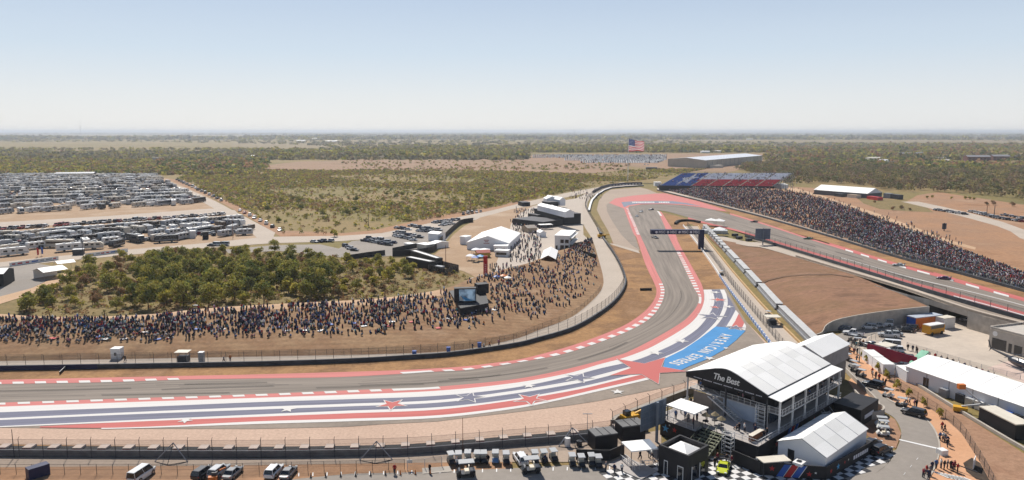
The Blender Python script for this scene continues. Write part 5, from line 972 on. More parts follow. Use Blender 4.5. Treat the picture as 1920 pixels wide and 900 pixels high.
# --- grandstand in the state flag's colours
gs = empty('grandstand', V(1340, 350, 3), 'tall grandstand at the hairpin with seats coloured as a lone-star flag', 'grandstand')
A, B = V(1240, 348, 5), V(1450, 352, 6.2); u = (B - A); L = u.length; u.normalize(); n = Vector((-u.y, u.x, 0)); n = n if n.y > 0 else -n
def gq(s, t, z_): return A + u * s + n * t + Vector((0, 0, z_ + 1.2 * s / L))
Wd = 34; Hg = 10.6; lean = 14.0
GSA, GSu, GSn, GSL = A.copy(), u.copy(), n.copy(), L
def gq_(s, f, r_): return GSA + GSu * (s + lean * f) + GSn * (Wd_g * f) + Vector((0, 0, Hg * (r_ + 1) / 26 + .02 + 1.2 * s / GSL))
Wd_g = 34
seat_bl, seat_wh, seat_rd = mat('blue_seats', (.035, .10, .34), .6, .25, .5), mat('white_seats', (.55, .56, .62), .6, .2, .5), mat('red_seats', (.40, .025, .045), .6, .3, .5)
NR, NC = 26, 7
for c in range(NC):
    s0, s1 = L * c / NC, L * (c + 1) / NC - 1.6; sec = MB()
    for r_ in range(NR):
        f0, f1 = r_ / NR, (r_ + 1) / NR; sh0 = lean * f0; z_ = Hg * f1; M_ = random.choice((seat_bl, seat_bl)) if c < 2 or (c == 2 and f0 > .5 and False) else (seat_wh if f0 >= .5 else seat_rd)
        nseg = 16
        for k in range(nseg):
            a_, b_ = s0 + (s1 - s0) * k / nseg, s0 + (s1 - s0) * (k + 1) / nseg; m_ = M_
            if c < 2:                                           # white star across the blue third
                cx, cy = L * 1.05 / NC, .5; px_, py_ = ((a_ + b_) / 2 - cx) / (L * .34 / NC * 1.7), (f0 - cy) / .46
                if inside(px_, py_, star((0, 0), 1, math.pi / 2 + .1, .42)): m_ = seat_wh
                elif c == 1 and k > 12 and f0 > .35: m_ = seat_wh if f0 >= .5 else seat_rd
            sec.hexa([gq(a_ + sh0, Wd * f0, z_ - .5), gq(b_ + sh0, Wd * f0, z_ - .5), gq(b_ + sh0, Wd * f1, z_ - .5), gq(a_ + sh0, Wd * f1, z_ - .5), gq(a_ + sh0, Wd * f0, z_), gq(b_ + sh0, Wd * f0, z_), gq(b_ + sh0, Wd * f1, z_), gq(a_ + sh0, Wd * f1, z_)], m_)
    sec.build('seat_section', gs)
ai = MB()
for c in range(NC + 1):
    s_ = L * c / NC - 1.5
    for r_ in range(NR): f0, f1 = r_ / NR, (r_ + 1) / NR; ai.hexa([gq(s_ + lean * f0, Wd * f0, Hg * f1 - .6), gq(s_ + 1.4 + lean * f0, Wd * f0, Hg * f1 - .6), gq(s_ + 1.4 + lean * f0, Wd * f1, Hg * f1 - .6), gq(s_ + lean * f0, Wd * f1, Hg * f1 - .6), gq(s_ + lean * f0, Wd * f0, Hg * f1 - .3), gq(s_ + 1.4 + lean * f0, Wd * f0, Hg * f1 - .3), gq(s_ + 1.4 + lean * f0, Wd * f1, Hg * f1 - .3), gq(s_ + lean * f0, Wd * f1, Hg * f1 - .3)], grey)
ai.build('aisles', gs)
fr = MB(); fr.hexa([gq(-2, -1, -5), gq(L + 1, -1, -5), gq(L + 1, 0, -5), gq(-2, 0, -5), gq(-2, -1, .2), gq(L + 1, -1, .2), gq(L + 1, 0, .2), gq(-2, 0, .2)], black); [fr.tube(gq(lean + L * k / 20, Wd, -6), gq(lean + L * k / 20, Wd, Hg + 1), .15, grey, 5) for k in range(21)]; fr.bar(gq(lean, Wd, Hg + 1), gq(L + lean, Wd, Hg + 1), .12, .12, grey)
fr.hexa([gq(-1.6, 0, -5), gq(-1.4, 0, -5), gq(lean - 1.4, Wd, -6), gq(lean - 1.6, Wd, -6), gq(-1.6, 0, .3), gq(-1.4, 0, .3), gq(lean - 1.4, Wd, Hg), gq(lean - 1.6, Wd, Hg)], grey); 
for k in range(9):
    f = k / 8; q_ = gq(L + .1 + lean * f, Wd * f, 0); fr.tube(gq(L + .1 + lean * f, Wd * f, -6), gq(L + .1 + lean * f, Wd * f, Hg * f), .16, grey, 5)
    if k: fr.tube(gq(L + .1 + lean * (f - .125), Wd * (f - .125), -5), gq(L + .1 + lean * f, Wd * f, Hg * f), .1, grey, 4); fr.tube(gq(L + .1 + lean * (f - .125), Wd * (f - .125), Hg * (f - .125)), gq(L + .1 + lean * f, Wd * f, Hg * f), .14, grey, 4)
fr.build('frame', gs)
bld('grandstand_cabin', 'small white gabled cabin at the right end of the grandstand', 'cabin', (1449, 353), (1464, 354), 12, 3.2, 'depth', 1.4, z=4); bld('grandstand_cabin', 'small white cabin at the left end of the grandstand', 'cabin', (1228, 349), (1240, 349), 8, 4, z=.0)
# big shed, far tent, distant houses
o, q, L = bld('warehouse', 'huge beige metal shed with pale roof beyond the grandstand', 'warehouse', (1252, 309), (1322, 317), 20, 11.5, wm=mat('beige_cladding', (.30, .27, .215), .6, .08, .1), rm=mat('pale_metal_roof', (.44, .47, .53), .4, .06, .05, metal=.2), over=.3) if False else (None, None, None)
wA, wB, wC = V(1252, 312), V(1322, 315.5), V(1429, 304); wD = wA + (wC - wB); o = empty('warehouse', wB, 'huge beige metal shed with pale roof beyond the grandstand', 'warehouse'); hw = 12.5
b = MB(); b.prism([(p.x, p.y) for p in (wA, wB, wC, wD)], -.2, hw, mat('beige_cladding', (.40, .36, .29), .6, .08, .1)); b.build('wall', o)
r = MB(); mAB, mCD = (wA + wB) / 2, (wC + wD) / 2; hx = hw + .05; e_ = lambda p, z_: Vector((p.x, p.y, z_)); rmat = mat('pale_metal_roof', (.55, .58, .63), .6, .06, .05)
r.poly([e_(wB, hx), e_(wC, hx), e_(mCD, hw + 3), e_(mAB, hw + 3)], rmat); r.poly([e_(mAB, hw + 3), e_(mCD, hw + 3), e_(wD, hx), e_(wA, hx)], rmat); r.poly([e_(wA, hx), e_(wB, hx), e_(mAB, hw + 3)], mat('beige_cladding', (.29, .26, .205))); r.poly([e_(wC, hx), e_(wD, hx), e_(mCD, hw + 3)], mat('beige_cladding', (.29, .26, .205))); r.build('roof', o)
for k in range(14):
    p = wB.lerp(wC, (k + .5) / 14); d = (wC - wB).normalized(); nn = Vector((d.y, -d.x, 0)); nn = nn if nn.y < 0 else -nn; MB().box(p + nn * .1 + Vector((0, 0, hw / 2)), (.5, .5, hw - .4), grey).build('wall_rib', o)
bld('low_shed', 'low cream hut in front of the big beige shed', 'hut', (1331, 315), (1356, 314.5), 10, 4, wm=cream, rm=cream); bld('dirt_kiosk', 'grey hut and trucks left of the big shed', 'hut', (1268 - 56, 318), (1268 - 36, 318), 6, 3.4, wm=dark, rm=grey)
o, q, L = bld('long_tent', 'long white ridge tent on the field behind the far bank', 'tent', (1526, 364), (1626, 372), 22, 4.2, 'width', 4.2, wm=mat('dark_tent_wall', (.10, .10, .11), .7), seams=1, over=.4); gA = q(L, 0, 0); MB().poly([q(L + .02, 0, 4.2), q(L + .02, 22, 4.2), q(L + .02, 11, 8.4)], canvas_dull).build('gable', o)  # walls are one even dark grey below the white roof
for i, (a, b, h, m_, lab) in enumerate([((1656, 371), (1668, 372), 4, grey, 'grey box truck right of the long tent'), ((1669, 372), (1683, 374), 3.6, dark, 'dark shed right of the long tent'), ((1625, 373), (1645, 376), 2.4, red, 'red stall in front of the long tent'), ((1588, 370), (1606, 372), 2.6, cream, 'cream stall in front of the long tent'), ((1564, 368), (1576, 369.5), 2.6, dark, 'dark stall in front of the long tent')]): bld('field_stall', lab, 'stall', a, b, 5, h, wm=m_, rm=m_ if i != 3 else tan, over=.1)
far_b = [(286, 303, 10, 9, 'grey'), (470, 297, 9, 6, 'white'), (640, 288, 12, 7, 'white'), (556, 265, 16, 6, 'white'), (565, 261, 30, 7, 'white'), (610, 266, 22, 6, 'white'), (692, 253, 10, 12, 'cream'), (716, 253, 8, 14, 'white'), (945, 294, 18, 7, 'white'), (960, 293, 10, 5, 'white'), (760, 296, 14, 5, 'cream'), (800, 293, 16, 5, 'cream'), (842, 295, 14, 5, 'white'), (870, 294, 16, 5, 'grey'), (900, 294, 14, 5, 'cream'), (715, 297, 12, 5, 'grey'), (1170, 284, 10, 5, 'white'), (1258, 284, 14, 6, 'white'), (1290, 282, 10, 6, 'grey'), (1315, 287, 16, 5, 'white'), (1340, 286, 12, 5, 'cream'), (1395, 253, 8, 12, 'white'), (1400, 262, 12, 7, 'white'), (1475, 288, 18, 6, 'cream'), (1500, 289, 12, 5, 'white'), (1445, 289, 12, 5, 'cream'), (1545, 283, 10, 7, 'cream'), (1590, 298, 14, 6, 'white'), (1612, 299, 14, 6, 'cream'), (1628, 301, 34, 6, 'cream'), (1650, 305, 20, 5, 'white'), (1672, 308, 18, 4, 'grey'), (1756, 300, 20, 5, 'cream'), (1768, 304, 16, 4, 'cream'), (36, 252, 10, 14, 'white'), (125, 258, 14, 9, 'white'), (220, 260, 12, 9, 'cream'), (365, 256, 12, 9, 'white'), (420, 260, 16, 8, 'cream'), (820, 262, 14, 8, 'cream'), (895, 260, 14, 8, 'white'), (1010, 258, 14, 9, 'white'), (1130, 258, 10, 9, 'cream'), (1225, 257, 10, 9, 'white')]
for i, (x, y, wpx, h, cn) in enumerate(far_b):
    zone = 'toward the left horizon' if x < 480 else 'beyond the scrub plain' if x < 960 else 'behind the big shed' if x < 1440 else 'in the right-hand woods'; k = sum(1 for q_ in far_b[:i] if q_[4] == cn and (q_[0] < 480, q_[0] < 960, q_[0] < 1440) == (x < 480, x < 960, x < 1440)) + 1
    bld('distant_house', f'small {cn} roofed distant building {zone}, {ordn(k)} listed from the nearest village side'.replace('listed from the nearest village side', f'of the {cn} ones there'), 'building', (x, y), (x + wpx, y), 14, h * .8, 'width' if h < 8 else 'flat', 2.0, wm={'white': white, 'cream': cream, 'grey': grey}[cn], rm={'white': white, 'cream': cream, 'grey': roofgrey}[cn], group='distant buildings')
for i, (a, b, h, lab) in enumerate([((1690, 296), (1718, 295), 11, 'left tan apartment block at the edge of the woods'), ((1722, 297), (1752, 295), 12, 'middle tan apartment block with dark roof in the woods'), ((1752, 294), (1790, 292), 10, 'right long apartment block in the woods'), ((1814, 302), (1858, 302), 11, 'dark red brick apartment block on the right'), ((1862, 301), (1894, 301), 11, 'second dark brick apartment block beside the first'), ((1898, 300), (1935, 299), 10, 'grey roofed apartment block at the right edge')]):
    bld('apartment_block', lab, 'building', a, b, 16, h * .75, 'width', h * .3, wm=brick if 2 < i < 5 else tan, rm=roofgrey, wins=tuple((.06 + .16 * k, .14 + .16 * k, z_, z_ + 1.5) for k in range(6) for z_ in (1, 4.5)))
def mast(name, lab, cat_, px, yb, yt, r, m_, z=0, cross=0, n=6):
    p = V(px, yb, z); h = HT(px, yb, yt, z) - z; o = empty(name, p, lab, cat_); MB().tube(p, p + Vector((0, 0, h)), r, m_, n, r * .6).build('pole', o)
    if cross:
        c = MB(); c.bar(p + Vector((-cross, 0, h - .1)), p + Vector((cross, 0, h - .1)), .12, .12, m_); c.build('crossarm', o)
    return o, p, h
for x, yb, yt, lab in ((1077, 266, 242, 'thin radio mast on the horizon left of the big flag'), (152, 256, 226, 'thin radio mast on the far left horizon'), (714, 250, 240, 'faint thin mast on the horizon left of centre')): mast('radio_mast', lab, 'mast', x, yb, yt, 1.1 if yb > 260 else 2.2, grey)
o, p, h = mast('water_tower', 'pale water tower standing on the left horizon', 'water tower', 465, 252, 243.5, 3, white); b = MB(); b.tube(p + Vector((0, 0, h - 8)), p + Vector((0, 0, h)), 12, white, 12, 6); b.build('tank', o); bld('distant_hall', 'long white hall under the water tower on the horizon', 'building', (454, 253.5), (502, 253.5), 60, 14, wm=white, rm=white)
for i, (x, yb, yt, lab) in enumerate([(691, 424, 386, 'timber pole at the scrub edge above the car lot'), (882, 392, 371, 'timber pole on the scrub edge behind the village'), (990, 370, 343, 'left tall pole behind the village'), (1002, 370, 345, 'middle tall pole behind the village'), (1043, 362, 340, 'right tall pole behind the village'), (437, 446, 405, 'timber pole at the camping field corner'), (156, 482, 430, 'timber pole by the camping gate'), (1494, 346, 322, 'pole by the woods behind the grandstand'), (1850, 402, 385, 'left of two poles on the right-hand field'), (1864, 404, 385, 'right of two poles on the right-hand field'), (836, 500, 459, 'tall pole beside the screened pen')]): mast('utility_pole', lab, 'pole', x, yb, yt, .16 if i < 8 or i == 10 else .3, wood if i % 3 else dark, 0, .9 if i in (0, 5, 6) else 0)
# big flag
o, p, h = mast('flagpole', 'very tall white flagpole flying a large national flag', 'flagpole', 1177, 340, 259, .45, white, n=8)
fm = MB(); NX, NY = 40, 26; fw, fh_ = 19.0, 14.5
fblue, fwht, fred = mat('flag_blue', (.016, .045, .19), .7), mat('flag_white', (.72, .71, .72), .7), mat('flag_red', (.55, .016, .035), .7)
for m_ in (fblue, fwht, fred):                              # thin cloth lets the sun through
    n_ = m_.node_tree; b_ = n_.nodes['Principled BSDF']; t_ = n_.nodes.new('ShaderNodeBsdfTranslucent'); n_.links.new(b_.inputs['Base Color'].links[0].from_socket, t_.inputs[0]); x_ = n_.nodes.new('ShaderNodeMixShader'); x_.inputs[0].default_value = .35; n_.links.new(b_.outputs[0], x_.inputs[1]); n_.links.new(t_.outputs[0], x_.inputs[2]); n_.links.new(x_.outputs[0], n_.nodes['Material Output'].inputs[0])
def fpt(i, j):
    s, t = i / NX, j / NY; return p + Vector((fw * s * .98, 1.3 * math.sin(s * 7 + t * 1.5) * s ** .5 + 1.2 * s, h - .6 - fh_ * t * (1 - .12 * s) - 4.2 * s * (1 - t * .75) + .7 * math.sin(s * 9 + t * 3) * s))
for i in range(NX):
    for j in range(NY):
        st = j // 2; m_ = fwht if st % 2 else fred
        if i < 16 and j < 14: m_ = fwht if (i % 3 == 1 and j % 3 == 1) else fblue
        fm.poly([fpt(i, j), fpt(i + 1, j), fpt(i + 1, j + 1), fpt(i, j + 1)], m_)
fo = fm.build('flag_cloth', o)
# ---------------------------------------------------------------- barriers, fences, trackside things
def along(W, step):
    o = []; s = 0.0; nxt = 0.0
    for i in range(len(W) - 1):
        d = (W[i + 1] - W[i]).length
        while nxt <= s + d and d > 0: o.append((W[i].lerp(W[i + 1], (nxt - s) / d), (W[i + 1] - W[i]).normalized())); nxt += step
        s += d
    return o
def fence(name, lab, W, h, step, pm=dark, r=.05, rails=3, mesh=True, overhang=0, side=1, group=None):
    o = empty(name, W[0], lab, 'fence', group); ps = along(W, step); stuff = MB()
    for k, (p, d) in enumerate(ps):
        b = MB() if len(ps) <= 100 else stuff; b.tube(p, p + Vector((0, 0, h)), r, pm, 5)
        if overhang: nn = Vector((-d.y, d.x, 0)) * side; b.tube(p + Vector((0, 0, h)), p + Vector((0, 0, h + .35)) + nn * overhang, r * .8, pm, 4)
        if len(ps) <= 100: b.build('post', o)
    if stuff.v: stuff.build('post', o)['kind'] = 'stuff'
    wb = MB(); pw = [p for p, _ in ps]
    for k in range(rails):
        z_ = Vector((0, 0, h * (k + 1) / rails - .05))
        for a, b in zip(pw, pw[1:]): wb.tube(a + z_, b + z_, .018, pm, 3)
    wb.build('wire', o)
    if mesh:
        m_ = MB()
        for a, b in zip(pw, pw[1:]): m_.poly([a + Vector((0, 0, .05)), b + Vector((0, 0, .05)), b + Vector((0, 0, h)), a + Vector((0, 0, h))], mesh_a)
        m_.build('wire_mesh', o)
    return o
BW = up(BAR)
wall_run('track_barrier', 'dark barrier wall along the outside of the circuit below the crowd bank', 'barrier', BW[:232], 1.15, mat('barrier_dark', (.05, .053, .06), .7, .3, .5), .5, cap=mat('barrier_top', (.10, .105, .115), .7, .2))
A = BW[0]; lab = []
ob = wall_run('sign_board', 'dark navy trackside board with pale lettering on the outer barrier', 'sign', [V(-20, 695, 0) + Vector((0, -.32, 0)), V(184, 691, 0) + Vector((0, -.32, 0))], 1.25, navy, .06)
tm = MB(); d = (V(184, 691) - V(-20, 695)).normalized(); pale = mat('pale_lettering', (.62, .62, .66), .6)
for x, s in ((50, 'LOUIS VUITTON'), (148, 'LOUIS VUITTON')): put_text(tm, s, V(x, 693.5 - x * .018, 0) + Vector((0, -.40, .64)), d, (0, 0, 1), .95, pale, .02, 1.05)
for x in (0, 99): put_text(tm, 'LV', V(x, 694 - x * .018, 0) + Vector((0, -.40, .64)), d, (0, 0, 1), .9, pale, .01, .6)
tm.build('lettering', ob)
off = lambda W, s: [p + Vector((-(W[min(i + 1, len(W) - 1)] - W[max(i - 1, 0)]).normalized().y, (W[min(i + 1, len(W) - 1)] - W[max(i - 1, 0)]).normalized().x, 0)) * s for i, p in enumerate(W)]
fence('debris_fence', 'tall wire debris fence behind the outer barrier below the crowd bank', off(BW[:226], .6), 3.4, 4.4, dark, .055, 4, overhang=.3, side=-1)
fence('spectator_fence', 'low wire fence at the foot of the crowd bank', off(up(ROADU[:215]), .4), 1.6, 4.5, dark, .04, 2)
tyre_m = mat('tyre_stack', (.02, .02, .022), .85, .4, 3)
o = wall_run('tyre_barrier', 'curved tyre wall around the outside of the hairpin', 'tyre barrier', [V(x, y) for x, y in [(1104, 397), (1107, 385), (1110, 377), (1120, 366), (1133, 358), (1146, 353.5), (1172, 351), (1206, 349)]], 1.3, tyre_m, 1.6, cap=white)
wall_run('sign_board', 'dark navy board wall with pale marks behind the hairpin tyres', 'sign', [V(x, y) for x, y in [(1112, 362), (1128, 353.5), (1143, 349.5), (1170, 347), (1190, 346.3), (1204, 346)]], 2.6, navy, .15)
mk = MB()
for i in range(10): p = V(1143 + i * 6, 349.5 - i * .33, 0); mk.poly([p + Vector((0, -.5, .8)), p + Vector((2.2, -.5, .8)), p + Vector((2.2, -.5, 1.7)), p + Vector((0, -.5, 1.7))], pale)
mk.build('board_marks', sc.objects['sign_board.001'])
fence('debris_fence', 'wire debris fence curving round the outside of the hairpin', [V(x, y) for x, y in [(1132, 447), (1118, 425), (1104, 402), (1097, 388), (1101, 373), (1115, 362), (1138, 352), (1170, 347.5), (1205, 345.5)]], 3.2, 5, dark, .07, 3)
# marshal sign, small board by the track
wall_run('sign_board', 'small black sponsor board standing on the grass inside the bend', 'sign', [V(1200, 545), V(1222, 544.5)], .9, black, .2)
p = V(112, 702); wall_run('sign_board', 'small angled distance board on the straw grass at lower left', 'sign', [V(112, 704), V(127, 689)], .9, black, .1, cap=white)
for x, y, m_, lab in ((777, 667, 'blue', 'leftmost of three blue bins on the service road'), (841, 660, 'blue', 'middle one of three blue bins on the service road'), (899, 651, 'blue', 'rightmost of three blue bins on the service road')):
    p = V(x, y); o = empty('bin', p, lab, 'bin'); MB().box(p + Vector((0, 0, .65)), (.95, .9, 1.2), bluep, taper=1.08).build('body', o); MB().box(p + Vector((0, 0, 1.3)), (1.05, 1.0, .1), bluep).build('lid', o)
def canopy_cart(x, y, lab, big=1.0):
    p = V(x, y); o = empty('marshal_post', p, lab, 'shelter'); MB().box(p + Vector((0, 0, .8)), (2.4, 1.8, 1.5), dark).build('body', o); MB().box(p + Vector((0, 0, 2.7)), (3.4 * big, 2.6 * big, .12), cream).build('roof', o)
    for sx in (-1, 1):
        for sy in (-1, 1): MB().tube(p + Vector((sx * 1.3, sy * 1.0, 0)), p + Vector((sx * 1.3, sy * 1.0, 2.7)), .05, grey, 4).build('post', o)
canopy_cart(344, 678, 'marshal shelter with pale flat roof on the lower service road'); canopy_cart(1447, 609, 'white-roofed marshal shelter on the infield service road', 1.3)
bld('portable_toilet', 'grey portable toilet beside the marshal shelter', 'toilet', (372, 679), (381, 679), 1.2, 2.3, wm=grey, rm=white, over=.05); bld('equipment_box', 'white equipment trailer on the lower service road at left', 'trailer', (208, 674), (225, 674), 2.2, 2.6, wm=white, rm=white, over=.05, wins=((.4, .6, 1, 1.8),))
# red and white foreground wall: concrete wall, tyre bundles, pale caps
FW = up(cat([(-90, 853), (0, 855), (240, 856.5), (480, 857), (735, 853), (867, 844.5), (960, 836), (1083, 826), (1190, 812), (1215, 808)], 160))
wall_run('concrete_wall', 'grey concrete wall along the foreground edge of the gravel', 'wall', FW, 1.25, mat('foreground_wall', (.17, .165, .17), .8, .2, .8), .35, cap=mat('wall_top', (.10, .10, .11), .8, .2))
TW = off(FW, 1.25); wall_run('tyre_barrier', 'long black tyre barrier behind the foreground concrete wall', 'tyre barrier', TW, 1.05, tyre_m, 1.7)
capm = mat('cap_block', (.52, .42, .36), .8, .08, .5)
for k, (p, d) in enumerate(along(TW, 4.55)[1:]):
    rz = math.atan2(d.y, d.x); o = empty('barrier_block', p + Vector((0, 0, 1.05)), f'pale capped barrier block on the foreground tyre wall, {ordn(k + 1)} from the left', 'barrier block', 'pale blocks along the foreground tyre wall')
    MB().box(p + Vector((0, 0, 1.27)), (1.55, 1.75, .42), capm, rz).build('block', o); q_ = p + Vector((math.sin(rz), -math.cos(rz), 0)) * .9; MB().box(q_ + Vector((0, 0, 1.2)), (1.5, .05, .22), red, rz).build('front_stripe', o)
fence('debris_fence', 'tall wire debris fence behind the foreground concrete wall', off(FW, -.6), 3.5, 4.35, dark, .06, 4, overhang=.35, side=1)
BR_ = along(off(FW, -.9), 4.35 * 8.3)
for k, (p, d) in enumerate(BR_[:5]):
    p = p + d * 5; o = empty('fence_brace', p, f'steel tripod brace against the foreground debris fence, {ordn(k + 1)} from the left', 'brace', 'tripod braces of the foreground fence'); n = Vector((d.y, -d.x, 0)); top = p + Vector((0, 0, 3.1))
    for a in (-1, 1): MB().tube(top, p + d * (2.9 * a) + n * 1.2 + Vector((0, 0, .1)), .09, grey, 5).build('strut', o)
    b = MB(); b.tube(p + d * 2.9 + n * 1.2 + Vector((0, 0, .1)), p + n * 2.6 + Vector((0, 0, .1)), .06, dark, 4); b.tube(p - d * 2.9 + n * 1.2 + Vector((0, 0, .1)), p + n * 2.6 + Vector((0, 0, .1)), .06, dark, 4); b.tube(p + n * 2.6 + Vector((0, 0, .1)), top, .06, dark, 4); b.build('base_bar', o)
fence('low_fence', 'low chain fence along the foreground service road', up(cat([(-90, 890), (0, 890), (340, 890), (480, 887), (700, 882), (760, 880)], 60)), 1.9, 2.75, dark, .045, 2)
gt = fence('gate', 'braced wire gate between service road and parking bay', up([(764, 882), (790, 880), (850, 872)]), 1.9, 3.0, galv, .06, 2)
wall_run('concrete_pad', 'pale concrete ramp pad under the wire gate', 'slab', up([(792, 884), (846, 880)]), .12, conc_l, 2.2)
o = empty('notice_board', V(769, 880), 'small white notice on the wire gate', 'notice'); MB().box(V(769, 880) + Vector((0, -.1, 1.5)), (.8, .05, .6), white).build('board', o)
mast('light_mast', 'slim light mast rising from the foreground gravel edge', 'mast', 868, 846, 783, .07, wood); o, p, h = mast('light_mast', 'slim double-armed light mast near the black containers', 'mast', 1101, 824, 775, .07, grey, 0, .9); o, p, h = mast('camera_mast', 'leaning camera mast at the left foreground wall', 'mast', 27, 858, 805, .09, dark)
bld('camera_box', 'small white camera box on the foreground fence at far left', 'camera', (24, 858), (31, 858), .8, .8, z=1.6, wm=white, rm=white, over=0) if False else None
o = tag(MB().box(V(72, 893) + Vector((0, 0, 1.0)), (1.6, 3.2, 1.9), navy, -.7).build('equipment_crate'), 'tall navy equipment crate at the bottom left corner', 'crate')
o = empty('forklift', V(400, 899), 'orange utility loader behind the parked cars at the bottom edge', 'loader'); p = V(400, 901); MB().box(p + Vector((0, 0, .7)), (1.4, 2.0, .7), orange, .3).build('body', o); MB().bar(p + Vector((-1, 0, .9)), p + Vector((1.6, 1.5, 1.6)), .2, .2, orange).build('arm', o); MB().box(p + Vector((.3, 0, 1.3)), (.8, .8, .5), dark).build('seat', o)
for i in range(9):
    x = 583 + i * 28; p = V(x, 896 - i * .9) + Vector((0, 0, .05)); o = empty('traffic_cone', p, f'small dark and red bay cone, {ordn(i + 1)} from the left along the parking edge', 'cone', 'cones along the parking edge'); MB().box(p + Vector((0, 0, .03)), (.4, .4, .06), dark).build('foot', o); MB().tube(p + Vector((0, 0, .06)), p + Vector((0, 0, .85)), .15, orange if i > 5 else dark, 8, .04).build('cone', o)
# white boards along the infield road, chalets
wl = wall_run('track_barrier', 'white infield barrier wall with blue sponsor stretch beside the painted run-off', 'barrier', up(WALL), 1.0, white, .35); bb = MB()
for p, d in along(up(WALL[42:118]), 3.2):
    n = Vector((-d.y, d.x, 0)); n = n if n.x < 0 else -n; q_ = p + n * .19; bb.poly([q_ + Vector((0, 0, .12)), q_ + d * 2.5 + Vector((0, 0, .12)), q_ + d * 2.5 + Vector((0, 0, .92)), q_ + Vector((0, 0, .92))], mat('sponsor_blue', (.08, .17, .40), .6)); bb.poly([p + Vector((-.17, 0, 1.004)), p + d * 2.4 + Vector((-.17, 0, 1.004)), p + d * 2.4 + Vector((.17, 0, 1.004)), p + Vector((.17, 0, 1.004))], mat('sponsor_blue', (.08, .17, .40), .6))
bb.build('blue_boards', wl)
fence('debris_fence', 'wire debris fence between white infield wall and service road', up([(x + 7 + i * .1, y) for i, (x, y) in enumerate(WALL)]), 3.0, 4.2, dark, .07, 4)
wall_run('guard_rail', 'yellowish timber rail along the right of the infield service road', 'rail', up(RAIL), .7, mat('straw_rail', (.46, .30, .14), .8, .15), .5)
CHL = cat([(1317, 427), (1338, 450), (1366, 481), (1384, 501), (1412, 533), (1440, 565), (1470, 596), (1500, 628), (1524, 652)], 200); CW = up(CHL); SEG = along(CW, 1.0); SEG = [SEG[min(len(SEG) - 1, j)] for j in [0, 9, 18, 27, 36, 45, 54, 64, 74, 85, 97, 125, 151, 178, 214] if j < len(SEG)] + [SEG[-1]]
for i, (p, d) in enumerate(SEG[:-1]):
    L = 7.4; n = Vector((-d.y, d.x, 0)); n = n if n.x > 0 else -n; q_ = SEG[i + 1][0]; c = (p + q_) / 2 + n * 1.1; rz = math.atan2(d.y, d.x); L = (q_ - p).length - 3.0
    o = empty('trackside_suite', c, f'white trackside viewing suite, {ordn(i + 1)} from the hairpin end of the chain', 'suite', 'white viewing suites in a chain beside the mound')
    MB().box(c + Vector((0, 0, 1.0)), (L, 2.0, 2.0), mat('suite_wall', (.34, .34, .35), .6), rz).build('wall', o); MB().box(c + Vector((0, 0, 2.1)), (L + .4, 2.3, .2), mat('suite_roof', (.46, .46, .45), .6, .1), rz).build('roof', o)
    e = c - d * (L / 2 + .03) if d.y < 0 else c - d * (L / 2 + .03); e2 = c + d * (L / 2 + .03); e = e if e.y < e2.y else e2
    MB().box(e + Vector((0, 0, 1.1)), (.06, 1.7, 1.2), glass, rz).build('window', o); MB().bar(c - n * 1.25 - d * L / 2 + Vector((0, 0, .4)), c - n * 1.25 + d * L / 2 + Vector((0, 0, .4)), .4, .75, grey).build('balcony', o)
# MSC gantry
gb = V(1314, 467); gh = HT(1314, 467, 430.5); o = empty('gantry', gb, 'dark navy gantry with white lettering spanning the track before the bend', 'gantry'); gl = V(1219, 467).x; hb = 2.15
MB().box(gb + Vector((0, 0, gh / 2)), (2.6, 1.6, gh), navy).build('leg', o); MB().box(Vector(((gl + gb.x + 1.3) / 2 - 1.3, gb.y - .01, gh - hb / 2)), (gb.x - gl - 1.3, 3.2, hb), navy).build('beam', o); tm = MB()
for i in range(4):
    x = gl + (gb.x - gl) * (.2 + .225 * i) - .3; put_text(tm, 'MSC', Vector((x + .6, gb.y - 1.66, gh - hb / 2)), (1, 0, 0), (0, 0, 1), 1.7, pale, .03); em = [Vector((x - 2.1 + .62 * math.cos(t), gb.y - 1.66, gh - hb / 2 + .62 * math.sin(t))) for t in np.linspace(0, 2 * math.pi, 12, endpoint=False)]; tm.poly(em, pale)
tm.build('lettering', o)
# billboard backs
def billboard(px, yb, x0, x1, yt, ylo, lab, m_, z=0, dark_grid=True, slant=0):
    p = V(px, yb, z); zt = HT(px, yb, yt, z); zl = HT(px, yb, ylo, z); o = empty('billboard', p, lab, 'billboard'); W0 = V(x0, yb, z).x - p.x; W1 = V(x1, yb, z).x - p.x; MB().tube(p, p + Vector((0, 0, zt + .3 - z)), .28, m_, 8).build('pole', o)
    a, b = p + Vector((W0, .5 - slant, 0)), p + Vector((W1, .5 + slant, 0)); m = MB(); m.hexa([Vector((a.x, a.y, zl)), Vector((b.x, b.y, zl)), Vector((b.x, b.y + .2, zl)), Vector((a.x, a.y + .2, zl)), Vector((a.x, a.y, zt)), Vector((b.x, b.y, zt)), Vector((b.x, b.y + .2, zt)), Vector((a.x, a.y + .2, zt))], mat('board_back', (.115, .15, .20), .6, .1)); m.build('board', o); g = MB()
    for i in range(1, 6): t = i / 6; q_ = a.lerp(b, t); g.box((q_.x, q_.y - .06, (zl + zt) / 2), (.09, .09, zt - zl), m_)
    for i in range(1, 4): z_ = zl + (zt - zl) * i / 4; g.bar(Vector((a.x, a.y - .08, z_)), Vector((b.x, b.y - .08, z_)), .06, .06, m_)
    g.build('frame', o)
billboard(1430, 461, 1416, 1444, 429, 449, 'grey-backed billboard on a pole standing on the mound', mat('board_frame', (.16, .19, .23), .6), zs(1430) * .6)
billboard(1231, 829, 1197, 1253, 757, 803, 'large blue-grey billboard back beside the black pavilion', mat('board_frame', (.16, .19, .23), .6), 0, True, 2.4)
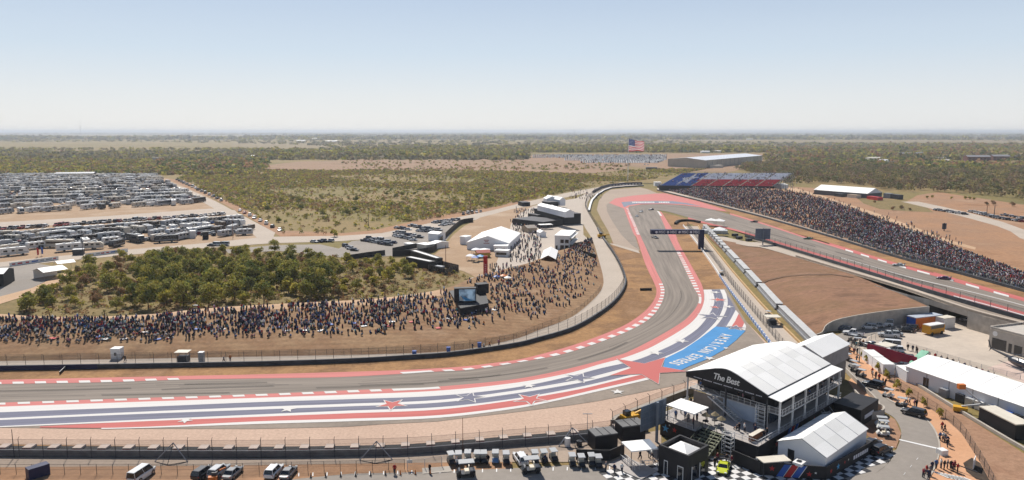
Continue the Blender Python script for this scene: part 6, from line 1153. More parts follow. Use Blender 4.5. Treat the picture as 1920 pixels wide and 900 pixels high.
billboard(1770, 433, 1767, 1775, 419, 430, 'small dark board on the far right field', dark)
# straight: barriers, fence, pylons of the far side
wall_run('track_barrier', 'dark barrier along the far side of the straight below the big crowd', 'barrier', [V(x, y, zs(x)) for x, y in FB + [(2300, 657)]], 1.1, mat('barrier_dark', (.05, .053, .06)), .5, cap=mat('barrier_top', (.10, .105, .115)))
fence('debris_fence', 'wire debris fence along the far side of the straight', [V(x, y - 2.5, zs(x)) for x, y in FB[20:]], 3.0, 6, galv, .07, 3)
NB = cat([(1397, 444.5), (1440, 456.5), (1540, 487), (1615, 510), (1702, 537.5), (1790, 564), (1865, 586), (1920, 601), (1990, 619), (2300, 708)], 150)
wall_run('track_barrier', 'black barrier along the near side of the straight', 'barrier', [V(x, y, zs(x)) for x, y in NB], 1.3, mat('barrier_dark', (.05, .053, .06)), .5)
fence('debris_fence', 'wire debris fence along the near side of the straight', [V(x, y - 1.5, zs(x)) for x, y in NB], 3.2, 6, dark, .07, 3)
wall_run('guard_rail', 'thin rail beside the raised service road above the tunnel', 'rail', [V(x, y, zs(x)) for x, y in RB[20:]], .9, mat('pale_rail', (.34, .28, .22), .7), .15)
wall_run('track_barrier', 'dark curved tyre wall at the tip of the infield grass', 'tyre barrier', up(cat([(1266, 421), (1272, 416.5), (1285, 415), (1300, 416), (1312, 418.5)], 16)), 1.4, tyre_m, 1.4)
# retaining wall and tunnel
rw = [p for p, q_ in zip(MB_, MBOT) if q_[0] > 1530]
b = MB()
for a, c in zip(rw, rw[1:]): b.poly([Vector((a.x, a.y, -.1)) + Vector((.0, -.25, 0)), Vector((c.x, c.y, -.1)) + Vector((0, -.25, 0)), c + Vector((0, -.25, .5)), a + Vector((0, -.25, .5))], conc_d); b.poly([a + Vector((0, -.25, .5)), c + Vector((0, -.25, .5)), c + Vector((0, .15, .5)), a + Vector((0, .15, .5))], conc_l)
tag(b.build('retaining_wall'), 'curved concrete retaining wall holding back the mound above the yard', 'wall')
br = empty('bridge', V(1830, 590), 'concrete bridge wall carrying the straight, with a dark tunnel mouth', 'bridge'); b = MB(); bt = [(1640, 536), (1702, 554), (1742, 563), (1815, 585), (1920, 613), (1990, 633), (2300, 722)]
def under(x, y):
    p = V(x, y, zs(x)); return p
for (x0, y0), (x1, y1) in zip(bt, bt[1:]):
    a, c = under(x0, y0), under(x1, y1)
    if x0 >= 1742 and x1 <= 1815:
        za = 3.6; b.poly([Vector((a.x, a.y, za)), Vector((c.x, c.y, za)), c + Vector((0, 0, .35)), a + Vector((0, 0, .35))], conc); MB().hexa([Vector((a.x, a.y + 9, -.1)), Vector((c.x, c.y + 9, -.1)), Vector((c.x, c.y + 9.5, -.1)), Vector((a.x, a.y + 9.5, -.1)), Vector((a.x, a.y + 9, za)), Vector((c.x, c.y + 9, za)), Vector((c.x, c.y + 9.5, za)), Vector((a.x, a.y + 9.5, za))], black).build('tunnel', br)  # black slab set inside stands in for the tunnel's darkness
    else: b.poly([Vector((a.x, a.y, -.1)), Vector((c.x, c.y, -.1)), c + Vector((0, 0, .35)), a + Vector((0, 0, .35))], conc_d)
b.build('wall', br)
put = MB(); a, c = under(1760, 568), under(1800, 580); d = (c - a).normalized()
# road edge barriers and fences on the right
wall_run('road_wall', 'pale concrete barrier along the left side of the curved road', 'barrier', up(cat([(1560, 668), (1590, 702), (1619, 731), (1640, 752), (1651, 768)], 30)), 1.0, conc_l, .3)
fence('chain_fence', 'chain-link fence with green screen along the gravel path and brown bank', up(cat(FEN, 90)), 2.0, 3.4, dark, .05, 2)
fence('yard_fence', 'wire fence along the front of the concrete yard', up([(1620, 655), (1634, 640), (1668, 627), (1700, 618)]), 2.0, 3, galv, .06, 2)
fence('yard_fence', 'low wire fence behind the long marquee by the helipad', up([(1700, 650), (1740, 662), (1800, 680), (1860, 698), (1930, 716)]), 1.3, 3, galv, .06, 2)
ms = wall_run('screen_wall', 'maroon screen wall along the edge of the concrete yard', 'screen', up([(1625, 665), (1660, 674), (1690, 684), (1718, 692)]), 3.0, maroon, .12)
for a, b, lab in [((1637, 674), (1656, 688), 'left one of three white containers in front of the maroon screen'), ((1657, 689), (1677, 703), 'middle one of three white containers in front of the maroon screen'), ((1678, 704), (1699, 717), 'right one of three white containers in front of the maroon screen')]: bld('container', lab, 'container', a, b, 2.8, 2.4, wm=canvas_dull, rm=white, over=.02)
bld('small_canopy', 'grey canopy between the white containers and the maroon screen', 'canopy', (1640, 664), (1660, 670), 4, 2.6, rm=cream, open_=True)
gr = V(1710, 690); o = empty('inflatable_arch', gr, 'green and white slide behind the long white marquee\'s end', 'slide'); MB().bar(V(1700, 700) + Vector((0, 0, .8)), V(1733, 679) + Vector((0, 0, 2.8)), 1.8, .5, mat('mint_green', (.25, .5, .35), .5)).build('slide', o)
# long white marquee
o, q, L = bld('long_marquee', 'long white marquee with grey bay seams on the right beside the brown bank', 'tent', (1697, 715), (1920, 797), 13.5, 3.7, 'width', 1.9, seams=1, over=.2); sb = MB()
nb = max(3, int(L / 5.2))
for k in range(1, nb):
    s = L * k / nb; sb.bar(q(s, -.2, 3.72), q(s, 6.75, 5.72), .08, .06, mat('seam_grey', (.5, .5, .5), .6)); sb.bar(q(s, 6.75, 5.72), q(s, 13.7, 3.72), .08, .06, mat('seam_grey', (.5, .5, .5), .6)); sb.bar(q(s, -.04, 0), q(s, -.04, 3.7), .14, .08, grey)
sb.build('roof_seams', o)
MB().hexa([q(L * .17, -.07, 0), q(L * .22, -.07, 0), q(L * .22, -.004, 0), q(L * .17, -.004, 0), q(L * .17, -.07, 2.6), q(L * .22, -.07, 2.6), q(L * .22, -.004, 2.6), q(L * .17, -.004, 2.6)], glass).build('door', o)
# long continuation past the frame edge
bld('service_trailer', 'long black trailer with pale roof below the white marquee', 'trailer', (1834, 790), (1902, 826), 3.4, 3.0, wm=black, rm=cream, over=.05)
for i, (x, y, m_) in enumerate([(1759, 742, grey), (1790, 752, dark), (1808, 760, galv), (1826, 766, white), (1850, 774, grey), (1880, 786, bluep), (1900, 792, dark)]): bld('air_unit', f'{["grey", "black", "bare metal", "white", "second grey", "blue", "second black"][i]} machine unit standing along the marquee\'s long wall', 'machine', (x, y), (x + 14, y + 5), 1.6, 1.6, wm=m_, rm=m_, over=0)
p = V(1800, 772); o = empty('boom_lift', p, 'yellow boom lift beside the long marquee', 'lift'); MB().box(p + Vector((0, 0, .7)), (2.6, 1.6, .9), yellow, -.5).build('chassis', o); MB().bar(p + Vector((.2, 0, 1.2)), p + Vector((3.6, -1.5, 2.2)), .3, .3, galv).build('lower_boom', o); MB().bar(p + Vector((3.6, -1.5, 2.2)), p + Vector((.5, .6, 5.2)), .25, .25, galv).build('upper_boom', o); MB().box(p + Vector((.2, .6, 5.3)), (1.4, .9, 1.0), orange).build('basket', o)
wall_run('kerb_wall', 'pale concrete kerb wall between brown bank and marquee strip', 'wall', up(cat([(1690, 704), (1760, 748), (1850, 803), (1930, 850)], 30)), .6, conc_l, .5)
# yard: bus, trailers, building, helicopter
o, q, L = bld('school_bus', 'yellow bus with white roof parked in the concrete yard', 'bus', (1743, 627), (1771, 622.5), 2.5, 2.3, wm=mat('bus_yellow', (.55, .26, .02), .4, .05), rm=white, z=.5, over=-.1); MB().hexa([q(.4, -.04, 1.4), q(L - .4, -.04, 1.4), q(L - .4, -.003, 1.4), q(.4, -.003, 1.4), q(.4, -.04, 2.3), q(L - .4, -.04, 2.3), q(L - .4, -.003, 2.3), q(.4, -.003, 2.3)], glass).build('window_strip', o)
for s in (.18, .82): MB().tube(q(L * s, -.1, 0), q(L * s, .3, 0), .5, tyre, 10).build('wheel', o)
o, q, L = bld('long_trailer', 'long orange-sided trailer with pale blue roof in the yard', 'trailer', (1716, 617), (1766, 611), 3.2, 3.2, wm=orange, rm=mat('pale_blue_roof', (.42, .46, .52), .5), over=.02); MB().hexa([q(-.05, 0, .6), q(-.004, 0, .6), q(-.004, 3.2, .6), q(-.05, 3.2, .6), q(-.05, 0, 3.1), q(-.004, 0, 3.1), q(-.004, 3.2, 3.1), q(-.05, 3.2, 3.1)], bluep).build('rear_door', o)
bld('lorry', 'cream lorry at the nose of the orange trailer', 'lorry', (1769, 617), (1790, 614), 2.8, 3.0, wm=white, rm=cream, over=.02); bld('tank_box', 'white cabin with dark windows at the far side of the yard', 'cabin', (1834, 617), (1872, 621), 4, 3.0, wm=white, rm=conc_l, over=.05, wins=((.38, .46, 1.2, 2.2), (.85, .92, .6, 2.2)))
o, q, L = bld('workshop', 'low grey concrete workshop with open dark garage bay at the right edge', 'building', (1853, 651), (1960, 682), 26, 5.2, wm=mat('workshop_wall', (.44, .395, .34), .8, .1), rm=mat('workshop_roof', (.46, .42, .37), .8, .08), over=-.3, parapet=.5, doors=((.06, .32, 0, 3.0), (.36, .42, 0, 2.6), (.46, .60, 0, 2.6)))
MB().tube(q(1.6, -.05, 4.2), q(1.6, -.02, 4.2), .7, white, 14).build('round_sign', o)
hp = V(1892, 690); o = empty('helicopter', hp, 'dark helicopter with long tail standing on the pale yard', 'helicopter'); sheet('helipad', [(1850, 690), (1905, 672), (1990, 700), (1930, 722)], mat('helipad_pink', (.52, .40, .34), .8), .05)
b = MB(); body = [(0, .7), (1.2, 1.0), (3, 1.1), (5, .95), (6.2, .35)]; ax = (V(1916, 694) - V(1870, 676)).normalized(); base = V(1893, 685) + Vector((0, 0, 1.7))
for (s0, r0), (s1, r1) in zip(body, body[1:]): b.tube(base + ax * s0, base + ax * s1, r0, mat('helicopter_black', (.02, .02, .03), .2, .1, spec=.6), 10, r1)
b.build('cabin', o); MB().tube(base + Vector((0, 0, .4)), base - ax * 6.2 + Vector((0, 0, .8)), .42, dark, 8, .16).build('tail_boom', o); e = base - ax * 6.2 + Vector((0, 0, .8)); MB().poly([e, e - ax * 1.0 + Vector((0, 0, 2.0)), e - ax * 1.5 + Vector((0, 0, 2.0)), e - ax * .5, e - ax * .9 + Vector((0, 0, -1))], dark).build('tail_fin', o)
for k in range(4): a = k * math.pi / 2 + .4; MB().bar(base + ax * 2.2 + Vector((0, 0, 1.7)), base + ax * 2.2 + Vector((math.cos(a) * 5, math.sin(a) * 5, 1.6)), .3, .04, dark).build('rotor_blade', o)
for s in (-1, 1): n = Vector((-ax.y, ax.x, 0)) * s; MB().tube(base + n * 1.0 + Vector((0, 0, -1.55)), base + n * 1.0 + ax * 4.6 + Vector((0, 0, -1.55)), .07, grey, 5).build('skid', o)
# infield hospitality at the tip
for i, (x, y, lab) in enumerate([(1322, 424, 'left white peaked canopy at the hairpin infield tip'), (1337, 425, 'right white peaked canopy at the hairpin infield tip'), (1338, 442, 'white peaked canopy just in front of the other two at the infield tip')]):
    bld('peaked_canopy', lab, 'canopy', (x, y), (x + 19, y + 1), 5, 3.6, 'hip', 1.3, open_=True, over=.3)
tag(MB().box(V(1340, 437) + Vector((0, 0, .9)), (14, 6, 1.8), galv, -.2).build('viewing_deck'), 'grey metal deck under the white canopies at the infield tip', 'deck')
for i, (x, y) in enumerate([(1378, 443), (1386, 448), (1404, 452)]): tag(MB().box(V(x, y, .5) + Vector((0, 0, .7)), (3, 2, 1.5), dark, .3).build('crate'), f'dark equipment crate on the mound\'s top edge, {ordn(i + 1)} from the left', 'crate')
p = V(1128, 446); o = empty('loader', p, 'yellow recovery loader standing at the outer fence bend', 'loader'); MB().box(p + Vector((0, 0, 1.3)), (4.4, 2.2, 1.3), yellow, .1).build('body', o); MB().box(p + Vector((-.5, 0, 2.4)), (1.6, 1.8, 1.2), glass, .1).build('cab', o); MB().bar(p + Vector((1, 0, 1.6)), p + Vector((4.4, 0, 1.8)), .4, .4, yellow).build('boom', o)
for x in (-1.4, 1.4): MB().tube(p + Vector((x, -1.2, .6)), p + Vector((x, 1.2, .6)), .6, tyre, 10).build('wheel', o)
# ---------------------------------------------------------------- hospitality pavilion and the black court buildings
O0 = V(1291, 696, 10); O0.z = 0; UU = V(1439, 739, 10) - V(1291, 696, 10); UU.normalize(); WW = V(1553, 682, 10) - V(1439, 739, 10); WW.normalize()
def S(s, t, z=0.0): q = O0 + UU * s + WW * t; return Vector((q.x, q.y, z))
def sbox(mb, s0, s1, t0, t1, z0, z1, m, top=None): return mb.hexa([S(s0, t0, z0), S(s1, t0, z0), S(s1, t1, z0), S(s0, t1, z0), S(s0, t0, z1), S(s1, t0, z1), S(s1, t1, z1), S(s0, t1, z1)], m, top)
deckm = mat('deck_boards', (.36, .33, .31), .8, .12, .8); shade_bl = mat('shaded_white_panel', (.42, .47, .54), .5, .08)  # white glazing with the blue of the gable's shade put into its colour
pv_ = empty('hospitality_pavilion', S(9, 12), 'two-storey trackside pavilion with arched white roof and black lettered gable', 'pavilion')
b = MB(); sbox(b, -.5, 20.4, -8, 27, 0, 3.2, black, deckm); sbox(b, 1, 9, -10.8, -8.002, 0, 3.2, black, deckm); b.build('base', pv_)
b = MB(); sbox(b, -.2, 20.3, 1, 27, 6.15, 6.4, galv, deckm); b.build('upper_floor', pv_)
prof = [(-.3, 9.9), (2.2, 10.75), (4.4, 11.5), (6.4, 12.2), (7.8, 12.55), (8.8, 12.65), (9.8, 12.55), (11.2, 12.2), (13.2, 11.5), (15.4, 10.75), (17.8, 9.9)]
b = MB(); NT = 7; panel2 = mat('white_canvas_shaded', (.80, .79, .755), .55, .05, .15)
for k in range(NT):
    t0, t1 = -.3 + 27 * k / NT + .04, -.3 + 27 * (k + 1) / NT - .04
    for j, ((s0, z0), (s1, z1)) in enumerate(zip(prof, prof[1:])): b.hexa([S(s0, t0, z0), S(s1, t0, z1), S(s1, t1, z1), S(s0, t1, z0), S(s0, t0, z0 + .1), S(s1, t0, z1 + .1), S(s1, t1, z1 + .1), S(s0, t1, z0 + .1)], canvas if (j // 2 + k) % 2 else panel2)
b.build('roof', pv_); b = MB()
for k in range(NT + 1):
    t = -.3 + 27 * k / NT
    for (s0, z0), (s1, z1) in zip(prof, prof[1:]): b.bar(S(s0, t, z0 + .05), S(s1, t, z1 + .05), .1, .12, mat('seam_grey', (.5, .5, .5), .6))
b.build('roof_seams', pv_)
b = MB(); ga = [S(s, -.42, z) for s, z in prof]; lo = [S(17.8, -.42, 8.9), S(9, -.42, 8.9), S(-.3, -.42, 8.9)]
for j in range(len(prof) - 1): (s0, z0), (s1, z1) = prof[j], prof[j + 1]; b.hexa([S(s0, -.42, 8.9), S(s1, -.42, 8.9), S(s1, -.32, 8.9), S(s0, -.32, 8.9), S(s0, -.42, z0), S(s1, -.42, z1), S(s1, -.32, z1), S(s0, -.32, z0)], black)
b.build('gable_banner', pv_)
tm = MB(); put_text(tm, 'The Best', S(8.9, -.47, 10.7), UU, (0, 0, 1), 1.75, white, .02, .92, .25)
for k in range(46):
    if k % 7 != 6: s = 1.6 + k * .33; sbox(tm, s, s + .24, -.46, -.425, 9.32, 9.46, pale)
tm.build('lettering', pv_)
b = MB(); b.hexa([S(17.9, -.4, 9.62), S(20.5, -.4, 9.3), S(20.5, 26.8, 9.3), S(17.9, 26.8, 9.62), S(17.9, -.4, 9.74), S(20.5, -.4, 9.42), S(20.5, 26.8, 9.42), S(17.9, 26.8, 9.74)], canvas); b.build('side_canopy', pv_)
for k in range(6):
    t = .1 + k * 5.2; b = MB(); sbox(b, 19.9, 20.2, t, t + .3, 3.2, 9.28, white); b.build('column', pv_)
for s_ in (0, 8.9, 17.6):
    b = MB(); sbox(b, s_ - .14, s_ + .14, -.3, 0, 3.2 if s_ else 0, 8.9, dark if s_ else galv); b.build('column', pv_)
b = MB(); sbox(b, .2, 17.4, 3.2, 3.4, 6.4, 9.9, black); sbox(b, 17.3, 17.5, 3.4, 26.5, 6.4, 9.9, black); sbox(b, .2, 17.4, 26.3, 26.5, 3.2, 9.9, dark); sbox(b, 16.6, 16.8, 3, 26, 3.2, 6.15, mat('navy_glazing', (.02, .035, .06), .2)); b.build('wall', pv_)
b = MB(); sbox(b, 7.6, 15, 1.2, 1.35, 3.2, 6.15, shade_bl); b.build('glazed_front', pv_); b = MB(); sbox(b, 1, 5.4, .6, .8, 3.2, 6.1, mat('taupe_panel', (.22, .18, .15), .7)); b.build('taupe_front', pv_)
def railing(parent, a, c, h=1.05, step=1.3, m=galv, glass_=None):
    b = MB(); d = c - a; n = max(1, int(d.length / step)); b.bar(a + Vector((0, 0, h)), c + Vector((0, 0, h)), .09, .07, m); b.bar(a + Vector((0, 0, h * .5)), c + Vector((0, 0, h * .5)), .05, .05, m)
    for i in range(n + 1): b.tube(a.lerp(c, i / n), a.lerp(c, i / n) + Vector((0, 0, h)), .04, m, 4)
    b.build('railing', parent)
for a, c in ((S(20.2, 1, 6.4), S(20.2, 27, 6.4)), (S(7, 1.05, 6.4), S(20.2, 1.05, 6.4)), (S(20.3, -8, 3.2), S(20.3, 27, 3.2)), (S(14, -7.95, 3.2), S(20.3, -7.95, 3.2)), (S(1.1, -10.7, 3.2), S(8.4, -10.7, 3.2)), (S(1.1, -10.7, 3.2), S(1.1, -8, 3.2)), (S(-.4, -8, 3.2), S(-.4, 1, 3.2)), (S(0, 1.05, 6.4), S(3, 1.05, 6.4))): railing(pv_, a, c, m=white if a.z > 6 else galv)
def stair(parent, a, c, wd, n, m, side):
    b = MB()
    for i in range(n): p = a.lerp(c, (i + .5) / n); d = (c - a).normalized(); d2 = Vector((d.x, d.y, 0)).normalized(); nn = Vector((-d2.y, d2.x, 0)); b.hexa([p + nn * x + d2 * y + Vector((0, 0, z_)) for z_ in (-.08, .0) for x, y in ((-wd / 2, -.2), (wd / 2, -.2), (wd / 2, .2), (-wd / 2, .2))], m)
    for x in (-wd / 2, wd / 2): b.bar(a + nn * x, c + nn * x, .08, .3, m); b.bar(a + nn * x + Vector((0, 0, 1)), c + nn * x + Vector((0, 0, 1)), .06, .06, m)
    b.build('staircase', parent)
stair(pv_, S(5.2, .2, 6.3), S(12.6, -.6, 3.25), 1.5, 16, galv, 1); stair(pv_, S(21.4, 17, 3.2), S(26, 15, .1), 1.8, 14, grey, 1)
for s_, t_, z0, z1 in ((15.6, -.6, 3.2, 7.6), (13.8, -9.3, 0, 4.6)):
    b = MB()
    for x in (0, 1.9):
        for y in (0, 1.2): b.tube(S(s_ + x, t_ + y, z0), S(s_ + x, t_ + y, z1), .06, white, 4)
    z = z0 + .3
    while z < z1: b.bar(S(s_, t_, z), S(s_ + 1.9, t_, z), .08, .08, white); b.bar(S(s_, t_ + 1.2, z), S(s_ + 1.9, t_ + 1.2, z), .08, .08, white); b.bar(S(s_, t_, z), S(s_, t_ + 1.2, z), .08, .08, white); b.bar(S(s_ + 1.9, t_, z), S(s_ + 1.9, t_ + 1.2, z), .08, .08, white); z += .75
    o = empty('scaffold_tower', S(s_ + 1, t_ + .6, z0), 'white scaffold tower standing on the pavilion deck' if z0 else 'white scaffold tower standing below the pavilion deck', 'scaffold'); b.build('frame', o)
sn = MB()                                                     # painted bands and stars on the dark base
for k, m_ in enumerate((bluep, red, bluep)):
    t = 1.6 + k * 1.5; sn.poly([S(20.42, t, .05), S(20.42, t + 1.0, .05), S(20.42, t + 3.0, 3.15), S(20.42, t + 2.0, 3.15)], m_); sn.poly([S(20.43, t + 1.02, .05), S(20.43, t + 1.16, .05), S(20.43, t + 3.16, 3.15), S(20.43, t + 3.02, 3.15)], white)
for t, z, r_, m_ in ((-1.0, 1.6, .7, red), (9.5, 1.7, .8, bluep), (12, 1.2, .5, white), (14.5, 1.9, .7, red)): sn.poly([S(20.43, t + x, z + y) for x, y in star((0, 0), r_, math.pi / 2)], m_)
for s, z, r_, m_ in ((2.3, 1.7, .85, skyblue), (4.4, 2.0, .6, red), (3.2, 2.6, .25, white), (6.5, 1.2, .3, white)): sn.poly([S(s + x, -10.83, z + y) for x, y in star((0, 0), r_, math.pi / 2)], m_)
sn.build('painted_bands', pv_)
tr_m = mat('tribune_frame', (.17, .18, .12), .7, .2); tr = empty('stepped_tribune', S(11.4, -11), 'open stepped frame stair descending from the pavilion deck', 'stairs'); b = MB()
for i in range(9): t = -8.2 - i * .68; z = 3.1 - i * .34; b.hexa([S(8.9, t - .5, z - .08), S(13.6, t - .5, z - .08), S(13.6, t, z - .08), S(8.9, t, z - .08), S(8.9, t - .5, z), S(13.6, t - .5, z), S(13.6, t, z), S(8.9, t, z)], tr_m)
b.build('tread', tr); b = MB()
for s in (8.9, 10.5, 12.0, 13.6): b.bar(S(s, -8, 3.3), S(s, -14.2, .3), .12, .2, tr_m); b.bar(S(s, -8, 4.3), S(s, -14.2, 1.2), .07, .07, tr_m); [b.tube(S(s, -8.3 - 1.4 * k, 0), S(s, -8.3 - 1.4 * k, 4.1 - .7 * k), .05, tr_m, 4) for k in range(5)]
b.build('frame', tr)
bld_o = empty('deck_canopy', S(5, -7.6, 3.2), 'white flat canopy over tables at the deck\'s left corner', 'canopy'); b = MB(); sbox(b, 1.9, 8.3, -10.2, -5.2, 6.0, 6.18, canvas); b.build('roof', bld_o)
for s, t in ((2.1, -10), (8.1, -10), (2.1, -5.4), (8.1, -5.4)): b = MB(); sbox(b, s - .08, s + .08, t - .08, t + .08, 3.2, 6.0, dark); b.build('post', bld_o)
o = empty('bar_counter', S(18.6, -5, 3.2), 'brown timber bar counter on the pavilion deck', 'bar'); b = MB(); sbox(b, 18, 18.7, -7.2, -2.6, 3.2, 4.3, wood); b.build('counter', o); b = MB(); sbox(b, 17.9, 18.8, -7.3, -2.5, 4.3, 4.38, cream); b.build('top', o)
for i, (s, t) in enumerate(((9.7, -5.2), (11.7, -6.2), (8.7, -6.8))):
    o = empty('potted_palm', S(s, t, 3.2), f'straw parasol table on the deck, {["middle", "right", "left"][i]} of three', 'parasol', 'straw parasol tables on the deck'); MB().tube(S(s, t, 3.2), S(s, t, 5.4), .05, dark, 5).build('pole', o); MB().tube(S(s, t, 5.1), S(s, t, 5.7), .85, mat('straw_thatch', (.25, .20, .12), .9, .25, 3), 9, .1).build('shade', o); MB().tube(S(s, t, 4.0), S(s, t, 4.08), .6, dark, 10).build('table_top', o); o.name = 'parasol_table'
# front white tent with its black fence
t2 = empty('gabled_tent', S(28, 1), 'white gabled tent with roof seams beside the squared court', 'tent'); b = MB(); a0, a1, c0_, c1_, ez, rz_ = 22.3, 31.0, -4.3, 13.3, 3.7, 5.6; sbox(b, a0, a1, c0_, c1_, .0, ez, canvas_dull); b.poly([S(a0, c0_, ez), S(a1, c0_, ez), S((a0 + a1) / 2, c0_, rz_)], canvas_dull); b.poly([S(a0, c1_, ez), S(a1, c1_, ez), S((a0 + a1) / 2, c1_, rz_)], canvas_dull); b.build('wall', t2); b = MB()
for k in range(4):
    t0, t1 = c0_ - .2 + (c1_ - c0_ + .4) * k / 4 + .03, c0_ - .2 + (c1_ - c0_ + .4) * (k + 1) / 4 - .03
    for s0, s1, z0, z1 in ((a0 - .2, (a0 + a1) / 2, ez - .08, rz_), ((a0 + a1) / 2, a1 + .2, rz_, ez - .08)):
        sm_, zm_ = (s0 + s1) / 2, (z0 + z1) / 2
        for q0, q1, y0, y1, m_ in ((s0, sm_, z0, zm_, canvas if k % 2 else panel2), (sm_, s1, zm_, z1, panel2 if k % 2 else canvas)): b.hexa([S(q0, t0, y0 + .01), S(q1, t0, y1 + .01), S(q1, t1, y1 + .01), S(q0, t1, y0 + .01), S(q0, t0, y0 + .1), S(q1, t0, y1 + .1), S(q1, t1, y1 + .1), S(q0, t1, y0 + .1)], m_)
b.build('roof', t2); b = MB()
for k in range(5):
    t = c0_ - .2 + (c1_ - c0_ + .4) * k / 4; b.bar(S(a0 - .2, t, ez), S((a0 + a1) / 2, t, rz_ + .06), .12, .1, grey); b.bar(S((a0 + a1) / 2, t, rz_ + .06), S(a1 + .2, t, ez), .12, .1, grey)
b.build('roof_seams', t2); b = MB(); sbox(b, 24.2, 25.4, c0_ - .08, c0_ - .004, .6, 3.0, black); b.build('door', t2)
FP = [S(17.0, -11.0), S(22.9, -11.6), S(23.4, -11.1), S(31.45, -5.0), S(32.7, 11.8)]
fw = wall_run('court_fence', 'black court fence painted with stars and red-blue bands round the front tent', 'fence', FP, 2.4, black, .2)
sn = MB(); fd = (FP[3] - FP[2]).normalized(); fn = Vector((fd.y, -fd.x, 0)); fn = fn if fn.y < 0 else -fn
def fp(x, z): return FP[2] + fd * x + fn * .12 + Vector((0, 0, z))
for k, m_ in enumerate((bluep, red, bluep)): x = 1.9 + k * 1.25; sn.poly([fp(x, .05), fp(x + 1.05, .05), fp(x + 2.3, 2.28), fp(x + 1.25, 2.28)], m_); sn.poly([fp(x + 1.07, .05) + fn * .01, fp(x + 1.18, .05) + fn * .01, fp(x + 2.43, 2.28) + fn * .01, fp(x + 2.32, 2.28) + fn * .01], white)
for x, z, r_, m_ in ((1.2, 1.4, .55, red), (7.2, .9, .5, red), (8.2, 1.2, .25, white)): sn.poly([fp(x + a, z + c) for a, c in star((0, 0), r_, math.pi / 2)], m_)
fd2 = (FP[4] - FP[3]).normalized(); fn2 = Vector((fd2.y, -fd2.x, 0)); fn2 = fn2 if fn2.y < 0 else -fn2
for x, z, r_, m_ in ((1.6, 1.2, .5, red), (4, 1.3, .65, skyblue), (6.3, 1.4, .35, red), (7.6, 1.5, .25, white)): sn.poly([FP[3] + fd2 * (x + a) + fn2 * .12 + Vector((0, 0, z + c)) for a, c in star((0, 0), r_, math.pi / 2)], m_)
for k in range(7):                                            # pale logo strokes on the long side
    x = 9.4 + k * .8; sn.poly([FP[3] + fd2 * x + fn2 * .13 + Vector((0, 0, .9)), FP[3] + fd2 * (x + .6) + fn2 * .13 + Vector((0, 0, .9)), FP[3] + fd2 * (x + .66) + fn2 * .13 + Vector((0, 0, 1.6)), FP[3] + fd2 * (x + .06) + fn2 * .13 + Vector((0, 0, 1.6))], pale)
sn.build('painted_bands', fw)
ch_ = empty('stretch_canopy', S(22, -9), 'low cream flat canopy behind the black court fence', 'canopy'); b = MB(); p4 = up([(1417, 857), (1432, 868), (1484, 864), (1470, 853)], 2.9); b.prism([(p.x, p.y) for p in p4], 2.8, 2.95, cream); b.build('roof', ch_); b = MB(); [b.tube((p.x, p.y, 0), (p.x, p.y, 2.8), .05, dark, 4) for p in p4]; b.build('frame', ch_)
o = empty('car_prop', S(27, -8.2), 'white show car nose above the painted bands of the court fence', 'show car'); MB().box(fp(5.6, 2.5) - fn * .6, (1.8, 1.6, .5), white, .8).build('body', o); MB().box(fp(5.6, 2.8) - fn * .7, (.7, .7, .2), glass, .8).build('cockpit', o)
for i, (s, t, m_) in enumerate(((19.5, -10, white), (20.8, -9.6, grey), (21.8, -8.4, cream), (22.4, -6.5, bluep))): o = empty('covered_gear', S(s, t), f'{["white", "grey", "cream", "blue"][i]} covered gear pile behind the black court fence', 'gear'); MB().tube(S(s, t, 0), S(s + .2, t, 1.7), 1.1, m_, 6, .2).build('cover', o)
# square black building, white canopy, containers
bb_ = empty('black_pavilion', S(13, -20.6), 'square black pavilion with white pyramid roof beside the squared court', 'building'); b = MB(); s0, s1, t0, t1 = 10, 16.1, -23.7, -17.4; sbox(b, s0, s1, t0, t1, 0, 4.0, black)
for q in ((s0, s1, t0, t0 + .4), (s0, s1, t1 - .4, t1), (s0, s0 + .4, t0 + .4, t1 - .4), (s1 - .4, s1, t0 + .4, t1 - .4)): sbox(b, *q, 4.0, 4.9, black)
b.build('wall', bb_); b = MB(); cs = [S(s0 + .7, t0 + .7, 4.15), S(s1 - .7, t0 + .7, 4.15), S(s1 - .7, t1 - .7, 4.15), S(s0 + .7, t1 - .7, 4.15)]; ap = S((s0 + s1) / 2, (t0 + t1) / 2, 5.3); [b.poly([cs[i], cs[(i + 1) % 4], ap], canvas) for i in range(4)]; b.build('roof', bb_)
for x0, x1 in ((11.2, 12.0), (14, 15.2)): b = MB(); sbox(b, x0, x1, t0 - .06, t0 - .004, 0, 2.6, white); sbox(b, x0 + .12, x1 - .12, t0 - .09, t0 - .064, .1, 2.45, glass); b.build('door', bb_)
for y0 in (-22.6, -20.2): b = MB(); sbox(b, s1 + .004, s1 + .06, y0, y0 + 1.6, .3, 2.6, glass); sbox(b, s1 + .064, s1 + .1, y0 - .1, y0 + .1, .2, 2.7, white); b.build('window', bb_)
wc = empty('court_canopy', V(1199, 850), 'white flat canopy with grey end beside the black pavilion', 'canopy'); p4 = up([(1165, 829), (1184, 847), (1234, 842), (1217, 824)], 3.5); b = MB(); b.prism([(p.x, p.y) for p in p4], 3.4, 3.6, canvas); b.build('roof', wc); g4 = [p4[2].lerp(p4[1], .24), p4[2], p4[3], p4[3].lerp(p4[0], .24)]; b = MB(); b.prism([(p.x, p.y) for p in g4], 3.605, 3.63, mat('slate_canvas', (.16, .19, .24), .6)); b.build('grey_end', wc)
for p in p4: b = MB(); b.tube((p.x, p.y, 0), (p.x, p.y, 3.4), .07, dark, 5); b.build('post', wc)
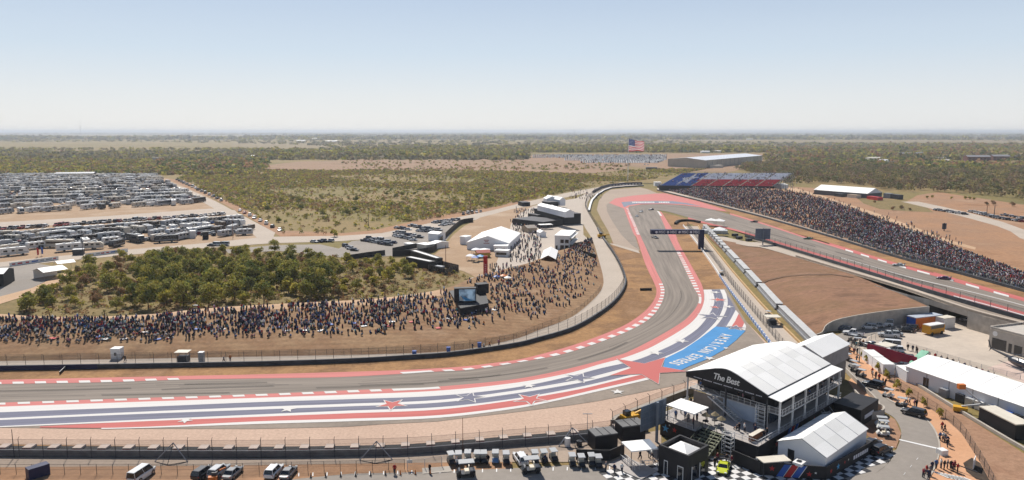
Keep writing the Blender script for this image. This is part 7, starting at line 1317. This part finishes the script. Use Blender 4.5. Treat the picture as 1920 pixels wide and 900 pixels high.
for a, c, lab in (((1116, 848), (1158, 842), 'left black container with grey roof panels beside the foreground wall'), ((1167, 830), (1210, 824), 'right black container with grey roof panels beside the foreground wall')): 
    o, q, L = bld('black_container', lab, 'container', a, c, 3.4, 2.9, wm=black, rm=mat('container_roof', (.13, .13, .13), .7, .15), over=.02); b = MB(); [b.hexa([q(L * k / 3 - .06, 0, 3.13), q(L * k / 3 + .06, 0, 3.13), q(L * k / 3 + .06, 3.4, 3.13), q(L * k / 3 - .06, 3.4, 3.13), q(L * k / 3 - .06, 0, 3.2), q(L * k / 3 + .06, 0, 3.2), q(L * k / 3 + .06, 3.4, 3.2), q(L * k / 3 - .06, 3.4, 3.2)], black) for k in (1, 2)]; b.build('roof_ribs', o)
wall_run('court_fence', 'low black fence between golf carts and black containers', 'fence', up([(1080, 862), (1143, 864), (1170, 852)]), 2.0, black, .15)
bk = MB(); sbox(bk, 2.5, 10, -28.5, -23.8, 0, .25, deckm); tag(bk.build('terrace'), 'grey terrace slab under the white court canopy', 'deck'); tr_o = sc.objects['terrace']
o = empty('terrace_rail', V(1218, 874), 'white railing along the terrace front of the black pavilion', 'railing'); railing(o, V(1200, 876, .1), V(1282, 868, .1), 1.1, .8, white)
o = empty('ramp', V(1180, 866), 'white railed ramp beside the terrace', 'ramp'); railing(o, V(1163, 862), V(1190, 886), 1.0, .8, galv); railing(o, V(1172, 862), V(1199, 884), 1.0, .8, galv)
o, q, L = None, None, None
t3 = empty('small_gabled_tent', S(9, 42), 'small white gabled tent on a tall frame behind the pavilion', 'tent'); sa, sb_, ta, tb = 4.2, 12.6, 34.6, 49; b = MB(); sbox(b, sa, sb_, ta, tb, 5.0, 8.4, mat('tent_grey_wall', (.28, .27, .27), .7)); [b.poly([S(sa, t, 8.4), S(sb_, t, 8.4), S((sa + sb_) / 2, t, 10.2)], canvas_dull) for t in (ta, tb)]; b.build('wall', t3); b = MB(); [b.hexa([S(x0, ta - .3, z0), S(x1, ta - .3, z1), S(x1, tb + .3, z1), S(x0, tb + .3, z0), S(x0, ta - .3, z0 + .1), S(x1, ta - .3, z1 + .1), S(x1, tb + .3, z1 + .1), S(x0, tb + .3, z0 + .1)], canvas) for x0, x1, z0, z1 in ((sa - .2, (sa + sb_) / 2, 8.4, 10.25), ((sa + sb_) / 2, sb_ + .2, 10.25, 8.4))]; b.build('roof', t3); b = MB(); sbox(b, sa + .3, sb_ - .3, ta + .3, tb - .3, 0, 5.0, mat('grey_brick_base', (.2, .19, .18), .8, .15)); b.build('base', t3)  # walls are one even grey, darker than the gable ends
bs = empty('dark_hoarding', S(24, 26), 'black walled enclosure with pale mark at the pavilion\'s far corner', 'hoarding'); b = MB(); sbox(b, 21, 26.5, 22, 31, 0, 3.6, black); b.build('wall', bs); b = MB(); sbox(b, 26.51, 26.56, 24, 28.5, 1.2, 2.0, pale); b.build('mark', bs)
wall_run('concrete_wall', 'curved concrete wall and rail at the inside of the road bend', 'wall', up(cat([(1600, 742), (1625, 765), (1652, 772), (1656, 780), (1640, 786), (1612, 786)], 30)), 1.6, conc_d, .35)
yl = empty('excavator', V(1180, 792), 'yellow digger behind the white wall near the billboard', 'digger'); p = V(1180, 793); MB().box(p + Vector((0, 0, 1.2)), (3.4, 2, 1.2), yellow, .5).build('body', yl); MB().bar(p + Vector((1.2, .6, 1.8)), p + Vector((4.4, 2.4, 2.6)), .35, .35, yellow).build('boom', yl); MB().box(p + Vector((-.6, -.3, 2.2)), (1.2, 1.2, 1.1), glass, .5).build('cab', yl)
wall_run('track_barrier', 'pale-topped barrier running diagonally from gravel to the pavilion', 'barrier', up([(1148, 800), (1156, 792), (1205, 772), (1256, 752), (1300, 735)]), 1.4, conc, .8, cap=conc_l)
fence('debris_fence', 'debris fence with hooked posts beside the diagonal barrier', up([(1148, 800), (1205, 774), (1256, 754), (1296, 738)]), 3.2, 4.2, dark, .07, 3, overhang=.6, side=1)
for i, (x, y, m_) in enumerate(((1113, 826, white), (1064, 837, white), (1086, 836, dark))): p = V(x, y); o = empty('water_tank', p, ['white water tank beside the left black container', 'white tank on the service road by the brace', 'dark drum on the service road by the brace'][i], 'tank'); MB().tube(p, p + Vector((0, 0, 1.7 if i < 2 else 1.0)), .8 if i == 0 else .55, m_, 10).build('tank', o)
# straight-side fence to the end, planting, sign boards at the crossing
o = empty('notice_sign', V(1826, 877), 'leaning white panel sign in the planting bed', 'sign'); MB().box(V(1826, 877) + Vector((0, 0, 1.0)), (2.4, .12, 1.6), white, .9).build('board', o)
o = empty('crossing_barrier', V(1790, 880), 'black and white barrier arm at the crossing', 'barrier arm'); MB().bar(V(1784, 878) + Vector((0, 0, 1)), V(1832, 896) + Vector((0, 0, 1)), .14, .14, dark).build('arm', o); MB().box(V(1784, 878) + Vector((0, 0, .5)), (.4, .4, 1), dark).build('post', o)
o = empty('white_crate', V(1766, 852), 'white square box on the gravel path kerb', 'crate'); MB().box(V(1766, 852) + Vector((0, 0, .5)), (1.4, 1.4, 1.0), white, .2).build('body', o)
# ---------------------------------------------------------------- people
def person_mesh(name, J, E_, rad, root, slotfn):
    me = bpy.data.meshes.new(name); me.from_pydata(J, E_, []); o = bpy.data.objects.new(name, me); COL.objects.link(o); md = o.modifiers.new('skin', 'SKIN'); md.use_smooth_shade = True
    for i, r in enumerate(rad): me.skin_vertices[0].data[i].radius = (r, r)
    me.skin_vertices[0].data[root].use_root = True; bpy.context.view_layer.update(); out = bpy.data.meshes.new_from_object(o.evaluated_get(bpy.context.evaluated_depsgraph_get())); bpy.data.objects.remove(o); out.name = name; out.materials.clear()
    for m_ in (cloth, trousers, skin, hair): out.materials.append(m_)
    for p in out.polygons: p.material_index = slotfn(p.center, p.normal)
    return out
def stand(step, arm):
    J = [(0, 0, .95), (0, 0, 1.2), (0, 0, 1.42), (0, .01, 1.52), (0, .03, 1.66), (.1, 0, .9), (.11, step, .48), (.11, step * .6 - .02, .06), (.11, step * .6 + .12, .03), (-.1, 0, .9), (-.11, -step * .6, .48), (-.11, -step * 1.5, .08), (-.11, -step * 1.5 + .13, .03), (.19, 0, 1.40), (.25, -arm, 1.13), (.25, -arm + .12, .88), (-.19, 0, 1.40), (-.25, arm * .7, 1.13), (-.25, arm + .1, .88)]
    E_ = [(0, 1), (1, 2), (2, 3), (3, 4), (0, 5), (5, 6), (6, 7), (7, 8), (0, 9), (9, 10), (10, 11), (11, 12), (2, 13), (13, 14), (14, 15), (2, 16), (16, 17), (17, 18)]
    R_ = [.145, .15, .15, .055, .105, .1, .07, .045, .04, .1, .07, .045, .04, .07, .05, .035, .07, .05, .035]
    def sl(c, n): 
        if c.z > 1.62: return 3 if (c.z > 1.70 or c.y < .0) else 2
        if c.z > 1.5: return 2
        if abs(c.x) > .2 and c.z < 1.15: return 2
        return 0 if c.z > .97 else (1 if c.z > .1 else 3)
    return person_mesh('person', J, E_, R_, 0, sl)
def sit():
    J = [(0, 0, .22), (0, -.02, .48), (0, 0, .72), (0, .03, .82), (0, .06, .96), (.1, .1, .22), (.15, .42, .42), (.14, .62, .08), (-.1, .1, .22), (-.15, .42, .4), (-.14, .6, .08), (.2, .02, .69), (.26, .16, .45), (.14, .36, .42), (-.2, .02, .69), (-.26, .16, .45), (-.14, .36, .42)]
    E_ = [(0, 1), (1, 2), (2, 3), (3, 4), (0, 5), (5, 6), (6, 7), (0, 8), (8, 9), (9, 10), (2, 11), (11, 12), (12, 13), (2, 14), (14, 15), (15, 16)]
    R_ = [.17, .16, .15, .055, .105, .11, .08, .05, .11, .08, .05, .07, .05, .04, .07, .05, .04]
    def sl(c, n):
        if c.z > .91: return 3 if (c.z > 1.0 or c.y < .03) else 2
        if c.z > .81: return 2
        if c.y > .26 and .33 < c.z < .5 and abs(c.x) < .3 and c.y < .4: return 2
        return 0 if c.z > .33 and c.y < .22 else 1
    return person_mesh('person', J, E_, R_, 0, sl)
PM = {'standing': [stand(.03, .03), stand(.06, .1)], 'walking': [stand(.22, .16), stand(-.2, -.15)], 'sitting': [sit()]}
SHIRTS = [('black', (.015, .015, .018), 26), ('navy', (.02, .028, .07), 16), ('white', (.62, .62, .60), 14), ('grey', (.2, .2, .21), 16), ('red', (.34, .03, .03), 7), ('blue', (.06, .12, .28), 6), ('orange', (.48, .17, .05), 3), ('teal', (.05, .20, .22), 1), ('pink', (.45, .22, .26), 4), ('olive', (.12, .12, .05), 3), ('maroon', (.15, .015, .03), 4)]
def rshirt(): return random.choices(SHIRTS, [s[2] for s in SHIRTS])[0]
NP = [0]
def person(p, pose, rot, shirt, label, group=None, s=1.0):
    o = link('person', random.choice(PM[pose]), None, p, rot); k = s * random.uniform(.96, 1.06); o.scale = (k * 1.05, k * 1.05, k); o.color = (*shirt[1], 1); NP[0] += 1; return tag(o, label, 'person', group)
SH = {s[0]: s for s in SHIRTS}
def line(spots, where, group, poses=('walking',), rots=None, z=.06, shirts=None):
    cnt = {}
    for i, (x, y) in enumerate(spots):
        sh = SH[shirts[i]] if shirts else rshirt(); ps = random.choice(poses); key = (sh[0], ps); cnt[key] = cnt.get(key, 0) + 1
        person(V(x, y) + Vector((0, 0, z)), ps, (rots + random.gauss(0, .4)) if rots is not None else random.uniform(0, 6.28), sh, f'{ps} person in {sh[0]} top {where}, {ordn(cnt[key])} from top', group)
line([(1731, 896), (1737, 890), (1743, 892), (1747, 882), (1755, 879), (1764, 878), (1770, 881), (1776, 879), (1783, 881), (1787, 884), (1789, 880), (1795, 886), (1741, 899)], 'queueing at the lower crossing', 'people queueing at the crossing', ('standing',), None, .06, ['maroon', 'red', 'grey', 'navy', 'blue', 'white', 'black', 'grey', 'black', 'maroon', 'red', 'red', 'navy'])
line([(1766, 806), (1771, 811), (1762, 826), (1768, 827), (1772, 829), (1776, 833), (1776, 839)], 'on the gravel path near the bend', 'people walking on the gravel path', ('walking',), .5, .06, ['red', 'black', 'blue', 'white', 'grey', 'navy', 'black'])
line([(1635, 702), (1636, 708), (1642, 710), (1648, 714), (1655, 722), (1660, 724), (1699, 757), (1705, 759), (1714, 763), (1718, 764), (1601, 664), (1607, 665), (1606, 678), (1611, 679), (1605, 652), (1601, 645), (1612, 644), (1618, 648), (1590, 648), (1597, 652)], 'along the upper gravel path', 'people walking on the gravel path', ('walking', 'standing'), .6)
line([(740, 889), (806, 887), (857, 874), (1448 - 592, 876), (915, 870), (988, 868), (1022, 870), (1000, 862)], 'in the cart parking bay', 'people in the parking bay', ('standing', 'walking'), None, .06, ['red', 'black', 'grey', 'white', 'black', 'black', 'navy', 'black'])
line([(1136, 884), (1152, 888), (1166, 886), (1200, 862), (1222, 860), (1252, 866), (1310, 870), (1325, 868), (1345, 866), (1362, 870), (1340, 876), (1372, 872)], 'on the squared court', 'people on the squared court', ('standing', 'walking'))
line([(660 - 425, 679), (420, 680), (432, 678), (886, 656), (907, 655), (918, 652), (935, 648)], 'on the lower service road', 'people on the lower service road', ('walking',))
line([(1720 + i * 11, 664 + i * 3.6) for i in range(14)] + [(1702, 657), (1711, 659), (1718, 661)], 'by the helipad fence', 'people along the helipad fence', ('standing',))
cnt = {}
for s, t, z, ps in [(3, -8.5, 3.2, 'standing'), (4.2, -7, 3.2, 'standing'), (5.6, -8, 3.2, 'standing'), (6.5, -6.4, 3.2, 'standing'), (7.4, -9, 3.2, 'standing'), (14, -4.2, 3.2, 'sitting'), (14.6, -4.6, 3.2, 'standing'), (15.4, -4, 3.2, 'standing'), (17.2, -3.4, 3.2, 'standing'), (16.6, -2.4, 3.2, 'standing'), (19.4, -4.2, 3.2, 'standing'), (19.4, -3, 3.2, 'standing'), (10.6, 1.8, 6.4, 'standing'), (11.4, 2, 6.4, 'standing'), (13.6, 1.9, 6.4, 'standing'), (2, 1.6, 6.4, 'standing'), (1.2, -.5, 3.2, 'standing'), (2.2, -1.5, 3.2, 'standing'), (19.3, 14, 6.4, 'standing'), (19.4, 17, 6.4, 'standing'), (19.2, 20, 6.4, 'standing'), (19.4, 23.5, 6.4, 'standing'), (19.3, 25, 6.4, 'standing')]:
    sh = rshirt(); k = (sh[0], z); cnt[k] = cnt.get(k, 0) + 1; person(S(s, t, z), ps, random.uniform(0, 6.28), sh, f'person in {sh[0]} top on the pavilion\'s {"upper gallery" if z > 5 else "deck"}, {ordn(cnt[k])} from its left', 'guests on the pavilion')
# hill crowd: everyone placed on the bank surface
def crowd_u(u):                                               # how far down the bank people sit, by position along it
    x = LOW[min(199, int(u * 199))][0]
    return (.33 if x < 420 else .32 if x < 560 else .30 if x < 760 else .34 if x < 880 else .26 if x < 1000 else .12)
P_H = []; hole = [(838, 545), (858, 532), (906, 530), (920, 545), (922, 580), (862, 594)]; tent_h = [(1012, 470), (1042, 470), (1042, 500), (1012, 500)]
tries = 0; cell = {}
while len(P_H) < 2400 and tries < 80000:
    tries += 1; u = random.random(); v0 = crowd_u(u); v = v0 + (1 - v0) * random.random() ** .85; p = bank(u, min(.995, v)); x, y = PX(p)
    if x < -40 or inside(x, y, hole) or inside(x, y, tent_h): continue
    f = (v - v0) / (1 - v0); den = .35 + .65 * min(1, f * 2.4); den *= .4 + .7 * (nz(p.x, p.y, .33) > .45)
    if x > 930: den = .55 + .5 * f
    if v > .93 and x < 850: den *= .55
    if random.random() > den: continue
    k = (int(p.x / .8), int(p.y / .8))
    if any((p - q_).length < .62 for i in (-1, 0, 1) for j in (-1, 0, 1) for q_ in cell.get((k[0] + i, k[1] + j), ())): continue
    cell.setdefault(k, []).append(p); P_H.append((p, x, y, v))
P_H.sort(key=lambda q_: -q_[2] - 0 * q_[1]); n_ind = 298 - NP[0]; ind = sorted(P_H[:n_ind], key=lambda q_: q_[1]); rest = P_H[n_ind:]
cnt = {}; zone = lambda x: 'left of the white equipment trailer' if x < 208 else 'between equipment trailer and marshal shelter' if x < 344 else 'right of the marshal shelter' if x < 560 else 'above the middle service road' if x < 780 else 'below the big screen' if x < 960 else 'above the outer fence bend'
for p, x, y, v in ind:
    sh = rshirt(); ps = 'sitting' if random.random() < .8 else 'standing'; k = (sh[0], ps, zone(x)); cnt[k] = cnt.get(k, 0) + 1
    person(p, ps, math.pi + random.gauss(.1, .5), sh, f'{ps} spectator in {sh[0]}, {ordn(cnt[k])} from left {zone(x)}', 'front rows of the hill crowd', .96)
def crowd_mesh(name, pts, lab, sitp=.65, s=1.0):
    vv, qq, cc = [], [], []
    for p, face in pts:
        a = face + random.gauss(0, .5); ca, sa = math.cos(a), math.sin(a); st = random.random() > sitp; sh = rshirt()[1]; leg = random.choice([(.02, .025, .045), (.03, .03, .035), (.08, .075, .07), (.05, .065, .12)]); hd = random.choice([(.03, .02, .018), (.30, .18, .13), (.05, .03, .025), (.5, .5, .5), (.04, .04, .05), (.02, .02, .06), (.25, .02, .03)]); k = random.uniform(.95, 1.12) * s
        parts = [((0, 0, 0), (.17, .12), (.19, .14), .0, .86, leg), ((0, 0, 0), (.22, .14), (.24, .15), .86, 1.42, sh), ((0, .02, 0), (.10, .11), (.09, .10), 1.46, 1.74, hd)] if st else [((0, .22, 0), (.2, .34), (.18, .28), .0, .40, leg), ((0, -.02, 0), (.23, .16), (.24, .15), .22, .80, sh), ((0, .03, 0), (.10, .11), (.09, .10), .83, 1.1, hd)]
        for (ox, oy, _), (bx, by), (tx, ty), z0, z1, c in parts:
            b0 = len(vv)
            for zz, hx, hy in ((z0, bx, by), (z1, tx, ty)):
                for ex, ey in ((-1, -1), (1, -1), (1, 1), (-1, 1)): X, Y = (ox + ex * hx) * k, (oy + ey * hy) * k; vv.append((p.x + X * ca - Y * sa, p.y + X * sa + Y * ca, p.z + zz * k))
            for f in ((4, 5, 6, 7), (0, 1, 5, 4), (1, 2, 6, 5), (2, 3, 7, 6), (3, 0, 4, 7)): qq.append([b0 + q_ for q_ in f]); cc.append(tuple(q_ * random.uniform(.8, 1.2) for q_ in c))
    return tag(link(name, fastmesh(name, np.array(vv), np.array(qq), np.array(cc), tintm)), lab, kind='stuff')
crowd_mesh('hill_crowd', [(q_[0], math.pi) for q_ in rest], 'dense crowd sitting and standing on the grass bank', .78, .95)
P2 = []; tries = 0; SHIRTS[:] = [(n_, tuple(v_ * .9 for v_ in c_), w_ * (.8 if n_ in ('red', 'blue', 'teal', 'orange') else 1)) for n_, c_, w_ in SHIRTS]
while len(P2) < 14000 and tries < 80000:
    tries += 1; u = random.random(); v = random.random(); p = sbank(u, v); x, y = PX(p)
    if x > 1930: continue
    if v > .95 and random.random() < .5: continue
    if x > 1880 and random.random() < (x - 1880) / 60: continue
    P2.append((p, math.pi + .75))
crowd_mesh('stand_crowd', P2, 'packed crowd on the long bank beside the straight', .45, 1.08)
P3 = [(V(x, y) + Vector((0, 0, .08)), random.uniform(0, 6.28)) for x, y in [(random.uniform(955, 1012) + (500 - y) * .12 * random.random(), y) for y in [random.uniform(392, 492) for _ in range(330)]]] + [(V(random.uniform(915, 960), random.uniform(498, 522)) + Vector((0, 0, .08)), random.uniform(0, 6)) for _ in range(40)]
P3 += [(V(*[(a + (b - a) * t) for a, b in zip((1486, 352), (1800, 462))]) + Vector((random.gauss(0, 4), random.gauss(0, 5), .1)), random.uniform(0, 6)) for t in [random.random() for _ in range(130)]] + [(V(random.uniform(1620, 1900), random.uniform(440, 500)) + Vector((0, 0, .1)), 0) for _ in range(50) if False] + [(V(random.uniform(1068, 1130), random.uniform(356, 374)) + Vector((0, 0, .1)), random.uniform(0, 6)) for _ in range(70)] + [(V(random.uniform(1100, 1112), random.uniform(360, 366)), 0) for _ in range(0)]
P4 = []
for _ in range(620):
    s_ = random.uniform(2, 122); r_ = random.randrange(NR); f0 = (r_ + .4) / NR
    if nz(s_, r_ * 2.2, .3) < .5: continue
    P4.append((gq_(s_, f0, r_), math.pi))
crowd_mesh('stand_spectators', P4, 'scattered spectators sitting on the coloured grandstand', .8)
crowd_mesh('strolling_crowd', P3, 'strolling people on the village plaza and the far field path', .02)
cl_ = []
while len(cl_) < 26:
    u = random.uniform(.05, .8); v = crowd_u(u) + random.uniform(.0, .25); p = bank(u, v); x, y = PX(p)
    if 0 < x < 1060 and not inside(x, y, hole): cl_.append((x, p, v))
cl_.sort(key=lambda q_: q_[0]); cnt = {}
for x, p, v in cl_:
    cn, m_ = random.choice((('white', white), ('pale grey', galv), ('blue', bluep), ('red', red))); cnt[cn] = cnt.get(cn, 0) + 1; a = random.uniform(0, 3); b = MB(); n_ = 4; w_, h_ = random.uniform(1.3, 2.2), random.uniform(1.0, 1.5)
    b.box((0, 0, .09), (w_, h_, .1), m_); o = b.build('picnic_blanket', None, p + Vector((0, 0, .02)), a); tag(o, f'{cn} picnic blanket among the hill crowd, {ordn(cnt[cn])} such from left', 'blanket', 'picnic blankets among the hill crowd')
for i, (x, y, m_, cn) in enumerate(((944, 536, orange, 'orange'), (931, 538, bluep, 'blue'), (952, 540, white, 'white'))):
    p = V(x, y, 0); o = empty('parasol', p + Vector((0, 0, 2.2)), f'{cn} parasol beside the red pylon at the top of the crowd', 'parasol'); MB().tube(p + Vector((0, 0, 1.5)), p + Vector((0, 0, 4.4)), .04, grey, 5).build('pole', o); MB().tube(p + Vector((0, 0, 4.0)), p + Vector((0, 0, 4.6)), 1.5, m_, 10, .1).build('shade', o)
print('COUNTS cars', CARS, 'rvs', RVS, 'persons', NP, 'hill', len(P_H), 'stand', len(P2))
